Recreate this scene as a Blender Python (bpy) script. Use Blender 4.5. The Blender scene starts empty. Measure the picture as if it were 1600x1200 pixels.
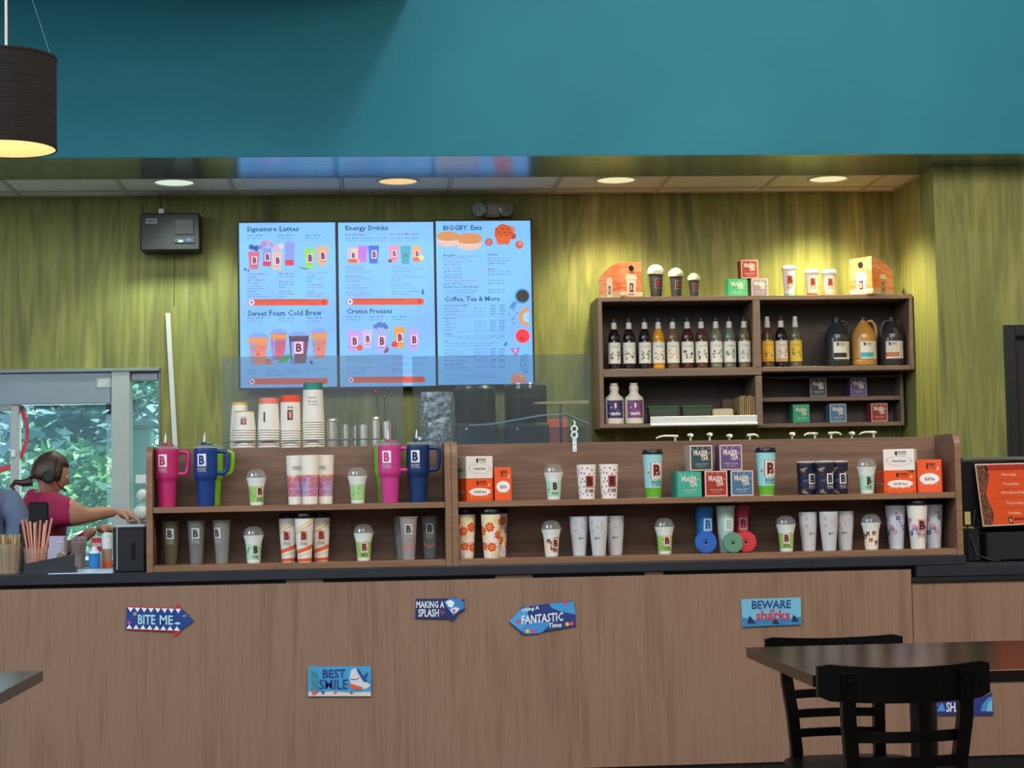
import bpy, math, random
from mathutils import Vector, Matrix
import numpy as np
random.seed(7)
PI = math.pi
SC = bpy.context.scene
COL = SC.collection
# ------------------------------------------------------------------ camera
F_PX, PITCH, YAW, ROLL, EYE = 2764.06, 0.060792, 0.075414, -0.01879, 1.22349
_cy, _sy, _cp, _sp = math.cos(YAW), math.sin(YAW), math.cos(PITCH), math.sin(PITCH)
_f = Vector((_sy*_cp, _cy*_cp, _sp)); _r = Vector((_cy, -_sy, 0)); _u = _r.cross(_f)
_cr, _sr = math.cos(ROLL), math.sin(ROLL)
RIGHT = _cr*_r + _sr*_u; UP = -_sr*_r + _cr*_u; FWD = _f
EYEP = Vector((0, 0, EYE))
cam_d = bpy.data.cameras.new('camera'); cam = bpy.data.objects.new('camera', cam_d); COL.objects.link(cam)
cam.matrix_world = Matrix(((RIGHT.x, UP.x, -FWD.x, 0), (RIGHT.y, UP.y, -FWD.y, 0), (RIGHT.z, UP.z, -FWD.z, EYE), (0, 0, 0, 1)))
cam_d.sensor_fit = 'HORIZONTAL'; cam_d.sensor_width = 36; cam_d.lens = F_PX/1600*36
cam_d.clip_start = .05; cam_d.clip_end = 200
SC.camera = cam
# ------------------------------------------------------------------ world, sun, large lights, exposure
SC.view_settings.view_transform = 'Standard'; SC.view_settings.look = 'None'
SC.view_settings.exposure = 0.0; SC.view_settings.gamma = 1.0; SC.view_settings.use_curve_mapping = False
w = bpy.data.worlds.new('sky'); SC.world = w; w.use_nodes = True
bg = w.node_tree.nodes['Background']; bg.inputs[0].default_value = (.60, .83, .95, 1); bg.inputs[1].default_value = 1.9


def lamp(name, kind, loc, aim, energy, color, **kw):
    d = bpy.data.lights.new(name, kind); d.energy = energy; d.color = color
    for k, v in kw.items():
        setattr(d, k, v)
    o = bpy.data.objects.new(name, d); COL.objects.link(o); o.location = loc
    o.rotation_euler = (Vector(aim)-Vector(loc)).to_track_quat('-Z', 'Y').to_euler()
    return o


lamp('sun', 'SUN', (-1, 14, 13), (-3.0, 24, 0), 13.0, (1, .97, .90), angle=.02)
# daylight through the dining room's big windows behind the camera, its warm ceiling glow, and two added unseen lamps
lamp('added_high_fill', 'AREA', (-.2, 1.8, 5.9), (.3, 7.6, .8), 210, (.95, .96, 1.0), shape='RECTANGLE', size=5.0, size_y=1.2)  # added high lamp; lets the soffit shade the top of the back wall
lamp('daylight_rear', 'AREA', (-1.0, -2.6, 4.3), (0, 8, 1.3), 150, (.88, .94, 1.0), shape='RECTANGLE', size=5.5, size_y=2.6)
lamp('daylight_side', 'AREA', (-5.2, 3.6, 3.9), (-1.0, 7.4, 0.9), 240, (.66, .83, 1.0), shape='RECTANGLE', size=3.0, size_y=2.2)
lamp('ceiling_glow_right', 'AREA', (3.4, 3.6, 4.4), (2.6, 7.4, 1.0), 130, (1, .84, .70), shape='RECTANGLE', size=1.6, size_y=1.2)
lamp('added_shadow_lamp', 'AREA', (1.35, 6.7, 6.25), (2.0, 9.1, 3.2), 60, (.84, .93, 1.0), shape='RECTANGLE', size=.5, size_y=.5)  # added lamp that throws the diagonal shadow edge onto the teal wall
lamp('window_daylight', 'AREA', (-2.3, 10.6, 1.5), (-.6, 8.0, 2.2), 22, (.75, .92, 1.0), shape='RECTANGLE', size=1.6, size_y=1.0)

# ------------------------------------------------------------------ pixel helpers (only used to read world positions at a known depth)


def ray(px, py):
    return FWD + RIGHT*((px-800)/F_PX) + UP*((600-py)/F_PX)


def at(px, py, Y):
    d = ray(px, py); p = EYEP + d*(Y/d.y)
    return p


def X(px, py, Y):
    return at(px, py, Y).x


def Z(px, py, Y):
    return at(px, py, Y).z


def lin(h):
    h = h.lstrip('#'); c = [int(h[i:i+2], 16)/255 for i in (0, 2, 4)]
    return tuple(x/12.92 if x <= .04045 else ((x+.055)/1.055)**2.4 for x in c) + (1,)


_mats = {}


def M(h, rough=.5, metal=0, emit=0, alpha=1, spec=.5, trans=0, coat=0):
    k = (h, rough, metal, emit, alpha, spec, trans, coat)
    if k in _mats:
        return _mats[k]
    m = bpy.data.materials.new('mat_'+h.strip('#')); m.use_nodes = True
    nt = m.node_tree; b = nt.nodes['Principled BSDF']
    c = lin(h)
    b.inputs['Base Color'].default_value = c; b.inputs['Roughness'].default_value = rough
    b.inputs['Metallic'].default_value = metal; b.inputs['Specular IOR Level'].default_value = spec
    b.inputs['Coat Weight'].default_value = coat
    if trans:
        b.inputs['Transmission Weight'].default_value = trans
    if alpha < 1:
        b.inputs['Alpha'].default_value = alpha
    if emit:
        b.inputs['Emission Color'].default_value = c; b.inputs['Emission Strength'].default_value = emit
        b.inputs['Base Color'].default_value = (.01, .01, .01, 1)
    elif alpha == 1 and not trans:
        # faint procedural tone variation on every surface
        n = nt.nodes.new('ShaderNodeTexNoise'); n.inputs['Scale'].default_value = 9
        tc = nt.nodes.new('ShaderNodeTexCoord'); nt.links.new(tc.outputs['Object'], n.inputs['Vector'])
        mx = nt.nodes.new('ShaderNodeMix'); mx.data_type = 'RGBA'
        mx.inputs[6].default_value = tuple(x*.94 for x in c[:3])+(1,); mx.inputs[7].default_value = tuple(min(1, x*1.06) for x in c[:3])+(1,)
        nt.links.new(n.outputs['Fac'], mx.inputs[0]); nt.links.new(mx.outputs[2], b.inputs['Base Color'])
    _mats[k] = m
    return m


def ramp_mat(name, scale, stops, rough=.5, noise=4, detail=4, bump=0, spec=.5, distort=0, second=None, metal=0, coords='Object'):
    """Noise stretched by `scale` through a colour ramp; second = (scale, strength) adds a finer layer."""
    m = bpy.data.materials.new(name); m.use_nodes = True; nt = m.node_tree; b = nt.nodes['Principled BSDF']
    tc = nt.nodes.new('ShaderNodeTexCoord'); mp = nt.nodes.new('ShaderNodeMapping'); mp.inputs['Scale'].default_value = scale
    nt.links.new(tc.outputs[coords], mp.inputs['Vector'])
    n = nt.nodes.new('ShaderNodeTexNoise'); n.inputs['Scale'].default_value = noise; n.inputs['Detail'].default_value = detail
    n.inputs['Distortion'].default_value = distort
    nt.links.new(mp.outputs[0], n.inputs['Vector'])
    fac = n.outputs['Fac']
    if second:
        mp2 = nt.nodes.new('ShaderNodeMapping'); mp2.inputs['Scale'].default_value = second[0]
        nt.links.new(tc.outputs[coords], mp2.inputs['Vector'])
        n2 = nt.nodes.new('ShaderNodeTexNoise'); n2.inputs['Scale'].default_value = 1; n2.inputs['Detail'].default_value = 3
        nt.links.new(mp2.outputs[0], n2.inputs['Vector'])
        mx = nt.nodes.new('ShaderNodeMix'); mx.inputs[0].default_value = second[1]
        nt.links.new(fac, mx.inputs[2]); nt.links.new(n2.outputs['Fac'], mx.inputs[3]); fac = mx.outputs[0]
    r = nt.nodes.new('ShaderNodeValToRGB'); el = r.color_ramp.elements
    while len(el) > 1:
        el.remove(el[-1])
    el[0].position = stops[0][0]; el[0].color = lin(stops[0][1])
    for p, c in stops[1:]:
        e = el.new(p); e.color = lin(c)
    nt.links.new(fac, r.inputs[0]); nt.links.new(r.outputs[0], b.inputs['Base Color'])
    b.inputs['Roughness'].default_value = rough; b.inputs['Specular IOR Level'].default_value = spec; b.inputs['Metallic'].default_value = metal
    if bump:
        bp = nt.nodes.new('ShaderNodeBump'); bp.inputs['Strength'].default_value = bump; bp.inputs['Distance'].default_value = .01
        nt.links.new(fac, bp.inputs['Height']); nt.links.new(bp.outputs[0], b.inputs['Normal'])
    return m


def glass_mat(name, tint='#dfe8ea', haze=.12, hazecol='#b8c4cc', rough=.03, gloss=.08, bump=0):
    """thin pane: mostly see-through, some mirror, a little pale diffuse haze"""
    m = bpy.data.materials.new(name); m.use_nodes = True; nt = m.node_tree; nt.nodes.clear()
    o = nt.nodes.new('ShaderNodeOutputMaterial'); t = nt.nodes.new('ShaderNodeBsdfTransparent'); t.inputs[0].default_value = lin(tint)
    g = nt.nodes.new('ShaderNodeBsdfGlossy'); g.inputs['Roughness'].default_value = rough; g.inputs[0].default_value = (1, 1, 1, 1)
    d = nt.nodes.new('ShaderNodeBsdfDiffuse'); d.inputs[0].default_value = lin(hazecol)
    a = nt.nodes.new('ShaderNodeMixShader'); a.inputs[0].default_value = gloss
    nt.links.new(t.outputs[0], a.inputs[1]); nt.links.new(g.outputs[0], a.inputs[2])
    c = nt.nodes.new('ShaderNodeMixShader'); c.inputs[0].default_value = haze
    nt.links.new(a.outputs[0], c.inputs[1]); nt.links.new(d.outputs[0], c.inputs[2])
    nt.links.new(c.outputs[0], o.inputs[0])
    if bump:
        n = nt.nodes.new('ShaderNodeTexNoise'); n.inputs['Scale'].default_value = 60
        tc = nt.nodes.new('ShaderNodeTexCoord'); nt.links.new(tc.outputs['Object'], n.inputs['Vector'])
        r = nt.nodes.new('ShaderNodeMapRange'); r.inputs[1].default_value = .45; r.inputs[2].default_value = .62; r.inputs[3].default_value = haze*.3; r.inputs[4].default_value = min(1, haze*2.2)
        nt.links.new(n.outputs['Fac'], r.inputs[0]); nt.links.new(r.outputs[0], c.inputs[0])
        bp = nt.nodes.new('ShaderNodeBump'); bp.inputs['Strength'].default_value = bump
        nt.links.new(n.outputs['Fac'], bp.inputs['Height']); nt.links.new(bp.outputs[0], g.inputs['Normal'])
    return m


# ------------------------------------------------------------------ materials
GREEN_WALL = ramp_mat('green_streaked_wallpaper', (3.8, 3.8, .42), [(.28, '#4c4e2c'), (.40, '#6b6b38'), (.48, '#888848'), (.54, '#74763d'), (.64, '#999552'), (.74, '#b5ad6d')],
                      .75, noise=1.1, detail=6, distort=1.6, second=((17, 17, .9), .34), bump=.3)
TEAL = ramp_mat('teal_paint', (1, 1, 1), [(.3, '#23717f'), (.7, '#287a89')], .62, noise=1.2, spec=.25)
TEAL_GLOSS = ramp_mat('brushed_soffit_metal', (1, 40, 40), [(.3, '#8899a6'), (.7, '#a6b4be')], .22, noise=1.5, spec=.7, metal=.9)
WOOD_V = ramp_mat('wood_laminate_vertical', (9, 9, .9), [(.25, '#745846'), (.42, '#80634f'), (.55, '#8d705c'), (.72, '#7a5d49')], .5, noise=1.0, detail=6, distort=1.1, second=((110, 110, 2.2), .42))
WOOD_H = ramp_mat('wood_laminate_horizontal', (.9, 7, 9), [(.25, '#583f32'), (.45, '#6d5140'), (.58, '#7c5f4b'), (.75, '#624839')], .5, noise=1.4, detail=6, distort=1.3, second=((3, 60, 90), .35))
WOOD_EDGE = ramp_mat('wood_laminate_edge', (1.5, 20, 20), [(.3, '#78593f'), (.7, '#8c6a50')], .45, noise=2)
WOOD_DARK = ramp_mat('dark_wood_laminate', (9, 9, 1.2), [(.3, '#3d322e'), (.7, '#4b3e39')], .6, noise=1.5, detail=5)
WOOD_SHELF = ramp_mat('grey_brown_wood_edge', (1.2, 14, 14), [(.3, '#6b5546'), (.7, '#7b6453')], .5, noise=2)
CTOP = ramp_mat('black_laminate', (1, 1, 1), [(.3, '#22262d'), (.7, '#282c34')], .42, noise=30, spec=.4)
BLACK = M('#0c0c0e', .5); BLACKG = M('#0b0b0d', .25); SATIN = M('#15130f', .35)
CHAIRM = ramp_mat('black_stained_wood', (8, 8, 2), [(.3, '#040303'), (.7, '#090706')], .36, noise=3, spec=.22)
TABLEM = ramp_mat('dark_table_veneer', (1.5, 14, 4), [(.3, '#15110d'), (.7, '#241c15')], .2, noise=3, detail=5)
TILE = ramp_mat('ceiling_tile', (1, 1, 1), [(.3, '#cfcbc1'), (.7, '#dedad0')], .9, noise=80, bump=.2)
GRID = M('#b0aca0', .6); WHITE = M('#e6e4de', .5); WHITEP = M('#dcdcd6', .35); CREAM = M('#e9dfc9', .5)
STEEL = M('#e6e6e2', .32, 1); ALU = M('#aab0b4', .38, .6); GREYF = M('#9aa0a0', .45)
REDB = M('#7e1717', .5); REDL = M('#dd5f4c', .5); DARK = M('#1a1a1c', .5); NAVY = M('#1b2140', .4)
ORANGE = M('#ec4f1c', .45); LETTER = M('#2c2422', .5); PRINTW = M('#eeeae4', .5)
CLEAR = glass_mat('clear_plastic', '#f4f6f4', .07, '#ffffff', .12, .10)
CLEARCUP = glass_mat('frosted_cup_plastic', '#e2e3e1', .20, '#d8d8d4', .25, .04)
GUARD = glass_mat('sneeze_guard_acrylic', '#dce2e4', .07, '#c4ccd2', .3, .02)  # pale haze stands in for the room reflected in the panel
GUARD_B = glass_mat('sneeze_guard_acrylic_faint_haze', '#dce4e6', .035, '#c4ccd2', .3, .015)  # same acrylic with less of the reflection haze
PANE = glass_mat('window_glass', '#e6f2f0', .14, '#b9e4f4', .02, .05)  # pale blue haze stands in for reflections on the panes
CRINKLE = glass_mat('crinkled_clear_plastic', '#c9cdd4', .28, '#c4ccd8', .2, .12, bump=.8)


# ------------------------------------------------------------------ mesh builder
class G:
    def __init__(s):
        s.v = []; s.f = []; s.m = []; s.sm = []; s.mats = []

    def mi(s, mat):
        if mat not in s.mats:
            s.mats.append(mat)
        return s.mats.index(mat)

    def add(s, vs, fs, mat, smooth=False):
        o = len(s.v); s.v += [tuple(p) for p in vs]; i = s.mi(mat)
        for f in fs:
            s.f.append([o+k for k in f]); s.m.append(i); s.sm.append(smooth)
        return s

    def box(s, x0, x1, y0, y1, z0, z1, mat, bev=0):
        if bev <= 0:
            vs = [(x, y, z) for z in (z0, z1) for y in (y0, y1) for x in (x0, x1)]
            return s.add(vs, [(0, 2, 3, 1), (4, 5, 7, 6), (0, 1, 5, 4), (2, 6, 7, 3), (0, 4, 6, 2), (1, 3, 7, 5)], mat)
        # chamfered box: 24 vertices
        b = min(bev, abs(x1-x0)*.49, abs(y1-y0)*.49, abs(z1-z0)*.49)
        import itertools
        vs = []; idx = {}
        for sx, sy, sz in itertools.product((0, 1), repeat=3):
            c = (x1 if sx else x0, y1 if sy else y0, z1 if sz else z0)
            for a in range(3):
                p = list(c)
                for k, sg in enumerate((sx, sy, sz)):
                    if k != a:
                        p[k] += -b if sg else b
                idx[(sx, sy, sz, a)] = len(vs); vs.append(p)
        fs = []
        for a in range(3):
            k1, k2 = [(1, 2), (2, 0), (0, 1)][a]
            for sg in (0, 1):
                q = []
                for u, v2 in ((0, 0), (1, 0), (1, 1), (0, 1)):
                    c = [0, 0, 0]; c[a] = sg; c[k1] = u; c[k2] = v2; q.append(idx[(*c, a)])
                fs.append(q if sg else q[::-1])
            for u in (0, 1):
                for v2 in (0, 1):
                    c0 = [0, 0, 0]; c1 = [0, 0, 0]; c0[a] = 0; c1[a] = 1
                    c0[k1] = c1[k1] = u; c0[k2] = c1[k2] = v2
                    q = [idx[(*c0, k1)], idx[(*c1, k1)], idx[(*c1, k2)], idx[(*c0, k2)]]
                    fs.append(q if (u ^ v2) else q[::-1])
        for sx, sy, sz in itertools.product((0, 1), repeat=3):
            q = [idx[(sx, sy, sz, a)] for a in range(3)]
            fs.append(q if (sx+sy+sz) % 2 else q[::-1])
        return s.add(vs, fs, mat)

    def lathe(s, prof, mats, seg=24, cx=0, cy=0, a0=0, a1=2*PI, sx=1, sy=1, smooth=True):
        full = abs(a1-a0-2*PI) < 1e-6
        n = seg if full else seg+1
        rows = []
        for (r, z) in prof:
            rows.append([(cx+sx*r*math.sin(a0+(a1-a0)*k/seg), cy-sy*r*math.cos(a0+(a1-a0)*k/seg), z) for k in range(n)])
        for j in range(len(prof)-1):
            m = mats[j] if isinstance(mats, (list, tuple)) else mats
            if m is None:
                continue
            fs = []
            for k in range(seg):
                k2 = (k+1) % n
                fs.append((k, k2, n+k2, n+k))
            s.add(rows[j]+rows[j+1], fs, m, smooth)
        return s

    def tube(s, pts, r, mat, seg=8, caps=True, flat=1.0):
        pts = [Vector(p) for p in pts]; rs = r if isinstance(r, (list, tuple)) else [r]*len(pts)
        vs = []; prev = None
        for i, p in enumerate(pts):
            t = (pts[min(i+1, len(pts)-1)]-pts[max(i-1, 0)]).normalized()
            if prev is None:
                a = Vector((0, 1, 0)) if abs(t.y) < .9 else Vector((1, 0, 0))
            else:
                a = prev
            n = (a - t*a.dot(t)).normalized(); prev = n; b = t.cross(n)
            for k in range(seg):
                an = 2*PI*k/seg+PI/seg
                vs.append(p + n*(math.cos(an)*rs[i]) + b*(math.sin(an)*rs[i]*flat))
        fs = []
        for i in range(len(pts)-1):
            for k in range(seg):
                k2 = (k+1) % seg; fs.append((i*seg+k, i*seg+k2, (i+1)*seg+k2, (i+1)*seg+k))
        s.add(vs, fs, mat, seg > 4)
        if caps:
            L = len(pts)-1
            s.add([vs[k] for k in range(seg)], [tuple(reversed(range(seg)))], mat); s.add([vs[L*seg+k] for k in range(seg)], [tuple(range(seg))], mat)
        return s

    def prism(s, pts, y0, y1, mat, side=None):
        """outline in x,z extruded along y"""
        n = len(pts)
        a = [(x, y0, z) for x, z in pts]; b = [(x, y1, z) for x, z in pts]
        area = sum(pts[i][0]*pts[(i+1) % n][1]-pts[(i+1) % n][0]*pts[i][1] for i in range(n))
        if area < 0:
            a.reverse(); b.reverse()
        s.add(a, [tuple(range(n))], mat); s.add(b, [tuple(reversed(range(n)))], mat)
        s.add(a+b, [(i, n+i, n+(i+1) % n, (i+1) % n) for i in range(n)], side or mat)
        return s

    def poly(s, pts, mapf, mat, layer=1):
        s.add([mapf(x, z, layer) for x, z in pts], [tuple(range(len(pts)))], mat)
        return s

    def fan(s, pts, mapf, mat, layer=1):
        cx = sum(p[0] for p in pts)/len(pts); cz = sum(p[1] for p in pts)/len(pts); n = len(pts)
        mid = [((p[0]+cx)/2, (p[1]+cz)/2) for p in pts]
        vs = [mapf(cx, cz, layer)]+[mapf(*p, layer) for p in mid]+[mapf(*p, layer) for p in pts]
        fs = [(0, 1+i, 1+(i+1) % n) for i in range(n)]+[(1+i, 1+n+i, 1+n+(i+1) % n, 1+(i+1) % n) for i in range(n)]
        s.add(vs, fs, mat); return s

    def rect(s, x0, x1, z0, z1, mapf, mat, layer=1, nu=1, nv=1):
        vs = [mapf(x0+(x1-x0)*i/nu, z0+(z1-z0)*j/nv, layer) for j in range(nv+1) for i in range(nu+1)]
        fs = [(j*(nu+1)+i, j*(nu+1)+i+1, (j+1)*(nu+1)+i+1, (j+1)*(nu+1)+i) for j in range(nv) for i in range(nu)]
        s.add(vs, fs, mat); return s

    def text(s, string, x0, x1, z0, z1, mapf, mat, bold=.0, layer=2):
        vs, fs = text_mesh(string, bold)
        s.add([mapf(x0+(x1-x0)*u, z0+(z1-z0)*v, layer) for u, v in vs], fs, mat); return s

    def build(s, name, parent=None, loc=(0, 0, 0), rz=0, label=None, cat=None, group=None, kind=None, mod=None):
        me = bpy.data.meshes.new(name); me.from_pydata(s.v, [], s.f)
        for m in s.mats:
            me.materials.append(m)
        me.polygons.foreach_set('material_index', s.m); me.polygons.foreach_set('use_smooth', s.sm); me.update()
        o = bpy.data.objects.new(name, me); COL.objects.link(o); o.location = loc; o.rotation_euler = (0, 0, rz)
        if parent is not None:
            o.parent = parent
        tag(o, label, cat, group, kind)
        LAST[0] = o
        return o


_txt = {}
LAST = [None]


def text_mesh(string, bold=0):
    k = (string, bold)
    if k in _txt:
        return _txt[k]
    c = bpy.data.curves.new('t', 'FONT'); c.body = string; c.resolution_u = 1 if len(string) > 7 else 2; c.offset = bold; c.fill_mode = 'FRONT'
    o = bpy.data.objects.new('t', c); me = o.to_mesh()
    vs = [(v.co.x, v.co.y) for v in me.vertices]; fs = [tuple(p.vertices) for p in me.polygons]
    o.to_mesh_clear(); bpy.data.objects.remove(o); bpy.data.curves.remove(c)
    if not vs:
        return [], []
    a = np.array(vs); lo = a.min(0); hi = a.max(0); a = (a-lo)/(hi-lo)
    _txt[k] = ([tuple(p) for p in a], fs)
    return _txt[k]


def tag(o, label=None, cat=None, group=None, kind=None):
    if label:
        o['label'] = label
    if cat:
        o['category'] = cat
    if group:
        o['group'] = group
    if kind:
        o['kind'] = kind
    return o


def empty(name, loc=(0, 0, 0), rz=0, label=None, cat=None, group=None, kind=None):
    o = bpy.data.objects.new(name, None); COL.objects.link(o); o.location = loc; o.rotation_euler = (0, 0, rz)
    o.empty_display_size = .02
    return tag(o, label, cat, group, kind)


def dup(root, loc, rz=0, label=None, group=None, scale=None):
    r = root.copy(); COL.objects.link(r); r.location = loc; r.rotation_euler = (0, 0, rz)
    if scale:
        r.scale = scale
    if label:
        r['label'] = label
    if group:
        r['group'] = group
    for ch in list(root.children):
        c = ch.copy(); COL.objects.link(c); c.parent = r
        for g in ch.children:
            d = g.copy(); COL.objects.link(d); d.parent = c
    return r


def flat(y, ox=0, oz=0, rot=0, step=.0006):
    """map (x,z) onto a plane facing the camera side (-Y) at depth y"""
    c, s_ = math.cos(rot), math.sin(rot)
    return lambda x, z, l=1: (ox+x*c-z*s_, y-step*l, oz+x*s_+z*c)


def prof_r(prof):
    zs = [p[1] for p in prof]; rs = [p[0] for p in prof]
    return lambda z: float(np.interp(z, zs, rs))


def wrap(rf, t0=0, step=.0006):
    """map (u,v) around a turned body: u = arc length from the front, v = height"""
    def f(u, v, l=1):
        r = rf(v); t = t0+u/max(r, .01)
        return ((r+step*l)*math.sin(t), -(r+step*l)*math.cos(t), v)
    return f


def blob(cx, cz, r, n=10, k=0, amp=.0, rot=0, sx=1, sz=1):
    return [(cx+sx*r*(1+amp*math.cos(k*(2*PI*i/n)+rot))*math.cos(2*PI*i/n), cz+sz*r*(1+amp*math.cos(k*(2*PI*i/n)+rot))*math.sin(2*PI*i/n)) for i in range(n)]


def emblem(g, f, cx, cz, h, box=None, letter=REDB, frame=None, words=None, wmat=None):
    """upright rectangle with a narrow bold B, and two lines of small capitals below"""
    h = h*1.14; w2 = h*.36
    if frame:
        g.rect(cx-w2-h*.05, cx+w2+h*.05, cz-h*.55, cz+h*.55, f, frame, 1, 3)
    if box:
        g.rect(cx-w2, cx+w2, cz-h*.5, cz+h*.5, f, box, 2, 3)
    g.text('B', cx-h*.23, cx+h*.23, cz-h*.39, cz+h*.39, f, letter, .05, 3)
    if words is not None:
        g.text('BIGGBY', cx-w2, cx+w2, cz-h*.78, cz-h*.62, f, wmat or LETTER, .01, 3)
        g.text('COFFEE', cx-w2, cx+w2, cz-h*.96, cz-h*.83, f, wmat or LETTER, 0, 3)


# ================================================================== ROOM SHELL
YW = 10.2            # back wall
ZC = 2.96            # ceiling over the work area
XR = 3.06            # side return wall
YF = 9.45            # wall with the door
CT = .927            # countertop height


def wall(name, x0, x1, y0, y1, z0, z1, mat, kind='structure'):
    return G().box(x0, x1, y0, y1, z0, z1, mat).build(name, kind=kind)


wx0, wx1 = -3.2, X(251, 577, YW)            # drive-through window opening in the back wall
wz1 = 1.965; wz0 = .80
g = G()
g.box(wx1, XR+.2, YW, YW+.2, 0, 3.3, GREEN_WALL); g.box(wx0, wx1, YW, YW+.2, wz1, 3.3, GREEN_WALL); g.box(wx0, wx1, YW, YW+.2, 0, wz0, GREEN_WALL)
g.box(-6, wx0, YW, YW+.2, 0, 3.3, GREEN_WALL); g.build('wall_back', kind='structure')
g = G().box(XR, XR+.1, YF+.1, YW, 0, 3.3, GREEN_WALL); g.build('wall_right', kind='structure')
dx0 = X(1567, 507, YF); dx1 = dx0+.95; dz = 2.085
g = G().box(XR, dx0, YF, YF+.1, 0, 3.3, GREEN_WALL); g.box(dx0, dx1, YF, YF+.1, dz, 3.3, GREEN_WALL); g.box(dx1, 6.2, YF, YF+.1, 0, 3.3, GREEN_WALL)
g.build('wall_front', kind='structure')
# black door with frame and a raised panel
FR = M('#17161a', .45)
g = G().box(dx0, dx0+.065, YF-.02, YF+.08, 0, dz, FR, .006); g.box(dx1-.065, dx1, YF-.02, YF+.08, 0, dz, FR, .006); g.box(dx0+.065, dx1-.065, YF-.02, YF+.08, dz-.065, dz, FR, .006)
door = g.build('door_1', kind='structure')
DL = ramp_mat('dark_door_paint', (6, 6, 1), [(.3, '#141317'), (.7, '#1d1a1e')], .5)
g = G().box(dx0+.067, dx1-.067, YF+.03, YF+.07, 0.01, dz-.067, DL)
for za, zb in ((.12, .9), (1.02, 1.9)):
    g.box(dx0+.18, dx1-.18, YF+.015, YF+.032, za, zb, DL, .01)
g.build('door_leaf', door)
G().tube([(dx0+.12, YF+.03, 1.0), (dx0+.12, YF-.03, 1.0), (dx0+.24, YF-.03, 1.0)], .01, STEEL).build('door_handle', door)
# teal upper wall, glossy soffit underside
wall('wall_upper', -6, 6.2, 9.17, 9.30, ZC+.026, 6.5, TEAL)
g = G(); a_ = [(-6, 9.17, ZC+.022), (6.2, 9.17, ZC+.022), (6.2, 9.635, ZC-.006), (-6, 9.635, ZC-.006)]; b_ = [(x, y, ZC+.025) for x, y, z in a_]
g.add(a_, [(3, 2, 1, 0)], TEAL_GLOSS); g.add(a_+b_, [(0, 1, 5, 4), (1, 2, 6, 5), (2, 3, 7, 6), (3, 0, 4, 7), (4, 5, 6, 7)], TEAL); g.build('trim_1', kind='structure')
wall('wall_soffit_back', -6, XR+.1, 9.6, 9.63, ZC+.033, 3.3, WHITE)
# dining room around the camera
wall('floor', -6, 6.2, -3.2, YW+.2, -.1, 0, ramp_mat('floor_tile', (1, 1, 1), [(.3, '#5b5048'), (.7, '#6b5f55')], .4))
wall('wall_left', -6.1, -6, -3.2, YW+.2, 0, 6.6, M('#b9b2a4', .8))
wall('wall_side', 6.2, 6.3, -3.2, YF, 0, 6.6, M('#b9b2a4', .8))
wall('wall_rear', -6, 6.2, -3.3, -3.2, 0, 6.6, M('#b9b2a4', .8))
wall('unseen_shadow_box', -6, .20, 6.9, 9.17, 3.85, 4.6, TEAL)  # unseen box added to cast the diagonal shadow on the teal wall
wall('ceiling_dining', -6, 6.2, -3.2, 9.3, 6.5, 6.6, M('#cfcac0', .9))
wall('ceiling_slab', -6, 6.2, 9.3, YW+.2, 3.3, 3.4, M('#55524c', .9))
# tiled ceiling over the work area
ceil = empty('ceiling', kind='structure')
gx = [-2.02+.6096*k for k in range(-4, 9)]; gyb = [9.435, 10.04]
tile_me = None
DLX = [X(271, 286, 9.74), X(622, 286, 9.74), X(964, 281, 9.74), X(1297, 279, 9.74)]
for i in range(len(gx)):
    xa = gx[i]+.014; xb = (gx[i+1] if i+1 < len(gx) else XR)-.014
    if i == len(gx)-1:
        xb = XR-.02
    for ya, yb in ((9.64, gyb[1]-.012), (gyb[1]+.012, YW-.012)):
        hole = [d for d in DLX if xa < d < xb and ya < 9.74 < yb]
        gg = G()
        if hole:
            d = hole[0]; R_ = .112; n = 24; cyy = 9.78
            angs = sorted([2*PI*k/n for k in range(n)]+[math.atan2(cy2-cyy, cx2-d) % (2*PI) for cx2 in (xa, xb) for cy2 in (ya, yb)]); n = len(angs)
            ring = [(d+R_*math.cos(t), cyy+R_*math.sin(t)) for t in angs]
            out = []
            for k in range(n):
                c_, s_ = math.cos(angs[k]), math.sin(angs[k])
                tx = ((xb-d) if c_ > 0 else (xa-d))/c_ if abs(c_) > 1e-6 else 1e9
                ty = ((yb-cyy) if s_ > 0 else (ya-cyy))/s_ if abs(s_) > 1e-6 else 1e9
                t = min(tx, ty); out.append((d+t*c_, cyy+t*s_))
            gg.add([(a, b, ZC) for a, b in ring]+[(a, b, ZC) for a, b in out], [(k, n+k, n+(k+1) % n, (k+1) % n) for k in range(n)], TILE)
            gg.add([(a, b, ZC) for a, b in ring]+[(a, b, ZC+.015) for a, b in ring], [(k, (k+1) % n, n+(k+1) % n, n+k) for k in range(n)], TILE)
        else:
            gg.box(xa, xb, ya, yb, ZC, ZC+.012, TILE)
        gg.build('ceiling_tile', ceil)
for i in range(len(gx)):
    G().box(gx[i]-.012, gx[i]+.012, 9.64, YW, ZC-.004, ZC+.02, GRID).build('grid_runner', ceil)
G().box(-6, XR, gyb[1]-.012, gyb[1]+.012, ZC-.003, ZC+.02, GRID).build('grid_runner', ceil)
G().box(-6, XR, YW-.022, YW, ZC-.005, ZC+.02, GRID).build('edge_angle', ceil)
G().box(XR-.02, XR, 9.64, YW-.022, ZC-.005, ZC+.02, GRID).build('edge_angle', ceil)

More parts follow.
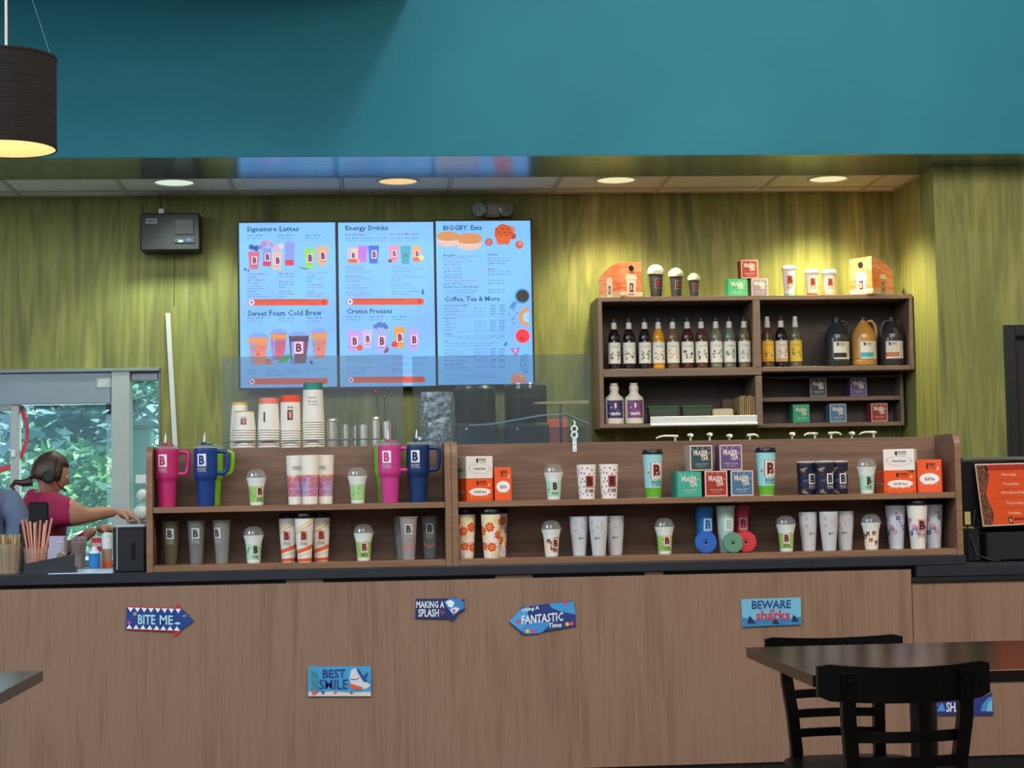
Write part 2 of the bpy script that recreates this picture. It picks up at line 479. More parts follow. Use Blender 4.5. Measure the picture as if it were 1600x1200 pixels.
# recessed downlights
cols = [(.86, 1.0, .80), (1, .88, .55), (1, .92, .52), (1, .90, .46)]
hexs = ['#e4f2e0', '#ffdca0', '#fff0b8', '#fff2b4']
pows = [58, 40, 74, 115]
nm = ['recessed ceiling light with a greenish glow, leftmost of the four, above the black wall box', 'recessed ceiling light with an amber glow above the menu screens',
      'recessed ceiling light above the left half of the wall shelf', 'brightest recessed ceiling light, above the right half of the wall shelf']
for k, d in enumerate(DLX):
    r = empty('recessed_light', (d, 9.78, ZC), label=nm[k], cat='light', group='recessed ceiling lights')
    RM = ramp_mat('reflector', (1, 1, 1), [(.3, '#d8d2c0'), (.7, '#f4eede')], .25, metal=.8)
    G().lathe([(.122, -.002), (.124, -.006), (.108, -.004), (.104, .0)], WHITEP, 32).build('trim_ring', r)
    G().lathe([(.104, 0), (.085, .05), (.07, .09)], M(hexs[k], .4, emit=.9), 32).build('reflector', r)
    G().lathe([(.0, .052), (.03, .05), (.045, .06), (.05, .09)], M(hexs[k], .4, emit=4.5), 20).build('bulb', r)
    G().lathe([(.125, .16), (.125, .0)], BLACK, 24).build('housing', r)
    lamp('downlight_glow', 'SPOT', (d, 9.78, ZC-.01), (d, 9.79, 0), pows[k], cols[k], spot_size=2.0, spot_blend=.6, shadow_soft_size=.07)

# ================================================================== DRIVE-THROUGH WINDOW
FRM = M('#8f9a9e', .5); FRM2 = M('#a4aaa6', .5)


def frame_px(name, parent, x0, x1, z0, z1, y0, y1, mat, bev=.004):
    return G().box(x0, x1, y0, y1, z0, z1, mat, bev).build(name, parent)


win = empty('window_1', kind='structure')
xa = X(176, 700, YW); xb = X(205, 700, YW); hz0 = Z(100, 632, YW)
frame_px('window_frame', win, xa, xb, wz0, wz1, YW-.05, YW+.08, FRM2)
frame_px('window_frame', win, wx1-.012, wx1, wz0, wz1, YW-.03, YW+.08, M('#6f777a', .5))
frame_px('window_frame', win, wx0, wx1, wz1-.02, wz1, YW-.06, YW+.1, M('#7b868a', .5))
frame_px('window_header', win, wx0, xa-.002, hz0, wz1-.022, YW-.04, YW+.06, M('#7f8e96', .5))
frame_px('window_header', win, xb+.002, wx1-.014, Z(230, 595, YW), wz1-.022, YW-.02, YW+.06, M('#88949a', .5))
xm0, xm1 = X(18, 700, YW), X(31, 700, YW)
frame_px('window_mullion', win, xm0, xm1, wz0, hz0-.002, YW-.03, YW+.05, FRM2)
frame_px('window_frame', win, wx0, xm0-.002, hz0-.035, hz0-.004, YW-.02, YW+.05, FRM)
frame_px('window_frame', win, wx0, xa-.002, wz0, .93, YW-.02, YW+.05, FRM)
frame_px('window_handle', win, xm0+.008, xm0+.03, 1.47, 1.51, YW-.05, YW-.031, WHITEP)
frame_px('window_latch', win, xa-.03, xa-.003, hz0-.035, hz0-.003, YW-.05, YW-.005, BLACK)
G().box(xm1+.002, xa-.034, YW+.02, YW+.026, .93, hz0-.002, PANE).build('window_pane', win)
G().box(wx0, xm0-.002, YW+.02, YW+.026, .93, hz0-.037, PANE).build('window_pane', win)
G().box(xb+.002, wx1-.014, YW+.02, YW+.026, wz0, Z(230, 595, YW)-.002, PANE).build('window_pane', win)
# sliding sash inside the big pane: thin frame outline
SX0, SX1 = X(43, 700, YW), X(168, 700, YW)
G().box(SX1-.006, SX1+.02, YW+.0, YW+.018, .93, hz0-.06, M('#9cc4cc', .3, alpha=.45)).build('sash_edge', win)
G().box(SX0, SX1-.007, YW+.004, YW+.010, Z(100, 823, YW), Z(100, 646, YW), glass_mat('tinted_sash', '#dce6e6', .06, '#9fc0d0', .2, .03)).build('sash_pane', win)
# small notice on the header
g = G().box(X(153, 600, YW), X(175, 600, YW), YW-.044, YW-.0405, Z(160, 606, YW), Z(160, 591, YW), M('#a8afb0', .6))
for k in range(4):
    zz = Z(160, 594+k*3, YW); g.rect(X(156, 600, YW), X(172-k*2, 600, YW), zz-.003, zz+.002, flat(YW-.044), M('#cfd4d2', .6))
g.build('notice', win)
# window sill / work surface below it
G().box(-3.2, -.98, 9.55, YW-.06, .87, .905, M('#a9bdc6', .3), .004).build('window_counter', label='pale counter below the service window behind the workers', cat='counter')
# red ring decal on the left panes
g = G(); c0 = at(-8, 676, YW); n = 36
for (rr, th, m_) in ((.145, .022, M('#c8414c', .6)), (.06, .03, M('#7fb2c4', .6))):
    for k in range(n):
        a, b = 2*PI*k/n, 2*PI*(k+1)/n
        g.add([(c0.x+.02+q*math.cos(t)*1.0, YW+.0185, c0.z+q*math.sin(t)*1.35) for q, t in ((rr, a), (rr, b), (rr+th, b), (rr+th, a))], [(0, 1, 2, 3)], m_)
g.build('glass_decal', win)

# ---- outdoors: lawn, kerb, trees
G().box(-40, 30, YW+.3, 70, -.25, -.2, ramp_mat('lawn', (1, 1, 1), [(.3, '#4d6a3a'), (.7, '#8fae6c')], .9, noise=5)).build('lawn_ground', kind='structure')


def tree(name, x, y, z0, H, W, n, leafs, label, dens=1.0, size=.09, base=0.0, trunk=True):
    r = empty(name, (x, y, -.2), label=label, cat='tree' if trunk else 'shrub', group='trees beyond the service window')
    if trunk:
        g = G(); bk = M('#4b463f', .9)
        g.tube([(0, 0, 0), (.03, 0, H*.3), (-.02, .02, H*.62), (.02, 0, H*.85)], [.09, .07, .045, .02], bk, 8)
        for k in range(7):
            a = random.uniform(0, 2*PI); h0 = H*random.uniform(.2, .6); L = W*random.uniform(.3, .6)
            g.tube([(0, 0, h0), (L*.5*math.cos(a), L*.5*math.sin(a), h0+.25*H*.5), (L*math.cos(a), L*math.sin(a), h0+.3*H)], [.03, .018, .006], bk, 5)
        g.build('trunk', r)
    vs = []; fs = []; mi = []
    lumps = [(random.uniform(-.42, .42)*W, random.uniform(-.3, .3)*W, base+(H-base)*random.uniform(.12, .88), W*random.uniform(.14, .3)) for _ in range(26)]
    for i in range(n):
        cx, cy, cz, cr = random.choice(lumps)
        d = Vector((random.gauss(0, 1), random.gauss(0, 1), random.gauss(0, 1))).normalized()*cr*random.uniform(.6, 1.05)
        p = Vector((cx, cy, cz))+d
        if p.z < 0.02:
            continue
        a = Vector((random.gauss(0, 1), random.gauss(0, 1), random.gauss(0, .6))).normalized(); b = a.cross(Vector((random.gauss(0, 1), random.gauss(0, 1), random.gauss(0, 1)))).normalized()
        s_ = size*random.uniform(.5, 1.2); o = len(vs)
        vs += [p-a*s_, p+b*s_*.4, p+a*s_, p-b*s_*.4]; fs.append((o, o+1, o+2, o+3)); mi.append(random.randrange(len(leafs)))
    me = bpy.data.meshes.new('foliage'); me.from_pydata([tuple(v) for v in vs], [], fs)
    for m in leafs:
        me.materials.append(m)
    me.polygons.foreach_set('material_index', mi)
    o = bpy.data.objects.new('foliage', me); COL.objects.link(o); o.parent = r; o['kind'] = 'stuff'
    return r


L1 = [M('#5f9450', .6), M('#8fbc62', .6), M('#b8dc94', .6), M('#44734c', .6), M('#d8efcc', .5), M('#7fa890', .5)]
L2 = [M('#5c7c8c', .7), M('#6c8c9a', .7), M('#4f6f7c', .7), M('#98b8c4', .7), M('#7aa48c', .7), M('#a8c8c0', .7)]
tree('leafy_shrub', -2.65, 15.0, 0, 1.95, 1.5, 4200, L1, 'bright green leafy shrub right behind the service window glass', trunk=False, size=.075)
tree('leafy_shrub', -4.75, 15.4, 0, 1.9, 1.5, 3400, L1, 'low light green shrub seen through the leftmost window pane', trunk=False, size=.075)
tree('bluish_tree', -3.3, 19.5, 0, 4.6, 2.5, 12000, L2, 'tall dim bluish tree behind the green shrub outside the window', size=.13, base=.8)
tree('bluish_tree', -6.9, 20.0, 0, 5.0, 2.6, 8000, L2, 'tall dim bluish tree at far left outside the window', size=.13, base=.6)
tree('pale_tree', -1.75, 17.4, 0, 3.8, 1.3, 4600, [M('#7fb0a8', .6), M('#a7d2c4', .6), M('#5b8f7c', .6), M('#cdeae0', .6)], 'pale leafy tree seen through the narrow right window pane', size=.08, base=.3)
# white utility post with a dark cap outside the narrow pane
g = G().box(-.07, .07, -.05, .05, 0, 1.93, M('#9fbcc0', .6), .01); g.build('post', (pr := empty('utility_post', (X(222, 690, 13), 13, -.2), label='pale post with a dark cap outside the narrow right window pane', cat='post')))
G().lathe([(0, 1.99), (.09, 1.985), (.13, 1.95), (.13, 1.93), (.0, 1.93)], M('#4d5a60', .6), 16).build('cap', pr)

# ================================================================== COUNTER
cb = empty('counter_base', (0, 7.2, 0), label='wood-grain front of the service counter on a black kickboard', cat='counter')
seam = X(1426, 950, 7.2)
for a, b in ((-3.6, seam-.0015), (seam+.0015, 5.2)):
    G().box(a, b, 0, .02, .102, .872 if b < seam+.01 else .8165, WOOD_V, .001).build('front_panel', cb)
G().box(-3.6, 5.2, .012, .03, 0, .1015, BLACK).build('toe_kick', cb)
G().box(-3.6, seam-.02, .02, .05, .868, .8855, BLACK).build('shadow_strip', cb)  # black strip standing for the shadow gap under the countertop
for a_, b_ in ((447, 505), (774, 832), (1007, 1036)):
    G().box(X(a_, 905, 7.21), X(b_, 905, 7.21), .002, .0195, .8725, .8865, WOOD_V).build('support_block', cb)
G().box(-3.6, -3.55, .03, .65, 0, .868, WOOD_V).build('end_panel', cb)
G().box(-3.5, 5.15, .60, .62, 0, .83, WOOD_DARK).build('back_panel', cb)
rx = X(1509, 875, 7.19)
G().box(-3.6, rx, 7.185, 7.86, .8875, CT, CTOP, .003).build('countertop', label='long black laminate countertop under the display shelves', cat='countertop')
lx = X(1432, 890, 7.19)
lc = empty('lower_countertop', (0, 7.19, .84), label='black lower countertop section under the register at the right', cat='countertop')
G().box(lx, 5.2, -.004, .66, .0, .0465, CTOP, .003).build('slab', lc)
G().box(lx-.02, 5.2, -.001, .05, -.022, -.001, M('#14161b', .45), .002).build('edge_strip', lc)

# display shelf units standing on the counter
UY, UD = 7.215, .262      # front plane, depth
UTOP = 1.432; MS0, MS1 = 1.163, 1.187; BS1 = CT+.026


def side_outline(top, d, r=.055):
    pts = [(0, CT+.0005)]
    pts.append((0, top-r))
    for k in range(1, 7):
        a = PI-k*PI/12
        pts.append((r+r*math.cos(a), top-r+r*math.sin(a)))
    pts += [(d, top), (d, CT+.0005)]
    return pts


def side_board(parent, x0, x1):
    pts = side_outline(UTOP, UD); n = len(pts)
    g = G()
    a = [(x0, y, z) for y, z in pts]; b = [(x1, y, z) for y, z in pts]
    g.add(a, [tuple(range(n))], WOOD_H); g.add(b, [tuple(reversed(range(n)))], WOOD_H)
    g.add(a+b, [((i+1) % n, n+(i+1) % n, n+i, i) for i in range(n)], WOOD_EDGE)
    return g.build('side_board', parent)


def unit(xl, xr, label):
    r = empty('display_shelf', (0, UY, 0), label=label, cat='shelf unit', group='display shelves on the counter')
    side_board(r, xl, xl+.025); side_board(r, xr-.025, xr)
    G().box(xl+.0255, xr-.0255, UD-.016, UD, CT+.0005, UTOP-.006, WOOD_H, .002).build('back_board', r)
    for nm_, a, b in (('bottom_board', CT+.0005, BS1), ('middle_shelf', MS0, MS1)):
        g = G().box(xl+.0255, xr-.0255, .004, UD-.0165, a, b, WOOD_EDGE, .0015)
        g.build(nm_, r)
    return r


XL = X(228.5, 800, UY); XD = X(706, 800, UY); XRR = X(1503, 780, UY)
unit(XL, XD-.001, 'shorter wooden display shelf unit on the counter at the left')
unit(XD+.001, XRR, 'longer wooden display shelf unit on the counter at the right')

# ================================================================== CUP KITS
GREENC = M('#7fae3a', .5)
MINT = M('#a9d6a0', .5)


def dome_cup(label, art='swirl', t0=0.0, body=None, loc=(0, 0, 0), rz=0, open_lid=True):
    r = empty('dome_lid_cup', loc, rz, label=label, cat='cup', group='small dome lid cups on the display shelves')
    prof = [(.024, .0), (.0262, .004), (.0275, .013), (.0322, .078), (.0345, .090), (.0395, .108), (.0400, .113)]
    cols_ = {'swirl': M('#a5cf8a', .5), 'mint': M('#b4dcc0', .5), 'lime': M('#9cc56a', .5), 'animal': M('#ecd9c4', .5)}
    W_ = M('#e6ebe4', .45)
    g = G().lathe([(0, .0005)]+prof, [W_, W_, W_, cols_[art], W_, W_, W_], 28)
    rf = prof_r(prof); f = wrap(rf, 0, .0005)
    rnd = random.Random(hash(label) % 1000 if False else len(label)*7)
    if art == 'animal':
        for k in range(12):
            u = rnd.uniform(-.075, .075); v = rnd.uniform(.025, .075); m_ = M(rnd.choice(['#2f2622', '#c9452a', '#7b4a34', '#3a2a24']), .5)
            g.fan(blob(u, v, .008, 10), f, m_, 1); g.fan(blob(u-.005, v+.009, .003, 6), f, m_, 1); g.fan(blob(u+.005, v+.009, .003, 6), f, m_, 1)
            g.fan(blob(u, v-.002, .0035, 6), f, M('#e8c7ae', .5), 2)
    else:
        dk = M('#5f9a3c' if art != 'mint' else '#4f8f6e', .5); dk2 = M('#3f6a34', .5)
        for k in range(11):
            u = rnd.uniform(-.08, .08); v = rnd.uniform(.024, .076); a = rnd.uniform(0, PI)
            ca, sa = math.cos(a), math.sin(a); L = rnd.uniform(.006, .012)
            leaf = [(-L, 0), (-L*.3, L*.35), (L, 0), (-L*.3, -L*.35)]
            g.poly([(u+x*ca-z*sa, v+x*sa+z*ca) for x, z in leaf], f, rnd.choice([dk, dk2]), 1)
        if art != 'mint':
            for k in range(9):      # pale swirl line
                a, b = k/9*2.2, (k+1)/9*2.2
                q = lambda t, rr: (t0*.03-.02+.03*t/2.2*1.4+rr*.2, .022+.016*math.sin(t*1.4)+rr)
                g.poly([q(a, -.0015), q(b, -.0015), q(b, .0015), q(a, .0015)], f, M('#dfeecb', .5), 2)
    u0 = t0*.031
    ps = M('#e9bdae', .5)
    emblem(g, f, u0, .056, .034, box=None if art == 'mint' else ps, letter=M('#4a1414', .5), words=1)
    g.build('cup_body', r)
    g = G().lathe([(.0385, .112), (.0425, .1125), (.0428, .117), (.0410, .118), (.0395, .117)], [CLEAR]*4, 28)
    g.lathe([(.0405, .118), (.0382, .130), (.0305, .142), (.0180, .1485), (.0, .1505)], CLEAR, 28)
    g.box(.036, .048, -.006, .006, .1145, .1165, CLEAR)
    g.build('dome_lid', r)
    return r


def handled_tumbler(hexc, label, loc, rz=0, handle_rz=None, loc_label=None, emb='#e8e6e4', letter=None, deco=True):
    m = M(hexc, .38); r = empty('handled_tumbler', loc, rz, label=label, cat='tumbler', group='large handled tumblers on the display shelves')
    prof = [(.033, .0), (.0345, .003), (.0345, .006), (.0385, .098), (.0395, .104), (.0455, .118), (.0470, .126), (.0485, .228), (.0480, .232)]
    g = G().lathe([(0, .0005)]+prof, m, 32)
    if deco:
        f = wrap(prof_r(prof), -.25, .0007)
        emblem(g, f, 0, .188, .044, box=M(emb, .5), letter=letter or m, words=1, wmat=M('#cfccd2', .5))
    b = g.build('cup_body', r)
    g = G().lathe([(.0478, .231), (.0478, .236), (.044, .237), (.044, .246), (.036, .250), (.0, .251)], [m, STEEL, CLEAR, CLEAR, CLEAR], 28)
    g.lathe([(.0465, .232), (.0475, .240), (.0475, .2455), (.043, .2475)], CLEAR, 28)
    g.build('lid', r)
    mm = m
    g = G().box(-.018, .002, -.014, .014, .250, .262, mm, .003).box(.004, .03, -.012, .012, .248, .256, M(hexc, .5), .003); g.build('straw_cap', r)
    if deco:
        G().tube([(-.006, 0, .252), (-.004, 0, .285), (-.003, 0, .300)], [.0042, .004, .0015], M('#dfe3e4', .3), 10).build('straw', r)
    g = G(); pts = [(.046, 0, .222), (.066, 0, .224), (.082, 0, .221), (.088, 0, .212), (.087, 0, .185), (.085, 0, .160), (.0805, 0, .140), (.072, 0, .133), (.058, 0, .133), (.044, 0, .134)]
    g.tube(pts, .0075, mm, 8, flat=1.25); g.build('handle', r)
    return r


def straight_cup(prof, mats, name='paper_cup', label='', cat='cup', group=None, loc=(0, 0, 0), rz=0, art=None, lid=None, lidname='lid', seg=28):
    r = empty(name, loc, rz, label=label, cat=cat, group=group)
    g = G().lathe([(0, .0005)]+prof, [mats[0]]+list(mats), seg)
    if art:
        art(g, wrap(prof_r(prof), 0, .0006))
    g.build('cup_body', r)
    if lid:
        lid(r)
    return r


def base_y(py_base, shelf_top, px, lo=.03, hi=.2):
    """depth where the ray through the pixel meets the shelf top, kept within the shelf"""
    d = ray(px, py_base)
    t = (shelf_top-EYE)/d.z
    y = d.y*t
    return min(max(y, UY+lo), UY+hi)


SM, SB = MS1, BS1       # shelf tops


def P(px, z, dy):
    """place at screen column px, on surface height z, at depth UY+dy"""
    Y = UY+dy
    py = 600-((z-EYE)/Y*F_PX) + (600-768.2)*-1 if False else None
    # find column accounting for camera roll: intersect with plane z
    lo_, hi_ = -5, 6
    for _ in range(40):
        mid = (lo_+hi_)/2; v = Vector((mid, Y, z))-EYEP
        q = 800+F_PX*v.dot(RIGHT)/v.dot(FWD)
        if q < px:
            lo_ = mid
        else:
            hi_ = mid
    return (lo_, Y, z)


def mid3(px, z, Y):
    p = P(px, z, Y-UY); return p


# ---- 40 oz tumblers
handled_tumbler('#b92867', 'magenta handled tumbler at the far left end of the upper display shelf', P(261, SM, .075), 0)
handled_tumbler('#0a3878', 'royal blue handled tumbler in front of a green one, left of the upper shelf', P(322, SM, .07), 0)
handled_tumbler('#76b42c', 'lime green handled tumbler hidden behind the left blue tumbler', P(331, SM, .175), 0, deco=False)
handled_tumbler('#c23a86', 'pink handled tumbler beside the blue one near the middle divider', P(609.5, SM, .07), 0)
handled_tumbler('#6fb02c', 'green handled tumbler mostly hidden behind the pink tumbler near the divider', P(603.5, SM, .18), .0, deco=False)
handled_tumbler('#0e2f5e', 'dark blue handled tumbler closest to the middle divider', P(654, SM, .08), 0)

# ---- dome cups
dome_cup('green dome-lid cup with its emblem turned right, beside the green-backed blue tumbler', 'lime', .55, loc=P(401, SM, .06))
dome_cup('green swirl dome-lid cup without visible emblem, left of the pink tumbler', 'swirl', 2.6, loc=P(559, SM, .06))
dome_cup('mint dome-lid cup on the lower shelf right of the frosted cups', 'mint', .35, loc=P(396.5, SB, .07))
dome_cup('green dome-lid cup on the lower shelf below the pink tumbler', 'lime', .12, loc=P(568.5, SB, .07))
dome_cup('mint dome-lid cup on the upper shelf right of the coffee pod boxes', 'mint', .1, loc=P(865.5, SM, .06))
dome_cup('dome-lid cup with dark and red animal print right of the floral cups', 'animal', .5, loc=P(862, SB, .07))
dome_cup('green dome-lid cup on the lower shelf left of the blue cold cup', 'lime', .2, loc=P(1039, SB, .07))
dome_cup('green dome-lid cup on the lower shelf right of the red disc lid', 'lime', -.15, loc=P(1229, SB, .07))
dome_cup('mint dome-lid cup on the upper shelf right of the navy cups', 'mint', .05, loc=P(1355, SM, .06))
dome_cup('dome-lid cup with orange animal print left of the blue flower cups', 'animal', 2.8, loc=P(1362, SB, .07))

# ---- three tall white cups with watercolour band
WC = ramp_mat('watercolour_band', (3, 3, 1), [(.28, '#efe8dc'), (.40, '#eac27a'), (.48, '#c65f78'), (.56, '#a9a0cc'), (.66, '#e2a35c'), (.78, '#f0eade')], .45, noise=9, detail=3, second=((1, 1, 55), .55))
CR = M('#ebe3d5', .45)
p_tall = [(.029, .0), (.0305, .003), (.0315, .033), (.0335, .065), (.0360, .12), (.0385, .192), (.0395, .199), (.0385, .2005), (.037, .1995)]


def tall_art(g, f):
    g.text('BIGGBY', -.014, .014, .150, .156, f, LETTER, .01, 2); g.text('COFFEE', -.014, .014, .142, .147, f, LETTER, 0, 2)


def tall_cup(label, loc, rz):
    wcs = [CR, CR, WC, WC, CR, CR, CR, CR]
    return straight_cup(p_tall, wcs, 'tall_cold_cup', label, 'cup', 'tall cups with a colourful band', loc, rz, tall_art)


tall_cup('tall white cup with a colourful watercolour band, left of its trio', P(462.5, SM, .10), .1)
tall_cup('tall white cup with a colourful watercolour band, standing in front of its trio', P(484.5, SM, .06), -1.4)
tall_cup('tall white cup with a colourful watercolour band, right of its trio', P(508, SM, .10), -.2)

# ---- frosted cups, lower left
p_fr = [(.0235, .0), (.0245, .003), (.026, .03), (.0355, .170), (.0385, .171), (.0385, .176), (.036, .1765)]


def fr_cup(label, loc, rz=0, body=None, rot=0, red=False, group='frosted cold cups on the lower shelf'):
    m = body or CLEARCUP
    r = empty('frosted_cup', loc, rz, label=label, cat='cup', group=group)
    g = G().lathe([(0, .001)]+p_fr, m, 28)
    g.lathe([(.0, .0015), (.0225, .0035), (.0345, .169)], m, 24)
    f = wrap(prof_r(p_fr), rot, .0006)
    emblem(g, f, 0, .125, .038, box=M('#c9cac6', .5), letter=M('#3a3c3c', .5), words=1, wmat=M('#b9bab6', .5))
    g.build('cup_body', r)
    if red:
        g = G()
        for k in range(9):
            g.fan(blob(-.026+.0065*k, .055+.006*math.cos(k), .006, 8), f, M('#c98a80', .6, alpha=.75), 1)
            g.fan(blob(-.028+.007*k, .135+.012*math.sin(k*2), .004, 8), f, M('#cfa79f', .6, alpha=.55), 1)
        g.build('printed_flowers', r)
    return r


OLV = glass_mat('olive_frosted', '#d0cdb8', .20, '#a8a488', .25, .04)
GRF = glass_mat('grey_frosted', '#d8dcdc', .20, '#c4c8c6', .25, .04)
fr_cup('olive tinted frosted cup at the left end of the lower shelf', P(267, SB, .10), body=OLV)
fr_cup('grey frosted cup in the middle of three on the lower left shelf', P(307, SB, .09), body=GRF)
fr_cup('pale frosted cup right of its row with the emblem turned left', P(347, SB, .09), body=CLEARCUP, rot=-.55)
fr_cup('frosted cup with pink print, half hidden at the left of its trio', P(629, SB, .16), body=CLEARCUP, rot=-2.4, red=True)
fr_cup('frosted cup with pink print, front of the trio by the divider', P(639, SB, .06), body=glass_mat('milky_plastic', '#e4dcdc', .30, '#e2d6d4', .25, .04), rot=0, red=True)
fr_cup('dim frosted cup right behind the trio, next to the middle divider', P(672, SB, .14), body=GRF, rot=0, red=True)

# ---- orange stripe tumblers with black lids
p_st = [(.026, .0), (.0275, .004), (.029, .02), (.0345, .100), (.0385, .172), (.039, .178)]
WT = M('#e9e4da', .4)


def black_lid(r0, z0, hexc='#101012'):
    def f(r):
        m = M(hexc, .35)
        g = G().lathe([(r0, z0), (r0+.004, z0+.001), (r0+.0045, z0+.006), (r0+.001, z0+.010), (r0-.001, z0+.019), (r0-.004, z0+.020), (r0-.006, z0+.014), (0, z0+.014)], m, 28)
        g.box(-.012, .012, -r0+.004, -r0+.014, z0+.014, z0+.022, m, .002)
        g.build('lid', r)
    return f


def stripe_art(g, f):
    for (z0, dz_, th, m_) in ((.056, .020, .004, '#e2552c'), (.044, .020, .012, '#e86a34'), (.030, .018, .004, '#e8c87a'), (.135, .034, .005, '#d8b04a'), (.15, .036, .004, '#d8c95a'), (.004, .003, .012, '#e4552c')):
        n = 14
        for k in range(n):
            a, b = -.06+.12*k/n, -.06+.12*(k+1)/n
            q = lambda u: z0+dz_*(u/.06)
            g.poly([(a, q(a)), (b, q(b)), (b, q(b)+th), (a, q(a)+th)], f, M(m_, .5), 1)
    emblem(g, f, 0, .108, .036, box=M('#d9a08e', .5), letter=M('#6e1414', .5), words=1)


for px, dy, lb, rz in ((451, .11, 'white tumbler with orange stripes and black lid, left of the three', -.15), (476, .06, 'white tumbler with orange stripes and black lid, in front of its trio', .0), (502, .11, 'white tumbler with orange stripes and black lid, right of the three', .1)):
    straight_cup(p_st, [WT]*5, 'striped_tumbler', lb, 'tumbler', 'orange striped tumblers', P(px, SB, dy), rz, stripe_art, black_lid(.0375, .178))

# ---- floral cups with black lids (left end of the right unit, lower shelf)
FLW = ramp_mat('pastel_floral_base', (1, 1, 1), [(.3, '#ddc4cd'), (.45, '#f0e6da'), (.58, '#e9dc86'), (.7, '#dcc6d8')], .45, noise=22, detail=1)
p_fl = [(.0285, .0), (.030, .003), (.0315, .02), (.0365, .10), (.0405, .174), (.041, .180)]


def floral_art(g, f):
    for (u, v, s_) in ((-.008, .128, .019), (-.044, .112, .018), (.03, .095, .017), (.001, .046, .018), (-.035, .05, .016), (.045, .15, .014), (.065, .05, .018), (-.075, .15, .017), (-.08, .07, .017)):
        g.fan(blob(u, v, s_, 36, 7, .14), f, M('#e0561c', .5), 1); g.fan(blob(u, v, s_*.45, 10), f, M('#f2a04c', .5), 2); g.fan(blob(u, v, s_*.2, 8), f, M('#c83a18', .5), 3)


for px, dy, lb, rz, bl in ((729, .09, 'floral cup with orange flowers and black lid, next to the divider', .8, FLW), (768, .05, 'floral cup with orange flowers and black lid, front right of the pair', 0, FLW), (779, .155, 'floral cup with orange flowers almost hidden behind the front one', 2.4, FLW)):
    straight_cup(p_fl, [WT]+[bl]*3+[WT], 'floral_cup', lb, 'cup', 'orange flower cups with black lids', P(px, SB, dy), rz, floral_art, black_lid(.0405, .180))

# ---- white patterned tumblers with a black rim lid (four sided taper)
p_wt = [(.026, .0), (.0275, .003), (.0285, .018), (.0365, .110), (.0385, .158), (.0385, .163)]
PW = M('#d3d4d8', .25, .15)


def pale_art(tone='#b79a9a'):
    def art(g, f):
        rnd = random.Random(5)
        for k in range(30):
            u = rnd.uniform(-.075, .075); v = rnd.uniform(.082, .145)
            g.fan(blob(u, v, rnd.uniform(.003, .007), 10, 5, .35, rnd.uniform(0, 6)), f, M(rnd.choice([tone, '#c9b4b2', '#b9a7a8', '#d4c4c2']), .4), 1)
        g.rect(-.0105, -.0065, .068, .077, f, M('#2b2022', .4), 2); g.text('BIGGBY', -.005, .011, .0715, .0765, f, LETTER, .01, 2)
    return art


def slim_lid(r0, z0):
    def f(r):
        G().lathe([(r0, z0), (r0+.001, z0+.003), (r0-.002, z0+.006), (r0-.006, z0+.007), (0, z0+.0065)], M('#1b1f2c', .3), 28).build('lid', r)
    return f


for px, dy, lb, rz in ((905.5, .10, 'pale metallic tumbler with blush print, left of the first trio', .2), (936, .06, 'pale metallic tumbler with blush print, front of the first trio', -.25), (962, .11, 'pale metallic tumbler with blush print, right of the first trio', -.1),
                       (1264, .10, 'pale metallic tumbler with blush print, left of the second trio', .25), (1296, .06, 'pale metallic tumbler with blush print, front of the second trio', .1), (1321, .11, 'pale metallic tumbler with blush print, right of the second trio', -.25)):
    straight_cup(p_wt, [PW]*5, 'metal_tumbler', lb, 'tumbler', 'pale tumblers left of the dome cup' if px < 1000 else 'pale tumblers right of the dome cup', P(px, SB, dy), rz, pale_art(), slim_lid(.0375, .163))

# ---- white cups with leaf print (upper shelf)
p_lf = [(.031, .0), (.032, .003), (.034, .03), (.0405, .140), (.041, .142), (.038, .1425)]


def leaf_art(g, f):
    rnd = random.Random(3)
    for j, v in enumerate((.018, .035, .052, .07, .087, .105, .123)):
        for k in range(9):
            u = -.08+.02*k+(.01 if j % 2 else 0)+rnd.uniform(-.003, .003)
            if abs(u-.012) < .012 and .04 < v < .095:
                continue
            m_ = M(rnd.choice(['#5d7f7e', '#3f4a4a', '#8c6a5a', '#5a8a92', '#b0726a', '#4b5a44']), .5); a = rnd.uniform(0, 2*PI)
            for da in (-.5, 0, .5):
                L = .0088; ca, sa = math.cos(a+da), math.sin(a+da)
                g.poly([(u+x*ca-z*sa, v+x*sa+z*ca) for x, z in ((0, 0), (L*.5, L*.22), (L, 0), (L*.5, -L*.22))], f, m_, 1)
    emblem(g, f, .010, .072, .042, box=M('#b8483a', .5), letter=M('#2a0e0e', .5), words=1)


CW = M('#efe6de', .45)
for px, lb in ((917, 'white cup with tiny leaf print, left of the pair'), (952, 'white cup with tiny leaf print, right of the pair')):
    straight_cup(p_lf, [CW]*5, 'leaf_print_cup', lb+' on the upper shelf', 'cup', 'leaf print cups', P(px, SM, .06), 0, leaf_art)

# ---- aqua cups with green base
p_aq = [(.0295, .0), (.031, .003), (.0315, .005), (.0345, .042), (.0405, .178), (.041, .180)]


def aqua_art(g, f):
    emblem(g, f, .012, .112, .058, box=M('#e9d9cc', .5), frame=M('#a04038', .5), letter=M('#611010', .5), words=1, wmat=M('#1c3a3c', .5))
    g.rect(-.0255, -.0245, .05, .1, f, M('#4b8f96', .5), 1); g.fan(blob(-.025, .104, .006, 15, 5, .3), f, M('#c86a7a', .5), 1)
    g.rect(.0445, .0455, .05, .1, f, M('#4b8f96', .5), 1); g.fan(blob(.045, .104, .006, 15, 5, .3), f, M('#c86a7a', .5), 1)


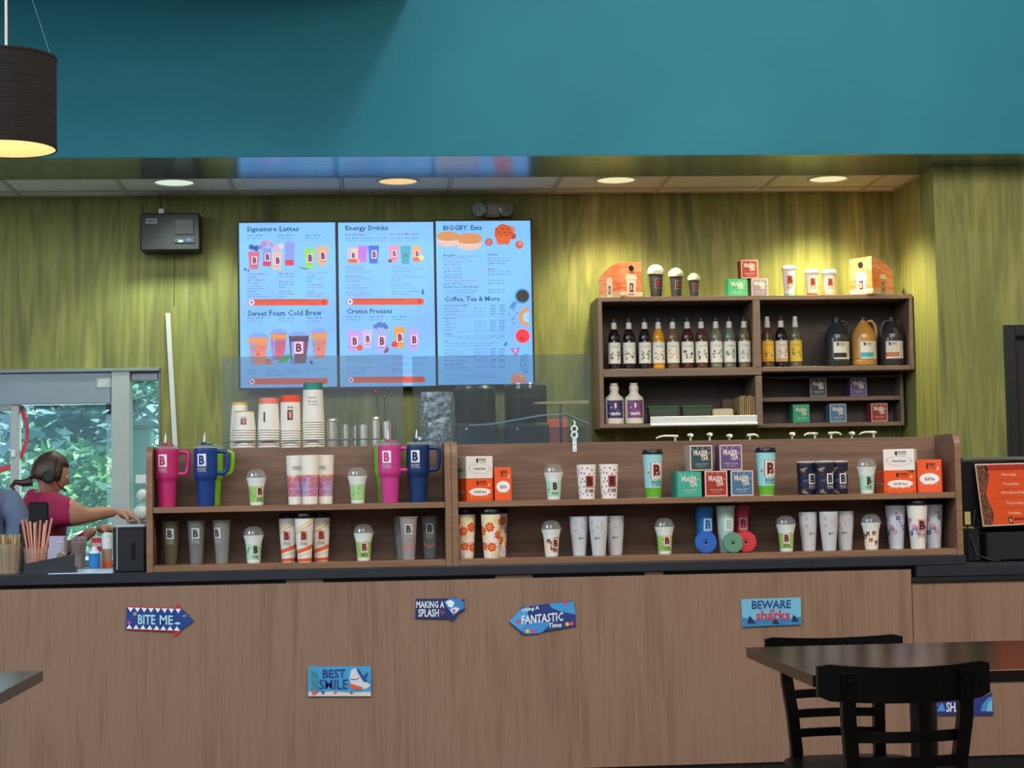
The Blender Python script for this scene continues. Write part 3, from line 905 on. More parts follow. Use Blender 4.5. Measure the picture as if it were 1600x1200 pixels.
AQ = M('#9bd8da', .4)
for px, lb in ((1021, 'aqua cup with green base and black lid, left of the tea box pyramid'), (1198, 'aqua cup with green base and black lid, right of the tea box pyramid')):
    straight_cup(p_aq, [WT, GREENC, M('#62b22e', .45), AQ, AQ], 'aqua_cup', lb, 'cup', 'aqua lidded cups', P(px, SM, .06), 0, aqua_art, black_lid(.0405, .180))

# ---- navy dinosaur cups
p_nv = [(.034, .0), (.0355, .003), (.037, .02), (.0405, .128), (.041, .136), (.0395, .139)]
DINO = [(-.020, .0), (-.012, .004), (-.008, .004), (-.0065, -.005), (-.004, -.005), (-.0035, .003), (.001, .003), (.002, -.006), (.0045, -.006), (.005, .003), (.008, .007), (.014, .009), (.014, .012), (.008, .013), (.005, .010), (-.002, .010), (-.010, .0085)]


def navy_art(g, f):
    gold = M('#b39562', .4); g.rect(-.1, .1, .131, .1325, f, gold, 1, 24)
    for (u, v, s_, m_) in ((-.022, .100, 1.1, gold), (.038, .085, 1.1, gold), (-.018, .018, -1, gold), (.042, .025, 1, M('#4d5378', .4)), (-.012, .055, .9, M('#4d5378', .4)), (.075, .06, 1, gold), (-.07, .05, 1, gold)):
        g.poly([(u+x*abs(s_), v+z*s_) for x, z in (DINO if s_ > 0 else DINO[::-1])], f, m_, 1)
    for k in range(14):
        g.fan(blob(-.08+.0125*k, .006+.012*(k % 3)*3.2, .0018, 6), f, gold, 1)
    emblem(g, f, .016, .066, .038, box=M('#ddd8d4', .5), letter=M('#14182c', .5), words=1, wmat=M('#cfc8c0', .5))


NV = M('#1a1e38', .4)
for px, dy, lb, rz in ((1261, .10, 'navy cup with golden dinosaurs, left of the three', 0), (1289, .06, 'navy cup with golden dinosaurs, in front of its trio', 0), (1311, .11, 'navy cup with golden dinosaurs, right of the three', -.15)):
    straight_cup(p_nv, [NV]*3+[NV, WT], 'dinosaur_cup', lb, 'cup', 'navy dinosaur cups', P(px, SM, dy), rz, navy_art, lambda r: G().lathe([(.0395, .139), (.041, .141), (.036, .145), (.0, .146)], CLEAR, 24).build('lid', r))

# ---- blue flower cups with black lids
p_bf = [(.0285, .0), (.030, .003), (.031, .02), (.037, .1), (.0425, .176), (.043, .182)]


def bflower_art(emb):
    def art(g, f):
        rnd = random.Random(11)
        for k in range(24):
            u = -.085+.0077*k; v = rnd.uniform(.065, .150)
            if emb and abs(u-.008) < .014:
                continue
            g.rect(u-.0006, u+.0006, .01, v, f, M('#8fa6bb', .5), 1); s_ = rnd.choice([.005, .007, .010])
            g.fan(blob(u, v, s_, 30, 6, .24, rnd.uniform(0, 6)), f, M(rnd.choice(['#3a5d9c', '#2f4a8a', '#c4504c', '#4f86b8', '#c98aa6', '#3a5d9c']), .5), 2); g.fan(blob(u, v, s_*.3, 8), f, M('#e8d8b0', .5), 3)
        if emb:
            emblem(g, f, .008, .098, .046, box=M('#d9a79a', .5), letter=M('#5a1414', .5), words=1)
    return art


BW = M('#cdd3dc', .4)
for px, dy, lb, rz, em in ((1401, .12, 'white cup with blue flowers and black lid, left of the last trio', -.2, False), (1435, .06, 'white cup with blue flowers and red emblem, front of the last trio', 0, True), (1459, .13, 'white cup with blue flowers and black lid, right end of the lower shelf', .3, False)):
    straight_cup(p_bf, [BW if not em else WT]*5, 'flower_cup', lb, 'cup', 'blue flower cups with black lids', P(px, SB, dy), rz, bflower_art(em), black_lid(.0425, .182))

# ---- plain cold cups with disc lids leaning in front
p_cc = [(.026, .0), (.0275, .003), (.0395, .188), (.0405, .19), (.0405, .195), (.038, .1955)]


def cold_cup(hexc, label, loc, rot, ecol):
    m = M(hexc, .45); r = empty('cold_cup', loc, label=label, cat='cup', group='plain coloured cold cups')
    g = G().lathe([(0, .0005)]+p_cc, m, 28); f = wrap(prof_r(p_cc), rot, .0006)
    emblem(g, f, 0, .118, .046, box=M(ecol, .5), letter=m, words=1, wmat=M(ecol, .5)); g.build('cup_body', r); return r


cold_cup('#0f66a8', 'plain blue cold cup leaning behind a blue disc lid', P(1102, SB, .12), .25, '#b7cfe0')
cold_cup('#a9c2b8', 'pale sage cold cup in the middle behind a green disc lid', P(1135, SB, .105), .2, '#dfe6e0')
cold_cup('#b5304c', 'crimson cold cup half hidden behind the pale sage cup', P(1159, SB, .165), .1, '#e3b4bc')
for px, py, rr, hexc, lb, dy in ((1103.5, 846.5, .0465, '#0d57ac', 'round blue lid propped upright before the blue cup', .055), (1146, 847, .043, '#55876d', 'round green lid propped upright before the pale cup', .035), (1166, 845.5, .045, '#c22733', 'round red lid propped upright behind the green lid', .062)):
    q = P(px, SB, dy); r = empty('disc_lid', (q[0], q[1], SB), label=lb, cat='lid', group='round lids propped on the lower shelf')
    m = M(hexc, .4); g = G(); tilt = -.13
    ring = [(0, 0), (.2, 0), (.3, .002), (.88, .002), (.9, .0), (.97, .0), (1.0, -.003), (1.0, -.010), (.97, -.012), (0, -.012)]
    n = 32; rows = []
    for (q_, h_) in ring:
        rows.append([(rr*q_*math.cos(2*PI*k/n), -h_*math.cos(tilt)+rr*q_*math.sin(2*PI*k/n)*-math.sin(tilt), rr*1.0+rr*q_*math.sin(2*PI*k/n)*math.cos(tilt)+.0005) for k in range(n)])
    for j in range(len(ring)-1):
        g.add(rows[j]+rows[j+1], [(k, n+k, n+(k+1) % n, (k+1) % n) for k in range(n)], m, j not in (3, 4))
    g.build('lid_disc', r)
    G().lathe([(0, 0), (.0048, 0), (.0048, .002)], BLACK, 12).build('straw_hole', r)
    h = LAST[0]; h.rotation_euler = (PI/2-tilt*1.0, 0, 0); h.location = (0, -.0028, rr)


# ---- boxes
def pack(name, w_, h_, d_, face, side, label, cat, group, loc, rz=0, art=None, sideart=None):
    r = empty(name, loc, rz, label=label, cat=cat, group=group)
    G().box(-w_/2, w_/2, 0, d_, .0005, h_, side, .0012).build('carton', r)
    g = G(); f = flat(0)
    g.rect(-w_/2+.001, w_/2-.001, .0015, h_-.001, f, face, 1)
    if art:
        art(g, f, w_, h_)
    g.build('front_print', r)
    if sideart:
        g = G(); sideart(g, lambda y, z, l=1: (-w_/2-.0006*l, d_/2-y, z), d_, h_); g.build('side_print', r)
    return r


def pod_art(white):
    def a(g, f, w_, h_):
        dk = M('#541a10', .5) if not white else M('#3a2a26', .5)
        g.rect(-w_*.12, -w_*.04, h_*.72, h_*.90, f, M('#6a1410', .5), 2); g.text('B', -w_*.105, -w_*.055, h_*.74, h_*.88, f, PRINTW if False else DARK, .03, 3)
        g.text('BIGGBY', -w_*.01, w_*.26, h_*.81, h_*.90, f, DARK, .03, 2); g.text('COFFEE', -w_*.01, w_*.26, h_*.72, h_*.78, f, dk, .0, 2)
        if not white:
            g.fan(blob(0, h_*.42, w_*.40, 64, 16, .05, 0, 1, h_/w_*.42), f, PRINTW, 2); g.text('BIGGBY Best', -w_*.2, w_*.22, h_*.36, h_*.47, f, M('#7a2a1a', .5), .02, 3)
            g.poly([(w_*.30, h_*.68), (w_*.36, h_*.78), (w_*.39, h_*.76), (w_*.34, h_*.67)], f, PRINTW, 2)
            for sx in (-1, 1):
                g.fan(blob(sx*w_*.42, h_*.08, w_*.02, 8), f, DARK, 2)
            for k in range(7):
                g.fan(blob((-.32+.1*k)*w_, h_*(.24+.02*(k % 2)), w_*.022, 8), f, PRINTW, 2)
        else:
            g.text('French Roast', -w_*.2, w_*.22, h_*.40, h_*.50, f, DARK, .02, 3)
            rnd = random.Random(2)
            for k in range(26):
                a_ = 2*PI*k/26; g.fan(blob(w_*.40*math.cos(a_), h_*.45+h_*.22*math.sin(a_), w_*rnd.uniform(.01, .02), 8), f, M(rnd.choice(['#8c8580', '#a59a90', '#c98a70', '#7c7a7a']), .5), 2)
    return a


def spod(g, f, d_, h_):
    g.fan(blob(0, h_*.4, d_*.38, 32, 12, .06, 0, 1, h_/d_*.25), f, M('#c9b9ae', .5), 2); g.text('Best', -d_*.2, d_*.2, h_*.33, h_*.45, f, LETTER, .02, 3)


PO = M('#e8581c', .42); PWH = M('#e2ddd4', .5)
GP = 'coffee pod boxes on the upper shelf'
bw = .113
a = P(750, SM, .05)
pack('pod_box', .117, .092, .150, PO, PO, 'orange coffee pod box under the white one by the divider', 'box', GP, a, .30, pod_art(False), spod)
pack('pod_box', .117, .092, .150, PWH, PWH, 'white coffee pod box stacked on an orange one by the divider', 'box', GP, (a[0], a[1], SM+.0925), .30, pod_art(True), spod)
pack('pod_box', .069, .138, .115, PO, PO, 'upright orange coffee pod box beside the left stack', 'box', GP, P(786.5, SM, .05), 0, pod_art(False))
a = P(1407, SM, .06)
pack('pod_box', .137, .094, .11, PO, PO, 'orange coffee pod box under the white one at the right end', 'box', GP, a, 0, pod_art(False), spod)
pack('pod_box', .128, .090, .10, PWH, PWH, 'white coffee pod box stacked on an orange one at the right end', 'box', GP, (a[0]+.0, a[1]+.01, SM+.0945), -.42, pod_art(True), spod)
pack('pod_box', .100, .138, .11, PO, PO, 'upright orange coffee pod box at the right end of the upper shelf', 'box', GP, P(1453, SM, .055), -.36, pod_art(False))

ZIG1 = [(-.40, .62), (-.36, .70), (-.30, .66)]


def tea_art(hexl, txt='#e4d6c6'):
    def a(g, f, w_, h_):
        fr = M('#e2c9b4', .5); tm = M(txt, .5); ink = M(hexl, .5)
        g.rect(-w_*.44, w_*.44, h_*.06, h_*.95, f, ink, 2)
        rnd = random.Random(4)
        for k in range(14):
            g.fan(blob(rnd.uniform(-.4, .4)*w_, rnd.choice([rnd.uniform(.8, .92), rnd.uniform(.3, .9)])*h_, w_*rnd.uniform(.015, .035), 8, 4, .4, k), f, tm if k % 3 == 0 else fr, 3)
        g.text('FRASER', -w_*.33, w_*.30, h_*.60, h_*.80, f, tm, .03, 4); g.text('TEA', -w_*.02, w_*.32, h_*.42, h_*.60, f, tm, .03, 4)
        g.text('ORGANIC LOOSE TEA', -w_*.28, w_*.28, h_*.24, h_*.30, f, tm, 0, 4); g.text('twenty sachets', -w_*.2, w_*.2, h_*.15, h_*.20, f, tm, 0, 4)
    return a


TG = 'tea boxes stacked in a pyramid on the upper shelf'


def tea(px, dy, z, hexc, label, w_=.096, h_=.107, d_=.10, group=TG, rz=0, edge='#ddc2ac', Yabs=None, side=None):
    q = P(px, z, dy if Yabs is None else Yabs-UY)
    return pack('tea_box', w_, h_, d_, M(edge, .5), M(side or hexc, .5), label, 'box', group, q, rz, tea_art(hexc))


tea(1078, .05, SM, '#3aa890', 'teal tea box, bottom left of the pyramid', edge='#3aa890', rz=.12, w_=.104)
tea(1119.5, .05, SM, '#9c2a20', 'red tea box, bottom middle of the pyramid')
tea(1160, .05, SM, '#3f6d8c', 'blue tea box, bottom right of the pyramid')
tea(1096, .05, SM+.1075, '#24484a', 'dark green tea box, top left of the pyramid', rz=.05, side='#b8a89a')
tea(1142.5, .05, SM+.1075, '#5f4a7c', 'purple tea box, top right of the pyramid')

# ================================================================== BEHIND THE UNITS
# wire rack with paper cup stacks
RK0, RK1 = X(350, 690, 7.60), X(640, 690, 7.60)
WIRE = M('#6a6a68', .3, .8)
rk = empty('cup_rack', (0, 7.6, CT), label='wire rack holding paper cups and steel shakers behind the left display shelf', cat='rack')
G().tube([(RK0, -.055, Z(450, 689, 7.545)-CT), (RK1-.1, -.055, Z(450, 688, 7.545)-CT)], .003, WIRE).build('top_rail', rk)
for k in range(2):
    G().box(RK0, RK1, -.05, .11, (.28, .02)[k], (.288, .028)[k], WIRE).build('rack_shelf', rk)
for x in (RK0+.01, (RK0+RK1)/2, RK1-.01):
    for y in (-.05, .105):
        G().tube([(x, y, .001), (x, y, .505 if y < 0 else .32)], .004, WIRE).build('post', rk)
RS = CT+.2885


def cup_stack(label, px, Y, ztop_px, wtop, wrim, cup_h, band, bandh, upside=True, txt='B', rings=6, group='inverted paper cup stacks behind the display shelf', extra=None, plain=True):
    """inverted nested paper cups: bottoms up, rims as ridges below"""
    q = mid3(px, 1.45, Y); s = F_PX/Y
    r0 = wtop/2/s; r1 = wrim/2/s; zt = Z(px, ztop_px, Y); hz_ = cup_h/s
    r = empty('paper_cup_stack', (q[0], Y, RS), label=label, cat='cup stack', group=group)
    top = zt-RS; low = top-hz_; m = M('#e0dacd', .6); bm = M(band, .55)
    prof = [(0, top-.006), (r0-.003, top-.006), (r0-.002, top), (r0, top-.001), (r0+(r1-r0)*bandh/hz_, top-bandh), (r1-.002, low+.004), (r1, low+.003), (r1, low)]
    g = G().lathe(prof[::-1], [m, m, m, bm, bm, m, m], 28)
    rf = prof_r([(p[0], p[1]) for p in [(r1, low), (r1-.002, low+.004), (r0, top)]])
    f = wrap(rf, 0, .0008)
    if txt == 'B':
        g.rect(-.011, .011, low+hz_*.30, low+hz_*.58, f, M('#5c1818', .5), 2, 3); g.text('B', .006, -.006, low+hz_*.54, low+hz_*.34, f, M('#e3a08c', .5), .03, 3)
        g.text('BIGGBY', .012, -.012, low+hz_*.68, low+hz_*.62, f, LETTER, .01, 3)
    elif txt == 'side':
        g.rect(-.020, -.013, low+hz_*.25, low+hz_*.55, f, M('#3a1c1c', .5), 2, 1)
    else:
        g.text('make life a', -.018, .018, low+hz_*.60, low+hz_*.64, f, M('#2e6a60', .5), .01, 2); g.text('little sweeter', -.021, .021, low+hz_*.50, low+hz_*.54, f, M('#3c3a38', .5), .01, 2); g.text('every single day', -.022, .022, low+hz_*.42, low+hz_*.46, f, M('#3c3a38', .5), .01, 2)
    g.build('paper_cup', r)
    z = low
    n = int(low/.0105)
    for k in range(n):
        zz = low-.0005-(k+1)*.0105
        if zz < 0:
            break
        G().lathe([(r1-.006, zz), (r1, zz), (r1+.0008, zz+.002), (r1, zz+.004), (r1-.0025, zz+.0055), (r1-.004, zz+.0100), (r1-.008, zz+.0100)], m, 24).build('cup_rim', r)
    return r


cup_stack('short inverted paper cup stack with a yellow base band, behind its twin', 375, 7.685, 629, 23, 32, 46, '#d8a850', .012, txt='none' if False else 'side')
cup_stack('short inverted paper cup stack with a dull yellow band, front left', 382, 7.595, 642.5, 30, 37, 30, '#b98c3a', .005)
cup_stack('inverted paper cup stack with a coral band', 420.5, 7.60, 622, 29, 37, 50, '#e0786a', .026, txt='side')
cup_stack('inverted paper cup stack with a red-orange band and red emblem', 454.5, 7.60, 618, 30, 34, 55, '#e0492a', .030)
cup_stack('tallest inverted paper cup stack with a teal band', 490, 7.60, 598, 29.5, 36, 62, '#1f7f72', .032, txt='slogan')
# steel shaker cups
for k, (px, Yk, wpx, py, lb) in enumerate(((520, 7.62, 17, 658, 'steel shaker cup beside the teal-band cup stack'), (540, 7.65, 13, 662, 'narrow steel cup second from the paper cups'), (555, 7.68, 10, 664, 'thin steel cup third from the paper cups'),
                                          (569, 7.63, 13, 662, 'narrow bright steel cup in the middle of the steel cups'), (588, 7.62, 13, 655, 'steel shaker with rounded cap near the pink tumbler'), (606, 7.62, 16, 657, 'rightmost steel shaker cup above the pink tumbler'))):
    s = F_PX/Yk; q = mid3(px, 1.45, Yk); r_ = wpx/2/s; zt = Z(px, py, Yk)-RS
    r = empty('steel_cup', (q[0], Yk, RS), label=lb, cat='shaker', group='steel shaker cups on the rack')
    G().lathe([(0, .001), (r_*.75, .001), (r_*.8, .006), (r_, zt-.004), (r_+.001, zt-.002), (r_-.001, zt), (r_-.002, zt-.003), (r_*.75, .01)], STEEL, 20).build('cup_body', r)
    if k in (0, 4):
        G().lathe([(r_+.001, zt), (r_*.9, zt+.008), (r_*.5, zt+.013), (0, zt+.014)], M('#d8d4cc', .3, .7), 20).build('cap', r)
for px0, py0, px1, py1, lb in ((587, 612, 597, 655, 'dark stirring rod leaning in a steel cup, red tipped'), (601, 620, 602, 656, 'thin upright stirring rod in the rightmost steel cup')):
    a_, b_ = at(px1, py1, 7.62), at(px0, py0, 7.62)
    r = empty('stirring_rod', (a_.x, 7.62, a_.z-.08), label=lb, cat='utensil', group='stirring rods in steel cups')
    G().tube([(0, 0, 0), (b_.x-a_.x, 0, b_.z-a_.z+.08)], .002, M('#4a4a48', .4)).build('shaft', r)
    G().lathe([(0, -.006), (.005, -.004), (.006, 0), (.004, .006), (0, .007)], M('#b84a4a' if px0 < 590 else '#5c5c58', .4), 10).build('tip', r)
    LAST[0].location = (b_.x-a_.x, 0, b_.z-a_.z+.08)

# sneeze guards
def guard(name, x0, x1, z0, z1, Y, label, posts, mat=GUARD):
    r = empty(name, (x0, Y, CT), label=label, cat='glass guard', group='clear guards above the display shelves')
    G().box(0, x1-x0, 0, .005, z0-CT, z1-CT, mat).build('clear_panel', r)
    for px in posts:
        x = px-x0
        G().tube([(x, .012, .001), (x, .012, z0-CT+.03)], .005, STEEL).build('standoff_post', r)
        G().lathe([(0, -.008), (.009, -.008), (.009, .008), (0, .008)], STEEL, 14).build('clamp', r)
        c = LAST[0]; c.location = (x, .0025, z0-CT+.03); c.rotation_euler = (PI/2, 0, 0)
    return r


gy = 7.835
guard('sneeze_guard', X(346, 620, gy), X(630, 620, gy), 1.40, Z(480, 556, gy), gy, 'clear acrylic guard panel in front of the paper cups', (X(352, 655, gy), X(618, 655, gy)))
gy = 7.52
guard('sneeze_guard', X(645, 620, gy), X(923, 620, gy), 1.425, Z(780, 555, gy), gy, 'clear acrylic guard panel in front of the coffee grinders', (X(655, 655, gy), X(900, 675, gy)), GUARD_B)
# white perforated strap hanging from the guard
st = empty('perforated_strap', (X(908, 680, 7.21), 7.47, UTOP), label='white perforated plastic strap hooked over the long display shelf', cat='strap')
zt0 = Z(908, 702, UY+.25)-UTOP
WS = M('#dfe8ee', .4)
g = G().box(-.0085, .0085, -.012, -.0085, -.045, .015, WS, .001); g.build('strap', st)
for k, zz in enumerate((.026, .052)):
    gg = G(); gg.tube([(.0125*math.cos(2*PI*i/14), -.010, zz+.0125*math.sin(2*PI*i/14)) for i in range(15)], .004, WS, 8); gg.build('ring', st)
gg = G()
for zz in (-.035, -.015, .003):
    gg.rect(-.002, .002, zz-.003, zz+.003, flat(-.0125), M('#8a8f94', .5))
gg.build('holes', st)
gg = G().tube([(.0, -.010, .064), (.004, -.004, .08), (.002, .03, .088)], .003, WS); gg.build('hook', st)
# bluish arc reflection at the right guard, built as a curved clear sheet
rc = empty('reflection_arc', (X(720, 650, 7.7), 7.66, CT), label='bluish arc reflection behind the right guard, shaped as a clear sheet', cat='reflection')
g = G(); pts = [(735, 664), (770, 662), (810, 655), (850, 648), (885, 646), (905, 655), (922, 662)]
path = [(X(a_, b_, 7.66)-X(720, 650, 7.7), 0, Z(a_, b_, 7.66)-CT) for a_, b_ in pts]
vs = []
for p_ in path:
    vs += [(p_[0], 0, p_[2]), (p_[0], .16, p_[2]+.008), (p_[0], .16, p_[2]+.003), (p_[0], 0, p_[2]-.005)]
fs = []
for i in range(len(path)-1):
    for k in range(4):
        fs.append((i*4+k, i*4+(k+1) % 4, (i+1)*4+(k+1) % 4, (i+1)*4+k))
g.add(vs, fs, glass_mat('bluish_reflection', '#c4dce8', .45, '#c8e0ee', .2, .15), True)
g.build('arched_sheet', rc)
G().box(0, path[-1][0], .15, .165, 0.0, path[0][2]-.01, glass_mat('bluish_reflection_back', '#d8e2e8', .06, '#8fa9b8', .35, .03)).build('back_sheet', rc)

# back counter against the wall
G().box(X(300, 690, 9.6), XR-.003, 9.58, YW-.002, .90, .94, CTOP, .004).build('back_countertop', label='dark worktop along the green wall behind the display shelves', cat='countertop')
G().box(X(300, 690, 9.6)+.02, XR-.003, 9.62, YW-.003, 0, .8995, WOOD_DARK, .003).build('back_cabinet', label='dark base cabinet under the worktop along the green wall', cat='cabinet')
# coffee grinders with clear hoppers
BEAN = ramp_mat('coffee_beans', (1, 1, 1), [(.35, '#120c09'), (.6, '#38241a')], .35, noise=60, bump=.6)


HOPG = glass_mat('smoky_hopper_plastic', '#8fa09c', .03, '#8fa09c', .12, .05)


def grinder(px, wpx, pytop, label, fill_px, dome):
    Y = 9.72; s = F_PX/Y; q = mid3(px, 1.6, Y); rr = wpx/2/s
    r = empty('coffee_grinder', (q[0], Y, .9405), label=label, cat='coffee grinder', group='coffee grinders behind the right guard')
    zt = Z(px, pytop, Y)-.94; zf = Z(px, fill_px, Y)-.94; zb = Z(px, 656, Y)-.94
    G().box(-rr, rr, -rr, rr, .0, zb-.02, M('#2a3a42', .3), .012).build('grinder_body', r)
    g = G().lathe([(rr*.98, zb-.018), (rr, zb), (rr, zt-.03), (rr*.98, zt-.012), (rr*.9, zt-.01)], HOPG, 28); g.build('hopper', r)
    G().lathe([(0, zb-.016), (rr*.95, zb-.014), (rr*.96, zf), (rr*.6, zf+.01), (0, zf+.016)], BEAN, 28).build('coffee_beans', r)
    if dome:
        G().lathe([(rr*1.0, zt-.035), (rr*1.01, zt-.02), (rr*.9, zt-.004), (0, zt)], M('#24302e', .3), 28).build('hopper_lid', r)
    else:
        G().lathe([(rr*1.0, zt-.012), (rr*1.03, zt-.008), (rr*1.02, zt), (0, zt+.002)], CLEAR, 28).build('hopper_lid', r)
    G().box(-rr*.7, rr*.7, -rr-.006, -rr, zb-.12, zb-.04, M('#20282c', .3), .003).build('control_plate', r)
    G().lathe([(0, 0), (.008, 0), (.007, .008), (0, .009)], M('#cfe2ea', .3), 12).build('button', r)
    b = LAST[0]; b.location = (-rr*.5, -rr-.0065, zb-.055); b.rotation_euler = (PI/2, 0, 0)


grinder(743, 64, 603, 'coffee grinder with a dark domed hopper lid', 625, True)
grinder(822, 66, 600, 'coffee grinder with a clear flat hopper lid and dark beans', 622, False)
q = mid3(871, 1.5, 9.74); r = empty('coffee_bag', (q[0], 9.74, .9405), label='orange coffee bag standing right of the grinders', cat='bag')
g = G(); zt = Z(871, 654, 9.74)-.94; hw = 16/284
g.add([(-hw, -.05, 0), (hw, -.05, 0), (hw, .05, 0), (-hw, .05, 0), (-hw*.98, -.055, zt*.5), (hw*.98, -.055, zt*.5), (hw*.98, .055, zt*.5), (-hw*.98, .055, zt*.5), (-hw, -.008, zt), (hw, -.008, zt), (hw, .008, zt), (-hw, .008, zt)],
      [(3, 2, 1, 0), (0, 1, 5, 4), (1, 2, 6, 5), (2, 3, 7, 6), (3, 0, 4, 7), (4, 5, 9, 8), (5, 6, 10, 9), (6, 7, 11, 10), (7, 4, 8, 11), (8, 9, 10, 11)], M('#d8583c', .5))
g.build('bag', r); G().box(-hw, hw, -.0095, .0095, zt-.02, zt-.008, M('#e8a08a', .5)).build('seal', r)
# crinkled clear bag left of the grinders
q = mid3(683, 1.5, 9.70); r = empty('plastic_liner', (q[0], 9.70, .9405), label='crinkled clear plastic liner bag left of the grinders', cat='bag')
g = G(); zt = Z(686, 613, 9.7)-.94; nU, nV = 22, 30; rnd = random.Random(9); vs = []
for j in range(nV+1):
    for i in range(nU):
        a_ = 2*PI*i/nU; vs.append(((.088+.006*rnd.uniform(-1, 1))*math.copysign(abs(math.cos(a_))**.6, math.cos(a_)), (.06+.006*rnd.uniform(-1, 1))*math.copysign(abs(math.sin(a_))**.6, math.sin(a_)), zt*j/nV))
g.add(vs, [(j*nU+i, j*nU+(i+1) % nU, (j+1)*nU+(i+1) % nU, (j+1)*nU+i) for j in range(nV) for i in range(nU)], CRINKLE, False); g.build('liner', r)
# wooden paddle seen through the guard
a_ = at(832, 630, 7.9); b_ = at(920, 627, 7.9)
r = empty('wooden_paddle', (a_.x, 7.9, CT), label='long pale wooden paddle lying high behind the right guard', cat='utensil')
L = b_.x-a_.x; zz = (a_.z+b_.z)/2-CT
G().prism([(0, zz-.002), (L*.1, zz-.006), (L*.5, zz-.008), (L*.95, zz-.009), (L, zz-.004), (L, zz+.003), (L*.95, zz+.008), (L*.5, zz+.006), (L*.1, zz+.003)], 0, .03, M('#b9a676', .5)).build('paddle', r)
G().tube([(L*.5, .015, -.09), (L*.5, .015, zz-.008)], .006, M('#5a6468', .4)).build('holder', r)

# syrup pump bottles on the back counter
PC = M('#e4ddd0', .4)
pumps = [(1045, 36, 680, -1), (1079, 12, 678, 0), (1109, 12, 677, 0), (1140, 12, 679, 0), (1177, 19, 678, 1), (1238, 14, 676, 0), (1267, 23, 676, -1), (1305, 22, 675, 1), (1331, 13, 675, 0), (1357, 29, 674, -1)]
plab = ['leftmost pump bottle with a long spout, only its white pump above the shelf', 'pump bottle second from left above the tea boxes', 'pump bottle third from left above the tea boxes', 'pump bottle fourth from left above the tea boxes', 'pump bottle with its spout pointing right near the aqua cup',
        'pump bottle first of the right five, above the aqua cup', 'pump bottle with its spout left above the navy cups', 'pump bottle with its spout right above the navy cups', 'pump bottle second from right above the mint dome cup', 'rightmost pump bottle with a long spout left']
for (px, wp, py, dr), lb in zip(pumps, plab):
    Y = 9.75; s = F_PX/Y; q = mid3(px+(-.0 if dr == 0 else dr*-wp*.28), 1.5, Y); zt = Z(px, py, Y)-.9405
    r = empty('pump_bottle', (q[0], Y, .9405), label=lb, cat='pump bottle', group='syrup pump bottles behind the shelf')
    G().lathe([(0, .001), (.038, .001), (.04, .01), (.04, .22), (.034, .26), (.016, .30), (.014, .33), (.017, .333), (.017, .35), (0, .351)], M('#7a5a3c', .25), 16).build('bottle', r)
    G().lathe([(.006, .351), (.006, zt-.012), (.016, zt-.012), (.018, zt-.004), (.015, zt), (0, zt+.001)], PC, 14).build('pump_head', r)
    L = (wp/s-.02) if dr else .02
    if dr:
        G().tube([(0, 0, zt-.005), (dr*L*.6, -.0, zt-.004), (dr*L*.9, 0, zt-.010), (dr*L, 0, zt-.018)], [.007, .006, .005, .004], PC, 8).build('spout', r)
    else:
        G().tube([(0, 0, zt-.006), (0, -.04, zt-.008), (0, -.045, zt-.018)], [.010, .008, .004], PC, 8).build('spout', r)

# ================================================================== WALL SHELF
SY = 9.87; SD = YW-SY-.002
zt, zt2 = 2.310, 2.284
xL = X(934.7, 520, SY); xLi = X(941.5, 520, SY); xM0 = X(1177.3, 520, SY); xM1 = X(1188.5, 520, SY); xR_ = X(1427.5, 520, SY); xRi = X(1422.7, 520, SY)
zm1, zm0 = 1.902, 1.876; zb1, zb0 = 1.592, 1.570
ws = empty('wall_shelf', (0, SY, 0), label='brown wooden wall shelf unit holding syrups right of the menu screens', cat='shelf unit')


def wb(name, x0, x1, z0, z1, y0=0, y1=SD, m=WOOD_SHELF):
    return G().box(x0, x1, y0, y1, z0, z1, m, .0015).build(name, ws)


wb('top_board', xL, xM1-.006, zt2, zt); wb('top_board', xM1-.0055, xR_, zt2, zt)
wb('side_board', xL, xLi, zm0, zt2-.0005); wb('side_board', xL, xLi, zb0, zm0-.0005); wb('side_board', xRi, xR_, zm0, zt2-.0005)
wb('divider', xM0, xM1, zm1+.0005, zt2-.0005); wb('divider', xM0+.004, xM1, zb0, zm0-.0225)
wb('middle_board', xLi+.0005, xM1, zm0-.018, zm1); wb('middle_board', xM1+.0005, xRi-.0005, zm0, zm1)
wb('bottom_board', xLi+.0005, xM0+.0035, zb0, zb1)
wb('back_board', xLi+.0005, xRi-.0005, zm1+.0005, zt2-.0005, SD-.012, SD, WOOD_DARK); wb('back_board', xLi+.0005, xM0+.0035, zb1+.0005, zm0-.0185, SD-.012, SD, WOOD_DARK)
# shallow recessed tiers at lower right
ty = 10.04-SY; xe0, xe1 = X(1407, 620, 10.04), X(1412, 620, 10.04)
wb('back_board', xM1+.0005, xe0, 1.585, zm0-.0005, SD-.01, SD, WOOD_DARK)
t1, t0_ = 1.737, 1.588
for z_ in (t1, t0_):
    wb('tier_shelf', xM1+.0005, xe0-.0005, z_-.024, z_, ty, SD-.0105)
wb('tier_shelf', xM1+.0005, xe0-.0005, 1.845, 1.858, ty, SD-.0105, WOOD_DARK)
wb('side_board', xe0, xe1, t0_-.024, zm0-.0005, ty, SD)

# bottles
p_b = [(.0, .001), (.030, .001), (.035, .006), (.035, .018), (.0325, .024), (.0345, .030), (.0345, .155), (.0325, .165), (.0345, .172), (.0335, .190), (.024, .215), (.015, .232), (.0135, .250), (.0135, .262)]


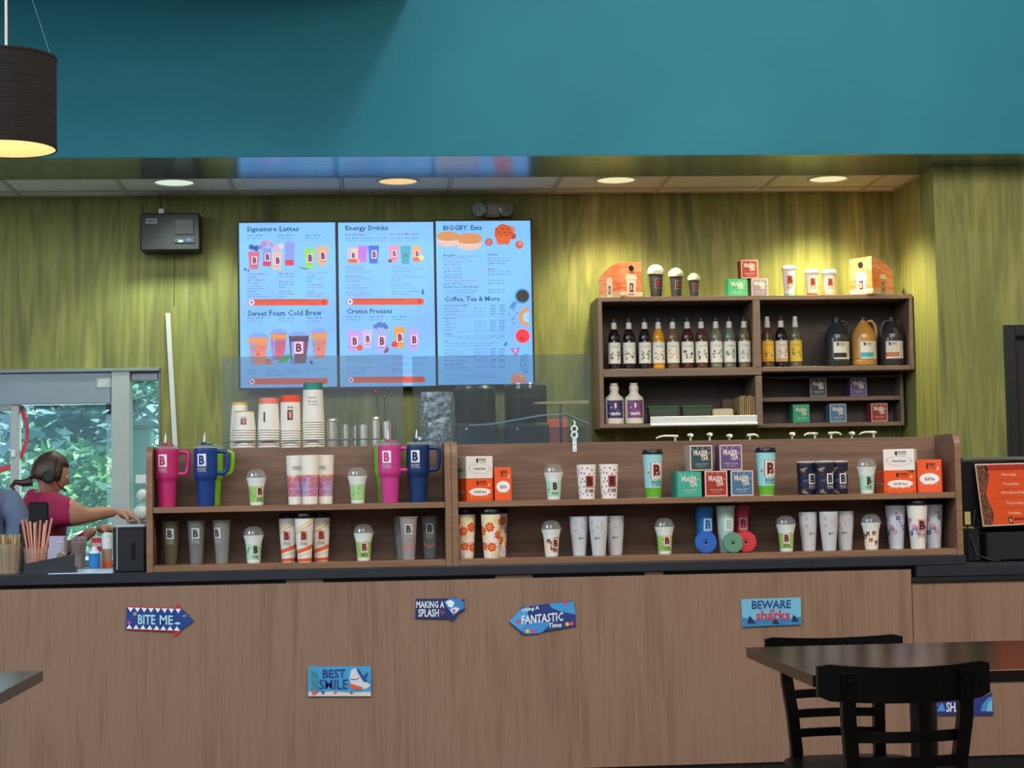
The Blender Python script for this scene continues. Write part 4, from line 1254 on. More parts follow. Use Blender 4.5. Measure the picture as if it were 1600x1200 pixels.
def syrup(px, Yk, base, liquid, label, band='#c9c4b8', cap='#15171c', art=None, labcol='#d8d5ca', h=1.0, group='syrup bottles on the wall shelf', lab2=None, capr=.0125):
    q = mid3(px, base, Yk)
    r = empty('syrup_bottle', q, label=label, cat='bottle', group=group)
    G().lathe(p_b, M(liquid, .12, spec=.6), 20).build('bottle', r)
    g = G().lathe([(.0356, .033), (.0358, .034), (.0358, .152), (.0356, .153)], M(labcol, .6), 20, a0=-1.7, a1=1.7)
    f = wrap(lambda v: .0360, 0, .0004)
    g.text('FLAVOR', -.02, .02, .124, .131, f, M('#4a4640', .5), .01, 1)
    rnd = random.Random(int(px))
    for k in range(16):
        a_ = 2*PI*k/16; sd_ = 1 if k % 2 else -1; g.fan(blob(sd_*rnd.uniform(.010, .028), rnd.uniform(.055, .105), rnd.uniform(.003, .0065), 7, 3, .3, a_), f, M(rnd.choice(art or ['#4d6a3a', '#7a3a30', '#8a8a7a']), .5), 1)
    g.text('syrup', -.010, .010, .078, .086, f, M('#6a665c', .5), 0, 1)
    if lab2:
        g.rect(-.035, .035, .034, .052, f, M(lab2, .5), 1, 8)
    g.build('bottle_label', r)
    g = G().lathe([(.0165, .230), (.0172, .232), (.0158, .262), (.0145, .268)], M(band, .5), 16); g.build('neck_band', r)
    G().lathe([(capr, .268), (capr, .290), (capr-.002, .293), (0, .293)], M(cap, .4), 14).build('bottle_cap', r)
    return r


bx = [960.5, 984, 1008.5, 1029.9, 1052.5, 1075.2, 1097, 1120, 1140.8, 1164]
liq = ['#1c1210', '#1e1013', '#1a1210', '#c98a12', '#6b5236', '#3a2014', '#4b2f1c', '#6e7058', '#5f6b5c', '#6a5a3c']
arts = [['#5b7a3a', '#7a4030'], ['#7a2a2c', '#8a5a40'], ['#3a5a34', '#5c4a3a'], ['#6a8a3a', '#c9862a'], ['#e08a1e', '#e6a23c'], ['#2c2622', '#4a3a30'], ['#3a4a2a', '#5a3a2a'], ['#4a6a3a', '#2f4a2a'], ['#3f7a34', '#5fa04a'], ['#b0aaa0', '#8f8a84']]
blb = ['syrup bottle with near-black syrup, leftmost on the wall shelf', 'dark syrup bottle second from left with red fruit on its label', 'dark syrup bottle third from left, right beside the amber one', 'bright amber-yellow syrup bottle on the wall shelf', 'syrup bottle with orange fruit on its white label', 'reddish-brown syrup bottle with dark label pattern', 'brown syrup bottle in the row seventh from left', 'nearly clear syrup bottle with green leaves on its label', 'clear syrup bottle with bright green label art', 'syrup bottle with pale grey label art beside the divider']
for px, l_, a_, b_ in zip(bx, liq, arts, blb):
    syrup(px, SY+.075, zm1+.0005, l_, b_, art=a_)
for px, l_, lc_, cp_, a_, b_, l2 in ((1200.5, '#4e3a26', '#d9a62c', '#cfcac0', ['#c07a20', '#8a4a20'], 'syrup bottle with a yellow label and white cap, left of the dark one', '#c8901c'), (1221.9, '#1a1010', '#cfc5b6', '#2a1614', ['#b08a5c', '#c9906a'], 'dark sauce bottle with a cream label between two yellow-label ones', '#c08a5a'),
                                     (1244.3, '#5c5a40', '#d9b43a', '#cfcac0', ['#7a8a2c', '#5c6a24'], 'syrup bottle with a yellow label and green fruit, right of the dark one', None)):
    syrup(px, SY+.075, zm1+.0005, l_, b_, art=a_, labcol=lc_, cap=cp_, lab2=l2, group='sauce bottles on the wall shelf')


def jug(px, body, label, side, lab='#cfcabd', stripe='#3a2a26'):
    q = mid3(px, zm1+.0005, SY+.11); r = empty('sauce_jug', q, label=label, cat='jug', group='large jugs on the wall shelf')
    m = M(body, .22, spec=.6)
    G().lathe([(0, .001), (.062, .001), (.072, .008), (.074, .03), (.071, .04), (.074, .05), (.074, .165), (.070, .185), (.052, .220), (.030, .250), (.022, .258), (.022, .268)], m, 28).build('jug_body', r)
    G().lathe([(.024, .266), (.024, .284), (.021, .286), (0, .286)], M('#15151a', .4), 18).build('cap', r)
    G().tube([(side*.018, -.02, .262), (side*.045, -.022, .262), (side*.062, -.022, .240), (side*.068, -.022, .200), (side*.066, -.02, .168)], .0085, M(body, .3), 10).build('handle', r)
    g = G(); f = wrap(lambda v: .0745, .12*side, .0005)
    g.rect(-.048, .058, .042, .142, f, M(lab, .6), 1, 12); g.rect(-.048, .030, .052, .078, f, M(stripe, .6), 2, 8)
    g.rect(-.030, -.018, .118, .136, f, M('#2a1818', .5), 2); g.text('BIGGBY', -.014, .018, .125, .134, f, LETTER, .02, 2); g.text('COFFEE', -.014, .018, .117, .122, f, LETTER, 0, 2)
    for k in range(7):
        g.rect(.036, .054, .052+k*.012, .055+k*.012, f, M('#7a766c', .5), 2)
    g.build('jug_label', r)


jug(1309, '#2c3030', 'large dark sauce jug, leftmost of the three jugs', 1, stripe='#2a1c1a')
jug(1350.7, '#b28344', 'large caramel-coloured jug in the middle with a blue label stripe', 1, stripe='#3a9aa2')
jug(1394.7, '#2e2c2e', 'large dark jug, rightmost, with an orange label stripe', -1, stripe='#b06a44')

# lower left compartment: creamer bottles
for px, lc_, lb in ((960.5, '#2c2f5c', 'cream squat bottle with a navy label on the lower wall shelf'), (991.5, '#7a3f7c', 'cream squat bottle with a purple label on the lower wall shelf')):
    q = mid3(px, zb1+.0005, SY+.07); r = empty('creamer_bottle', q, label=lb, cat='bottle', group='cream bottles on the lower wall shelf')
    m = M('#d9d0bc', .4)
    G().lathe([(0, .001), (.050, .001), (.054, .006), (.054, .140), (.050, .152), (.032, .166), (.024, .178), (.026, .196), (.028, .200), (.026, .216), (.018, .221), (0, .221)], m, 24).build('bottle', r)
    g = G(); f = wrap(lambda v: .0543, 0, .0005); g.rect(-.05, .05, .034, .134, f, M(lc_, .5), 1, 12)
    rnd = random.Random(1)
    for k in range(16):
        g.fan(blob(rnd.uniform(-.046, .046), rnd.uniform(.06, .13), .004, 6), f, M(rnd.choice(['#8a7ab0', '#c9b8d0', '#a04050']), .5), 2)
    g.rect(-.010, .010, .085, .125, f, M('#6a1820', .5), 3); g.text('B', -.006, .006, .092, .118, f, PRINTW, .03, 4); g.text('sauce', -.028, .028, .050, .066, f, PRINTW, .02, 3)
    g.build('bottle_label', r); G().lathe([(.022, .221), (.022, .232), (0, .233)], m, 16).build('cap', r)
# green lidded containers
for px, lb in ((1035, 'clear food container with a green lid, left of two'), (1087.5, 'clear food container with a green lid, right of two')):
    q = mid3(px, zb1+.0005, SY+.10); r = empty('food_container', q, label=lb, cat='container', group='green lidded containers on the wall shelf')
    g = G(); vs = []
    for z_, k in ((.001, .074), (.088, .083)):
        vs += [(-k, -k*.6, z_), (k, -k*.6, z_), (k, k*.6, z_), (-k, k*.6, z_)]
    g.add(vs, [(3, 2, 1, 0), (0, 1, 5, 4), (1, 2, 6, 5), (2, 3, 7, 6), (3, 0, 4, 7)], M('#4c5448', .25)); g.build('tub', r)
    G().box(-.088, .088, -.055, .055, .0885, .098, M('#2e7a4a', .4), .004).build('lid', r)
q = mid3(1130.5, zb1+.0005, SY+.06)
G().box(-.062, .062, 0, .10, 0, .080, M('#cdbb98', .5), .01).build('butter_box', None, q, label='cream coloured rounded box on the lower wall shelf', cat='box')
# kraft paper bags
pb = empty('paper_bags', mid3(1168, zb1+.0005, SY+.03), label='brown kraft paper bags standing upright beside the shelf divider', cat='bags')
for k in range(7):
    G().box(-.040+k*.0125, -.031+k*.0125, 0, .17, .0, .145+.004*(k % 3), M(['#9c8458', '#ab9262', '#8d774e'][k % 3], .8), .002).build('paper_bag', pb)
q = mid3(1143, zb1+.0005, SY+.19)
G().box(-.05, .05, 0, .05, 0, .14, M('#5a4634', .8), .004).build('brown_carton', None, q, label='dim brown carton behind the cream box in the shelf corner', cat='box')
# white ticket rail along the lower board
tr = empty('ticket_rail', (X(1016, 660, SY), SY-.0, 1.57), label='white metal ticket rail along the front of the lower wall shelf', cat='rail')
Lr = X(1182.7, 660, SY)-X(1016, 660, SY)
RW = M('#d4d6d4', .35)
G().box(0, Lr, -.012, -.003, .006, .060, RW, .002).build('rail_plate', tr)
G().tube([(0, -.014, .012), (Lr, -.014, .012)], .008, RW, 10).build('rail_lip', tr)
for x_ in (.01, Lr-.01):
    G().lathe([(0, .0), (.004, 0), (.003, .002), (0, .0025)], ALU, 10).build('screw', tr)
    c = LAST[0]; c.location = (x_, -.0125, .042); c.rotation_euler = (PI/2, 0, 0)
# tea boxes on the shallow tiers
TT = 'small tea boxes on the shallow shelf tiers'
for px, z_, hx, lb, ed in ((1279, t1, '#30383a', 'black-green tea box on the upper shallow tier', '#8c8a80'), (1342, t1, '#54406e', 'violet tea box on the upper shallow tier', '#8a7aa0'),
                           (1252.5, t0_, '#2f9a70', 'bright green tea box on the lower shallow tier', '#2f9a70'), (1310, t0_, '#44708c', 'blue tea box on the lower shallow tier', '#a9b4b4'), (1374.5, t0_, '#8e2a28', 'dark red tea box on the lower shallow tier', '#c9a088')):
    tea(px, 0, z_+.0005, hx, lb, w_=.098, h_=.107, d_=.095, group=TT, edge=ed, Yabs=10.045)

# things on top of the wall shelf
tz = zt+.0005
tea(1153, 0, tz, '#3fae78', 'green tea box on top of the wall shelf', w_=.110, h_=.104, group='tea boxes on top of the wall shelf', edge='#3fae78', Yabs=SY+.06)
tea(1187.5, 0, tz, '#8a7a90', 'pale purple tea box on top of the wall shelf', w_=.098, h_=.104, group='tea boxes on top of the wall shelf', Yabs=SY+.06)
tea(1171.5, 0, tz+.1045, '#a02c22', 'red tea box stacked on two others atop the wall shelf', w_=.100, h_=.107, group='tea boxes on top of the wall shelf', Yabs=SY+.06)
# dark cups with whipped topping
WH = ramp_mat('whipped_topping', (1, 1, 1), [(.35, '#c9c09a'), (.6, '#efe8d0')], .7, noise=60, bump=1.0)
for px, hh, sc, lb in ((1025.5, 0, 1.08, 'largest dark cup with a whipped foam top, left of three'), (1057, 0, .97, 'middle dark cup with a whipped foam top'), (1085, 0, .80, 'smallest dark cup with a whipped foam top, right of three')):
    q = mid3(px, tz, SY+.12); r = empty('whipped_cup', q, label=lb, cat='cup', group='dark cups with whipped tops')
    pr_ = [(.026, 0), (.0275, .003), (.0375, .118), (.039, .121)]
    g = G().lathe([(0, .0005)]+pr_, M('#3a3436', .35), 24); emblem(g, wrap(prof_r(pr_), .25), .0, .078, .04, box=M('#2a1c1e', .5), frame=M('#b0a8a4', .5), letter=M('#8c2a24', .5)); g.build('cup_body', r)
    g = G(); rnd = random.Random(int(px)); n = 22; rows = []
    for j in range(9):
        a_ = j/8*PI*.62-.25; rr = .045*math.cos(a_) if j < 8 else 0.001; zz = .140+.036*math.sin(a_)*1.15
        rows.append([((rr*(1+.09*rnd.uniform(-1, 1)))*math.sin(2*PI*k/n), -(rr*(1+.09*rnd.uniform(-1, 1)))*math.cos(2*PI*k/n), zz+.002*rnd.uniform(-1, 1)) for k in range(n)])
    rows.insert(0, [(.02*math.sin(2*PI*k/n), -.02*math.cos(2*PI*k/n), .122) for k in range(n)])
    rows[-1] = [(0, 0, .182)]*n
    for j in range(len(rows)-1):
        g.add(rows[j]+rows[j+1], [(k, (k+1) % n, n+(k+1) % n, n+k) for k in range(n)], WH, True)
    g.build('whipped_topping', r)
    r.scale = (sc, sc, sc)
# white paper cups with lids on top
for px, sc, bc, lb in ((1233.5, 1.0, '#7cc0b8', 'tallest white paper cup with an aqua base band'), (1269, .86, '#e2532c', 'middle white paper cup with an orange-red base band'), (1296, .84, '#eaa48a', 'white paper cup with a pale salmon base band')):
    q = mid3(px, tz, SY+.10); r = empty('lidded_paper_cup', q, label=lb, cat='cup', group='white paper cups atop the wall shelf')
    H_ = .158*sc; k_ = 1.0 if sc == 1 else 1.04
    pr_ = [(.0275*k_, 0), (.0285*k_, .002), (.0300*k_, .018), (.0385*k_, H_), (.0395*k_, H_+.003)]
    g = G().lathe([(0, .0005)]+pr_, [M(bc, .5)]*3+[M('#e6e0d2', .55)]*2, 26); emblem(g, wrap(prof_r(pr_)), 0, H_*.60, .050*sc, box=M('#d08a74', .5), letter=M('#6e1a14', .5), words=1); g.build('cup_body', r)
    G().lathe([(.0385*k_, H_), (.0435*k_, H_+.001), (.0430*k_, H_+.007), (.0395*k_, H_+.009), (.0375*k_, H_+.020), (.035*k_, H_+.021), (.033*k_, H_+.016), (0, H_+.016)], M('#ece8dc', .4), 26).build('lid', r)
# orange carry cartons
CO = ramp_mat('orange_carton_print', (1, 1, 1), [(.38, '#e8622e'), (.5, '#ee8a58'), (.6, '#f0a880')], .5, noise=4, second=((6, 6, 55), .6))


def carton(x0, x1, dpt, zl, zh, sideL, label, yaw):
    """wedge-topped traveller carton: front face at right/left with a receding side"""
    w_ = x1-x0; h0 = zh
    r = empty('coffee_carton', ((x0+x1)/2, SY+.02, tz), yaw, label=label, cat='carton', group='orange coffee cartons atop the wall shelf')
    g = G(); hw = w_/2
    # body with sloping roof going back
    vs = [(-hw, 0, 0), (hw, 0, 0), (hw, dpt, 0), (-hw, dpt, 0), (-hw, 0, h0*.97), (hw, 0, h0), (hw, dpt*.55, h0*.90), (-hw, dpt*.55, h0*.88), (hw, dpt, zl), (-hw, dpt, zl)]
    g.add(vs, [(3, 2, 1, 0), (0, 1, 5, 4), (1, 2, 8, 6, 5), (2, 3, 9, 8), (3, 0, 4, 7, 9), (4, 5, 6, 7), (7, 6, 8, 9)], CO); g.build('carton_body', r)
    g = G(); f = flat(0)

    def cup(g, f, cx, s_, lid='#ead9c0', dark=False):
        b = M('#ecdcc6' if not dark else '#b9946a', .5)
        g.poly([(cx-.028*s_, 0.004), (cx+.028*s_, .004), (cx+.036*s_, .112*s_), (cx-.036*s_, .112*s_)], f, b, 2)
        g.poly([(cx-.042*s_, .110*s_), (cx+.042*s_, .110*s_), (cx+.040*s_, .124*s_), (cx+.030*s_, .142*s_), (cx-.030*s_, .142*s_), (cx-.040*s_, .124*s_)], f, M(lid, .5), 3)
        g.rect(cx-.014*s_, cx+.014*s_, .032*s_, .086*s_, f, M('#5a1a16', .5), 3); g.text('B', cx-.008*s_, cx+.008*s_, .042*s_, .076*s_, f, M('#e8c4a8', .5), .03, 4)
    cup(g, f, 0, .92)
    for k in range(9):
        g.fan(blob((-.45+.1125*k)*w_, .02, w_*.09, 10), f, M('#f0dcc0', .5), 1)
    g.fan(blob(0, h0*.80, .017, 16), f, BLACK, 5)
    for k in range(6):
        g.rect(-hw+.004, hw-.004, h0*(.45+.085*k), h0*(.47+.085*k), f, M('#f2a47c', .5), 1)
    g.text('BIGGBY', -.02, .02, .010, .020, f, LETTER, .02, 4)
    g.build('front_print', r)
    g = G(); sg = -1 if sideL else 1
    fs = lambda y, z, l=1: (sg*(hw+.0006*l), dpt*.5+y*sg, z)
    cup(g, fs, 0, .85, dark=not sideL)
    for k in range(9):
        g.fan(blob((-.45+.1125*k)*dpt, .018, dpt*.08, 10), fs, M('#d9b894', .5), 1)
    g.build('side_print', r)
    # handle flap
    G().box(-hw*.15, hw*.7, dpt*.10, dpt*.16, h0*.95, h0*1.0, CO, .002).build('handle_flap', r)
    return r


carton(X(968, 440, SY), X(1006, 440, SY), .24, .13, .205, True, 'orange carry carton with its slanted left side showing, left end atop the shelf', .42)
carton(X(1328, 440, SY), X(1366, 440, SY), .25, .15, .215, False, 'orange carry carton with its long right side showing, right end atop the shelf', -.78)

# ================================================================== WALL MOUNTED THINGS
# menu screens
def emi(h, s=1.0):
    return M(h, .5, emit=s)


SCR = bpy.data.materials.new('screen_blue'); SCR.use_nodes = True
_nt = SCR.node_tree; _b = _nt.nodes['Principled BSDF']; _b.inputs['Base Color'].default_value = (.01, .01, .01, 1); _b.inputs['Roughness'].default_value = .25
_tc = _nt.nodes.new('ShaderNodeTexCoord'); _n = _nt.nodes.new('ShaderNodeTexNoise'); _n.inputs['Scale'].default_value = 2.2; _n.inputs['Detail'].default_value = 1
_rp = _nt.nodes.new('ShaderNodeValToRGB'); _rp.color_ramp.elements[0].position = .35; _rp.color_ramp.elements[0].color = lin('#78b4ff'); _rp.color_ramp.elements[1].position = .65; _rp.color_ramp.elements[1].color = lin('#7cc8ff')
_nt.links.new(_tc.outputs['Object'], _n.inputs['Vector']); _nt.links.new(_n.outputs['Fac'], _rp.inputs[0]); _nt.links.new(_rp.outputs[0], _b.inputs['Emission Color']); _b.inputs['Emission Strength'].default_value = 1.06

SYM = 10.09
T_DK = emi('#125a86'); T_MID = emi('#4a6fae'); T_RED = emi('#8a64a8'); T_OR = emi('#e8553a'); T_W = emi('#dfe6ff'); T_B = emi('#5e1030'); T_PNK = emi('#f0c8ea'); T_K = emi('#10131c')


class Scr:
    def __init__(s, px0, py0, px1, py1, lean, label):
        s.px0, s.py0, s.lean = px0, py0, lean
        a = at(px0, py0, SYM); s.W = .5445; s.H = .942; s.k = .5445/147.0; s.kz = .942/257.5
        s.root = empty('menu_screen', (a.x, SYM, a.z), label=label, cat='screen', group='menu screens on the back wall')
        b = .011
        G().box(-b, s.W+b, .004, .055, -s.H-b, b, M('#07080a', .3), .003).build('screen_housing', s.root)
        G().box(.06, s.W-.06, .056, YW-SYM-.002, -s.H+.2, -.2, BLACK).build('wall_bracket', s.root)
        G().rect(0, s.W, -s.H, 0, flat(.004, step=.001), SCR, 1).build('screen_panel', s.root)
        s.g = G(); s.p = G(); s.f = flat(.0026, step=.0004)

    def c(s, px, py):
        return ((px-s.px0-s.lean*(py-s.py0))*s.k, -(py-s.py0+.009*(px-s.px0))*s.kz)

    def t(s, txt, px, py, w_, h_, m=T_MID, bold=0.0, layer=1):
        """text with its left end at px, top at py, width and height in picture pixels"""
        x, z = s.c(px, py); s.g.text(txt, x, x+w_*s.k, z-h_*s.kz, z, s.f, m, bold, layer)

    def poly(s, pts, m, layer=1):
        s.p.fan([s.c(*q) for q in pts], s.f, m, layer)

    def rect(s, x0, y0, x1, y1, m, layer=1):
        s.p.poly([s.c(x0, y1), s.c(x1, y1), s.c(x1, y0), s.c(x0, y0)], s.f, m, layer)

    def circ(s, cx, cy, r, m, layer=1, **kw):
        s.poly([(a, 2*cy-b) for a, b in blob(cx, cy, r, kw.pop('n', 18), **kw)], m, layer)

    def bar(s, x0, y0, x1, y1, txt):
        h = (y1-y0)/2
        s.rect(x0+h, y0, x1-h, y1, T_OR, 1); s.circ(x0+h, y0+h, h, T_OR, 1); s.circ(x1-h, y0+h, h, T_OR, 1); s.circ(x0+h+1, y0+h, h*.9, emi('#e6e8ff'), 2); s.circ(x0+h+1, y0+h, h*.4, T_MID, 3)
        s.t(txt, x0+2*h+4, y0+1, (x1-x0)*.62, 2.4, emi('#a02c30'), .0, 3); s.t('make it a smooth and creamy treat with cold foam', x0+2*h+4, y0+5.3, (x1-x0)*.55, 2.2, emi('#c8504a'), .0, 3)

    def cup(s, x0, x1, y0, y1, col, lid=None, emb=True, taper=.14, layer=2, base=None):
        w_ = x1-x0; d = w_*taper
        s.poly([(x0, y0), (x1, y0), (x1-d, y1), (x0+d, y1)], emi(col), layer)
        s.poly([(x0+w_*.12, y0+1), (x0+w_*.28, y0+1), (x0+w_*.3, y1-1), (x0+w_*.18, y1-1)], emi(lid or '#e8c8e0'), layer+1) if lid else None
        if lid:
            s.poly([(x0-1, y0), (x0+w_*.1, y0-4), (x0+w_*.3, y0-7), (x1-w_*.3, y0-7), (x1-w_*.1, y0-4), (x1+1, y0)], emi(lid), layer)
        if base:
            s.poly([(x0+d*.8, y1-(y1-y0)*.25), (x1-d*.8, y1-(y1-y0)*.25), (x1-d, y1), (x0+d, y1)], emi(base), layer+1)
        if emb:
            cx = (x0+x1)/2+w_*.05; cy = (y0+y1)/2; hh = (y1-y0)*.20
            s.rect(cx-hh*.75, cy-hh*1.15, cx+hh*.75, cy+hh*1.15, T_PNK, layer+2)
            s.t('B', cx-hh*.45, cy-hh*.85, hh*.95, hh*1.7, T_B, .04, layer+5)
            s.t('BIGGBY', cx-hh*.7, cy+hh*1.3, hh*1.4, 1.4, T_B, .0, layer+5)

    def done(s):
        s.p.build('menu_pictures', s.root); s.g.build('menu_text', s.root)


# --- screen 1
s1 = Scr(373.5, 348.5, 521, 608, .0255, 'lit menu screen headed Signature Lattes, leftmost')
s1.t('Signature Lattes', 385, 354, 80, 10, T_DK, .022)
for x, a_, b_ in ((386, '16oz - $5.49', '250-380 cal'), (433, '20oz - $6.19', '310-470 cal'), (475, '24oz - $6.99', '380-560 cal')):
    s1.t(a_, x, 366.5, 24, 2.8, T_DK, .015); s1.t(b_, x, 371, 20, 2.6, T_MID)
for cx, cy, r_, col in ((393, 386, 4, '#3d5bb0'), (400, 388, 4.5, '#4a58a8'), (407, 386, 3.5, '#8a8ad0'), (412, 381, 4.5, '#c88ac8'), (418, 379, 4, '#d8a0c8'), (424, 383, 3.5, '#b89ad8'), (430, 387, 5, '#dcb8dc'), (438, 385, 4.5, '#e8d0e0')):
    s1.circ(cx, cy, r_, emi(col), 1, k=5, amp=.15, n=20)
s1.cup(410, 424, 388, 416, '#8f9ee8', None, True, .06, 2, '#e0405c'); s1.cup(444, 459, 380, 415, '#8fa4f0', None, False, .06, 2, '#e04060'); s1.circ(451, 382, 7, emi('#9cb0f4'), 1)
s1.cup(388, 406, 393, 421, '#d8748e'); s1.cup(424, 441, 393, 422, '#eac4c0'); s1.cup(473, 491, 388, 419, '#9adf78', None, True, .16); s1.cup(492, 511, 385, 415, '#e6b890', None, True, .16)
s1.poly([(464, 417), (478, 419), (484, 421), (472, 421)], emi('#4f9a8c'), 2); s1.circ(384, 421, 2, T_DK, 2, k=5, amp=.4); s1.circ(389, 423, 1.6, T_DK, 2, k=5, amp=.4)
for x, rows in ((387.5, (('Caramel Marvel', 427, 31), ('caramel', 431.5, 13), ('Mocha Mocha', 436.5, 27), ('chocolate', 441, 16), ('Teddy Bear', 446, 21), ('white chocolate,', 450, 26), ('caramel', 454, 13), ('Butter Bear', 458.5, 22), ('caramel, butterscotch', 462.5, 34))),
                (435.5, (('Mint Mocha', 426.5, 22), ('mint, chocolate', 431, 24), ('Avalanche', 439, 24), ('white mocha, vanilla', 443, 23), ('hazelnut', 446.8, 12), ('Grand Slam', 454, 20), ('caramel, vanilla', 458, 24), ('almond', 462, 12))),
                (478, (('Honey Cinnamon', 425.5, 32), ('Vanilla', 430, 13), ('honey, cinnamon', 434.3, 27), ('vanilla', 438.3, 9), ('Goodbar Mocha', 443.5, 27), ('coconut, mocha', 447.6, 25), ('Cascade', 453.5, 13), ('English toffee', 457.5, 28), ('french vanilla', 461, 23)))):
    for i, (tx, y, w_) in enumerate(rows):
        s1.t(tx, x, y, w_, 2.9, T_RED if tx[0].isupper() else T_MID, .008)
s1.bar(388.5, 467.5, 512, 477.5, 'CHOICE OF DAIRY MILK WITH NONDAIRY ADD 80 CENTS')
s1.t('Sweet Foam Cold Brew', 389, 485, 113, 9.5, T_DK, .022)
for x, a_, b_ in ((389, '16oz - $5.49', '120-260 cal'), (436, '20oz - $5.99', '150-330 cal'), (479, '24oz - $6.49', '170-380 cal')):
    s1.t(a_, x, 496, 24, 2.8, T_DK, .015); s1.t(b_, x, 500.8, 20, 2.6, T_MID)
for x0, x1, y0, y1, c_, e_ in ((424, 449, 521, 562, '#c8688c', 0), (486, 511, 520, 560, '#e08a7a', 0), (390.5, 421, 527, 570, '#e88c78', 0), (452, 483, 525, 568, '#7a4a6c', 1)):
    s1.cup(x0, x1, y0, y1, c_, '#7fa8f0', False, .14); cx = (x0+x1)/2
    s1.poly([(x0+.3, y0+1.5), (x1-.3, y0+1.5), (x1-1.4, y0+9), (x0+1.4, y0+9)], emi('#e89a58' if not e_ else '#5a3a5c'), 4)
    if e_:
        s1.rect(cx-7, y0+9, cx+7, y0+28, T_PNK, 5); s1.t('B', cx-4.3, y0+12, 8.6, 13, T_B, .04, 8)
    else:
        s1.t('love people', cx-11, y0+14, 22, 2, T_B, .01, 6); s1.t('build in you a life', cx-10, y0+17.5, 20, 2, T_B, .01, 6); s1.t('you love', cx-7, y0+21, 13, 2, T_B, .01, 6); s1.circ(cx, y0+26, 2.4, emi('#e84a58'), 6)
s1.circ(421, 565, 4.8, emi('#dc5a52'), 6); s1.circ(426, 569, 2.5, emi('#e88a7a'), 6); s1.poly([(435, 567), (442, 557), (455, 553), (456, 558), (448, 566)], emi('#2fae5e'), 6); s1.poly([(484, 566), (487, 563), (490, 566), (488, 571)], T_DK, 5)
for x, rows in ((391, (('Caramel', 577.5, 16), ('caramel', 581.5, 13))), (419, (('White Mocha', 577, 19), ('white chocolate', 580.8, 26), ('sweet foam', 584.5, 23))), (453, (('Vanilla', 576.5, 13), ('french vanilla', 580, 17))), (480, (('Honey Lightning', 575, 31), ('honey, cinnamon', 579, 26)))):
    for tx, y, w_ in rows:
        s1.t(tx, x, y, w_, 2.7, T_MID, .005)
s1.bar(391.5, 591, 513, 600.5, 'ADD SWEET FOAM TO ANY COLD BREW OR ICED LATTE')
s1.done()
# --- screen 2
s2 = Scr(528.2, 347.8, 674, 605, .0245, 'lit menu screen headed Energy Drinks, middle')
s2.t('Energy Drinks', 539.5, 352.5, 66, 10, T_DK, .022)
s2.t('BIGGBY Blast', 539.5, 365, 32, 3.6, T_RED, .01); s2.t('Red Bull Mocktails', 609.5, 364, 45, 3.6, T_RED, .01)
for x in (540, 562, 584, 609.5, 632):
    s2.t('16oz - $5.25', x, 371, 19, 2.6, T_DK, .015); s2.t('150-210 cal', x, 375, 17, 2.4, T_MID)
s2.cup(543, 560, 388, 411, '#f0d0b0', '#9cc4f8', True, .1, 2, '#f0603c'); s2.circ(560, 408, 3, emi('#f4b088'), 3)
s2.cup(559, 574, 384, 410, '#c878e8', None, False, .1, 1); s2.cup(575, 592, 384, 412, '#1c6ee0', None, True, .14); s2.cup(607, 622, 384, 409, '#f088b8', None, True, .1, 2); s2.cup(624.5, 641, 384, 413, '#18a8c8', None, False, .14); s2.rect(629, 397, 637, 402, emi('#1488a8'), 5)
s2.cup(643, 657, 385, 409, '#f0b068', None, True, .08, 2, '#ec6a40'); s2.circ(657, 403, 4, emi('#f4e098'), 5); s2.circ(609, 408, 3, emi('#7a2a58'), 5)
for x, rows in ((541, (('Green Citrus', 416, 27), ('lime, pomegranate', 420, 29), ('strawberry, popping pearls', 424, 40), ('Power', 430.5, 27), ('blueberry, with raspberry', 434.5, 40), ('popping pearls', 438.5, 22), ('Sweet Berry', 445, 23), ('mango, peach, orange', 449, 33), ('Razzle Dragon', 456, 30), ('dragon fruit, passion fruit', 460, 38))),
                (611, (('Strawberry Crush', 415, 34), ('red bull, lemonade, strawberry,', 419, 49), ('vanilla, strawberries', 423, 31), ('Goldfish Raspberry', 428.5, 33), ('red bull, lemonade, raspberry', 432.5, 48), ('lemon slice', 436.5, 18), ('Boombox Passion', 441.5, 29), ('red bull, lemonade', 445.5, 32), ('kiwi, raspberry, coconut', 449.5, 37), ('sugarfree red bull available', 455, 45), ('on request', 459, 29)))):
    for tx, y, w_ in rows:
        s2.t(tx, x, y, w_, 2.8, T_RED if tx[0].isupper() else T_MID, .006)
s2.poly([(659, 453), (661, 452), (661, 457), (663, 460), (660, 461), (658, 457)], T_DK, 2)
s2.bar(542, 467, 662, 477, 'POWERFUL ENERGY WITH NATURAL CAFFEINE AND VITAMINS')
s2.t('Creme Freezes', 543, 483, 70, 8, T_DK, .024)
for x in (543.5, 578, 612.5):
    s2.t('16oz - $5.49', x, 494.5, 22, 2.8, T_DK, .015); s2.t('320-480 cal', x, 499, 20, 2.6, T_MID)
for cx, cy, r_ in ((588, 511, 4), (594, 508, 4.5), (600, 509, 4.5), (604, 512, 3.5)):
    s2.circ(cx, cy, r_, emi('#5a78c8'), 1, k=5, amp=.25, n=20)
for x0, x1, y0, y1, c_ in ((543.5, 566, 517, 551, '#c4a4e8'), (567, 583, 516, 545, '#d0bcec'), (585, 608, 516, 552, '#a8b4ee'), (616, 633, 512, 545, '#eca040'), (637, 656, 515, 549, '#b4acec')):
    s2.cup(x0, x1, y0, y1, c_, None, True, .13, 2)
s2.circ(564, 544, 4.5, emi('#ee5038'), 7); s2.circ(617, 539, 4.8, emi('#e83a48'), 7); s2.poly([(600, 552), (606, 541), (609, 549), (604, 553)], emi('#8a5a60'), 7)
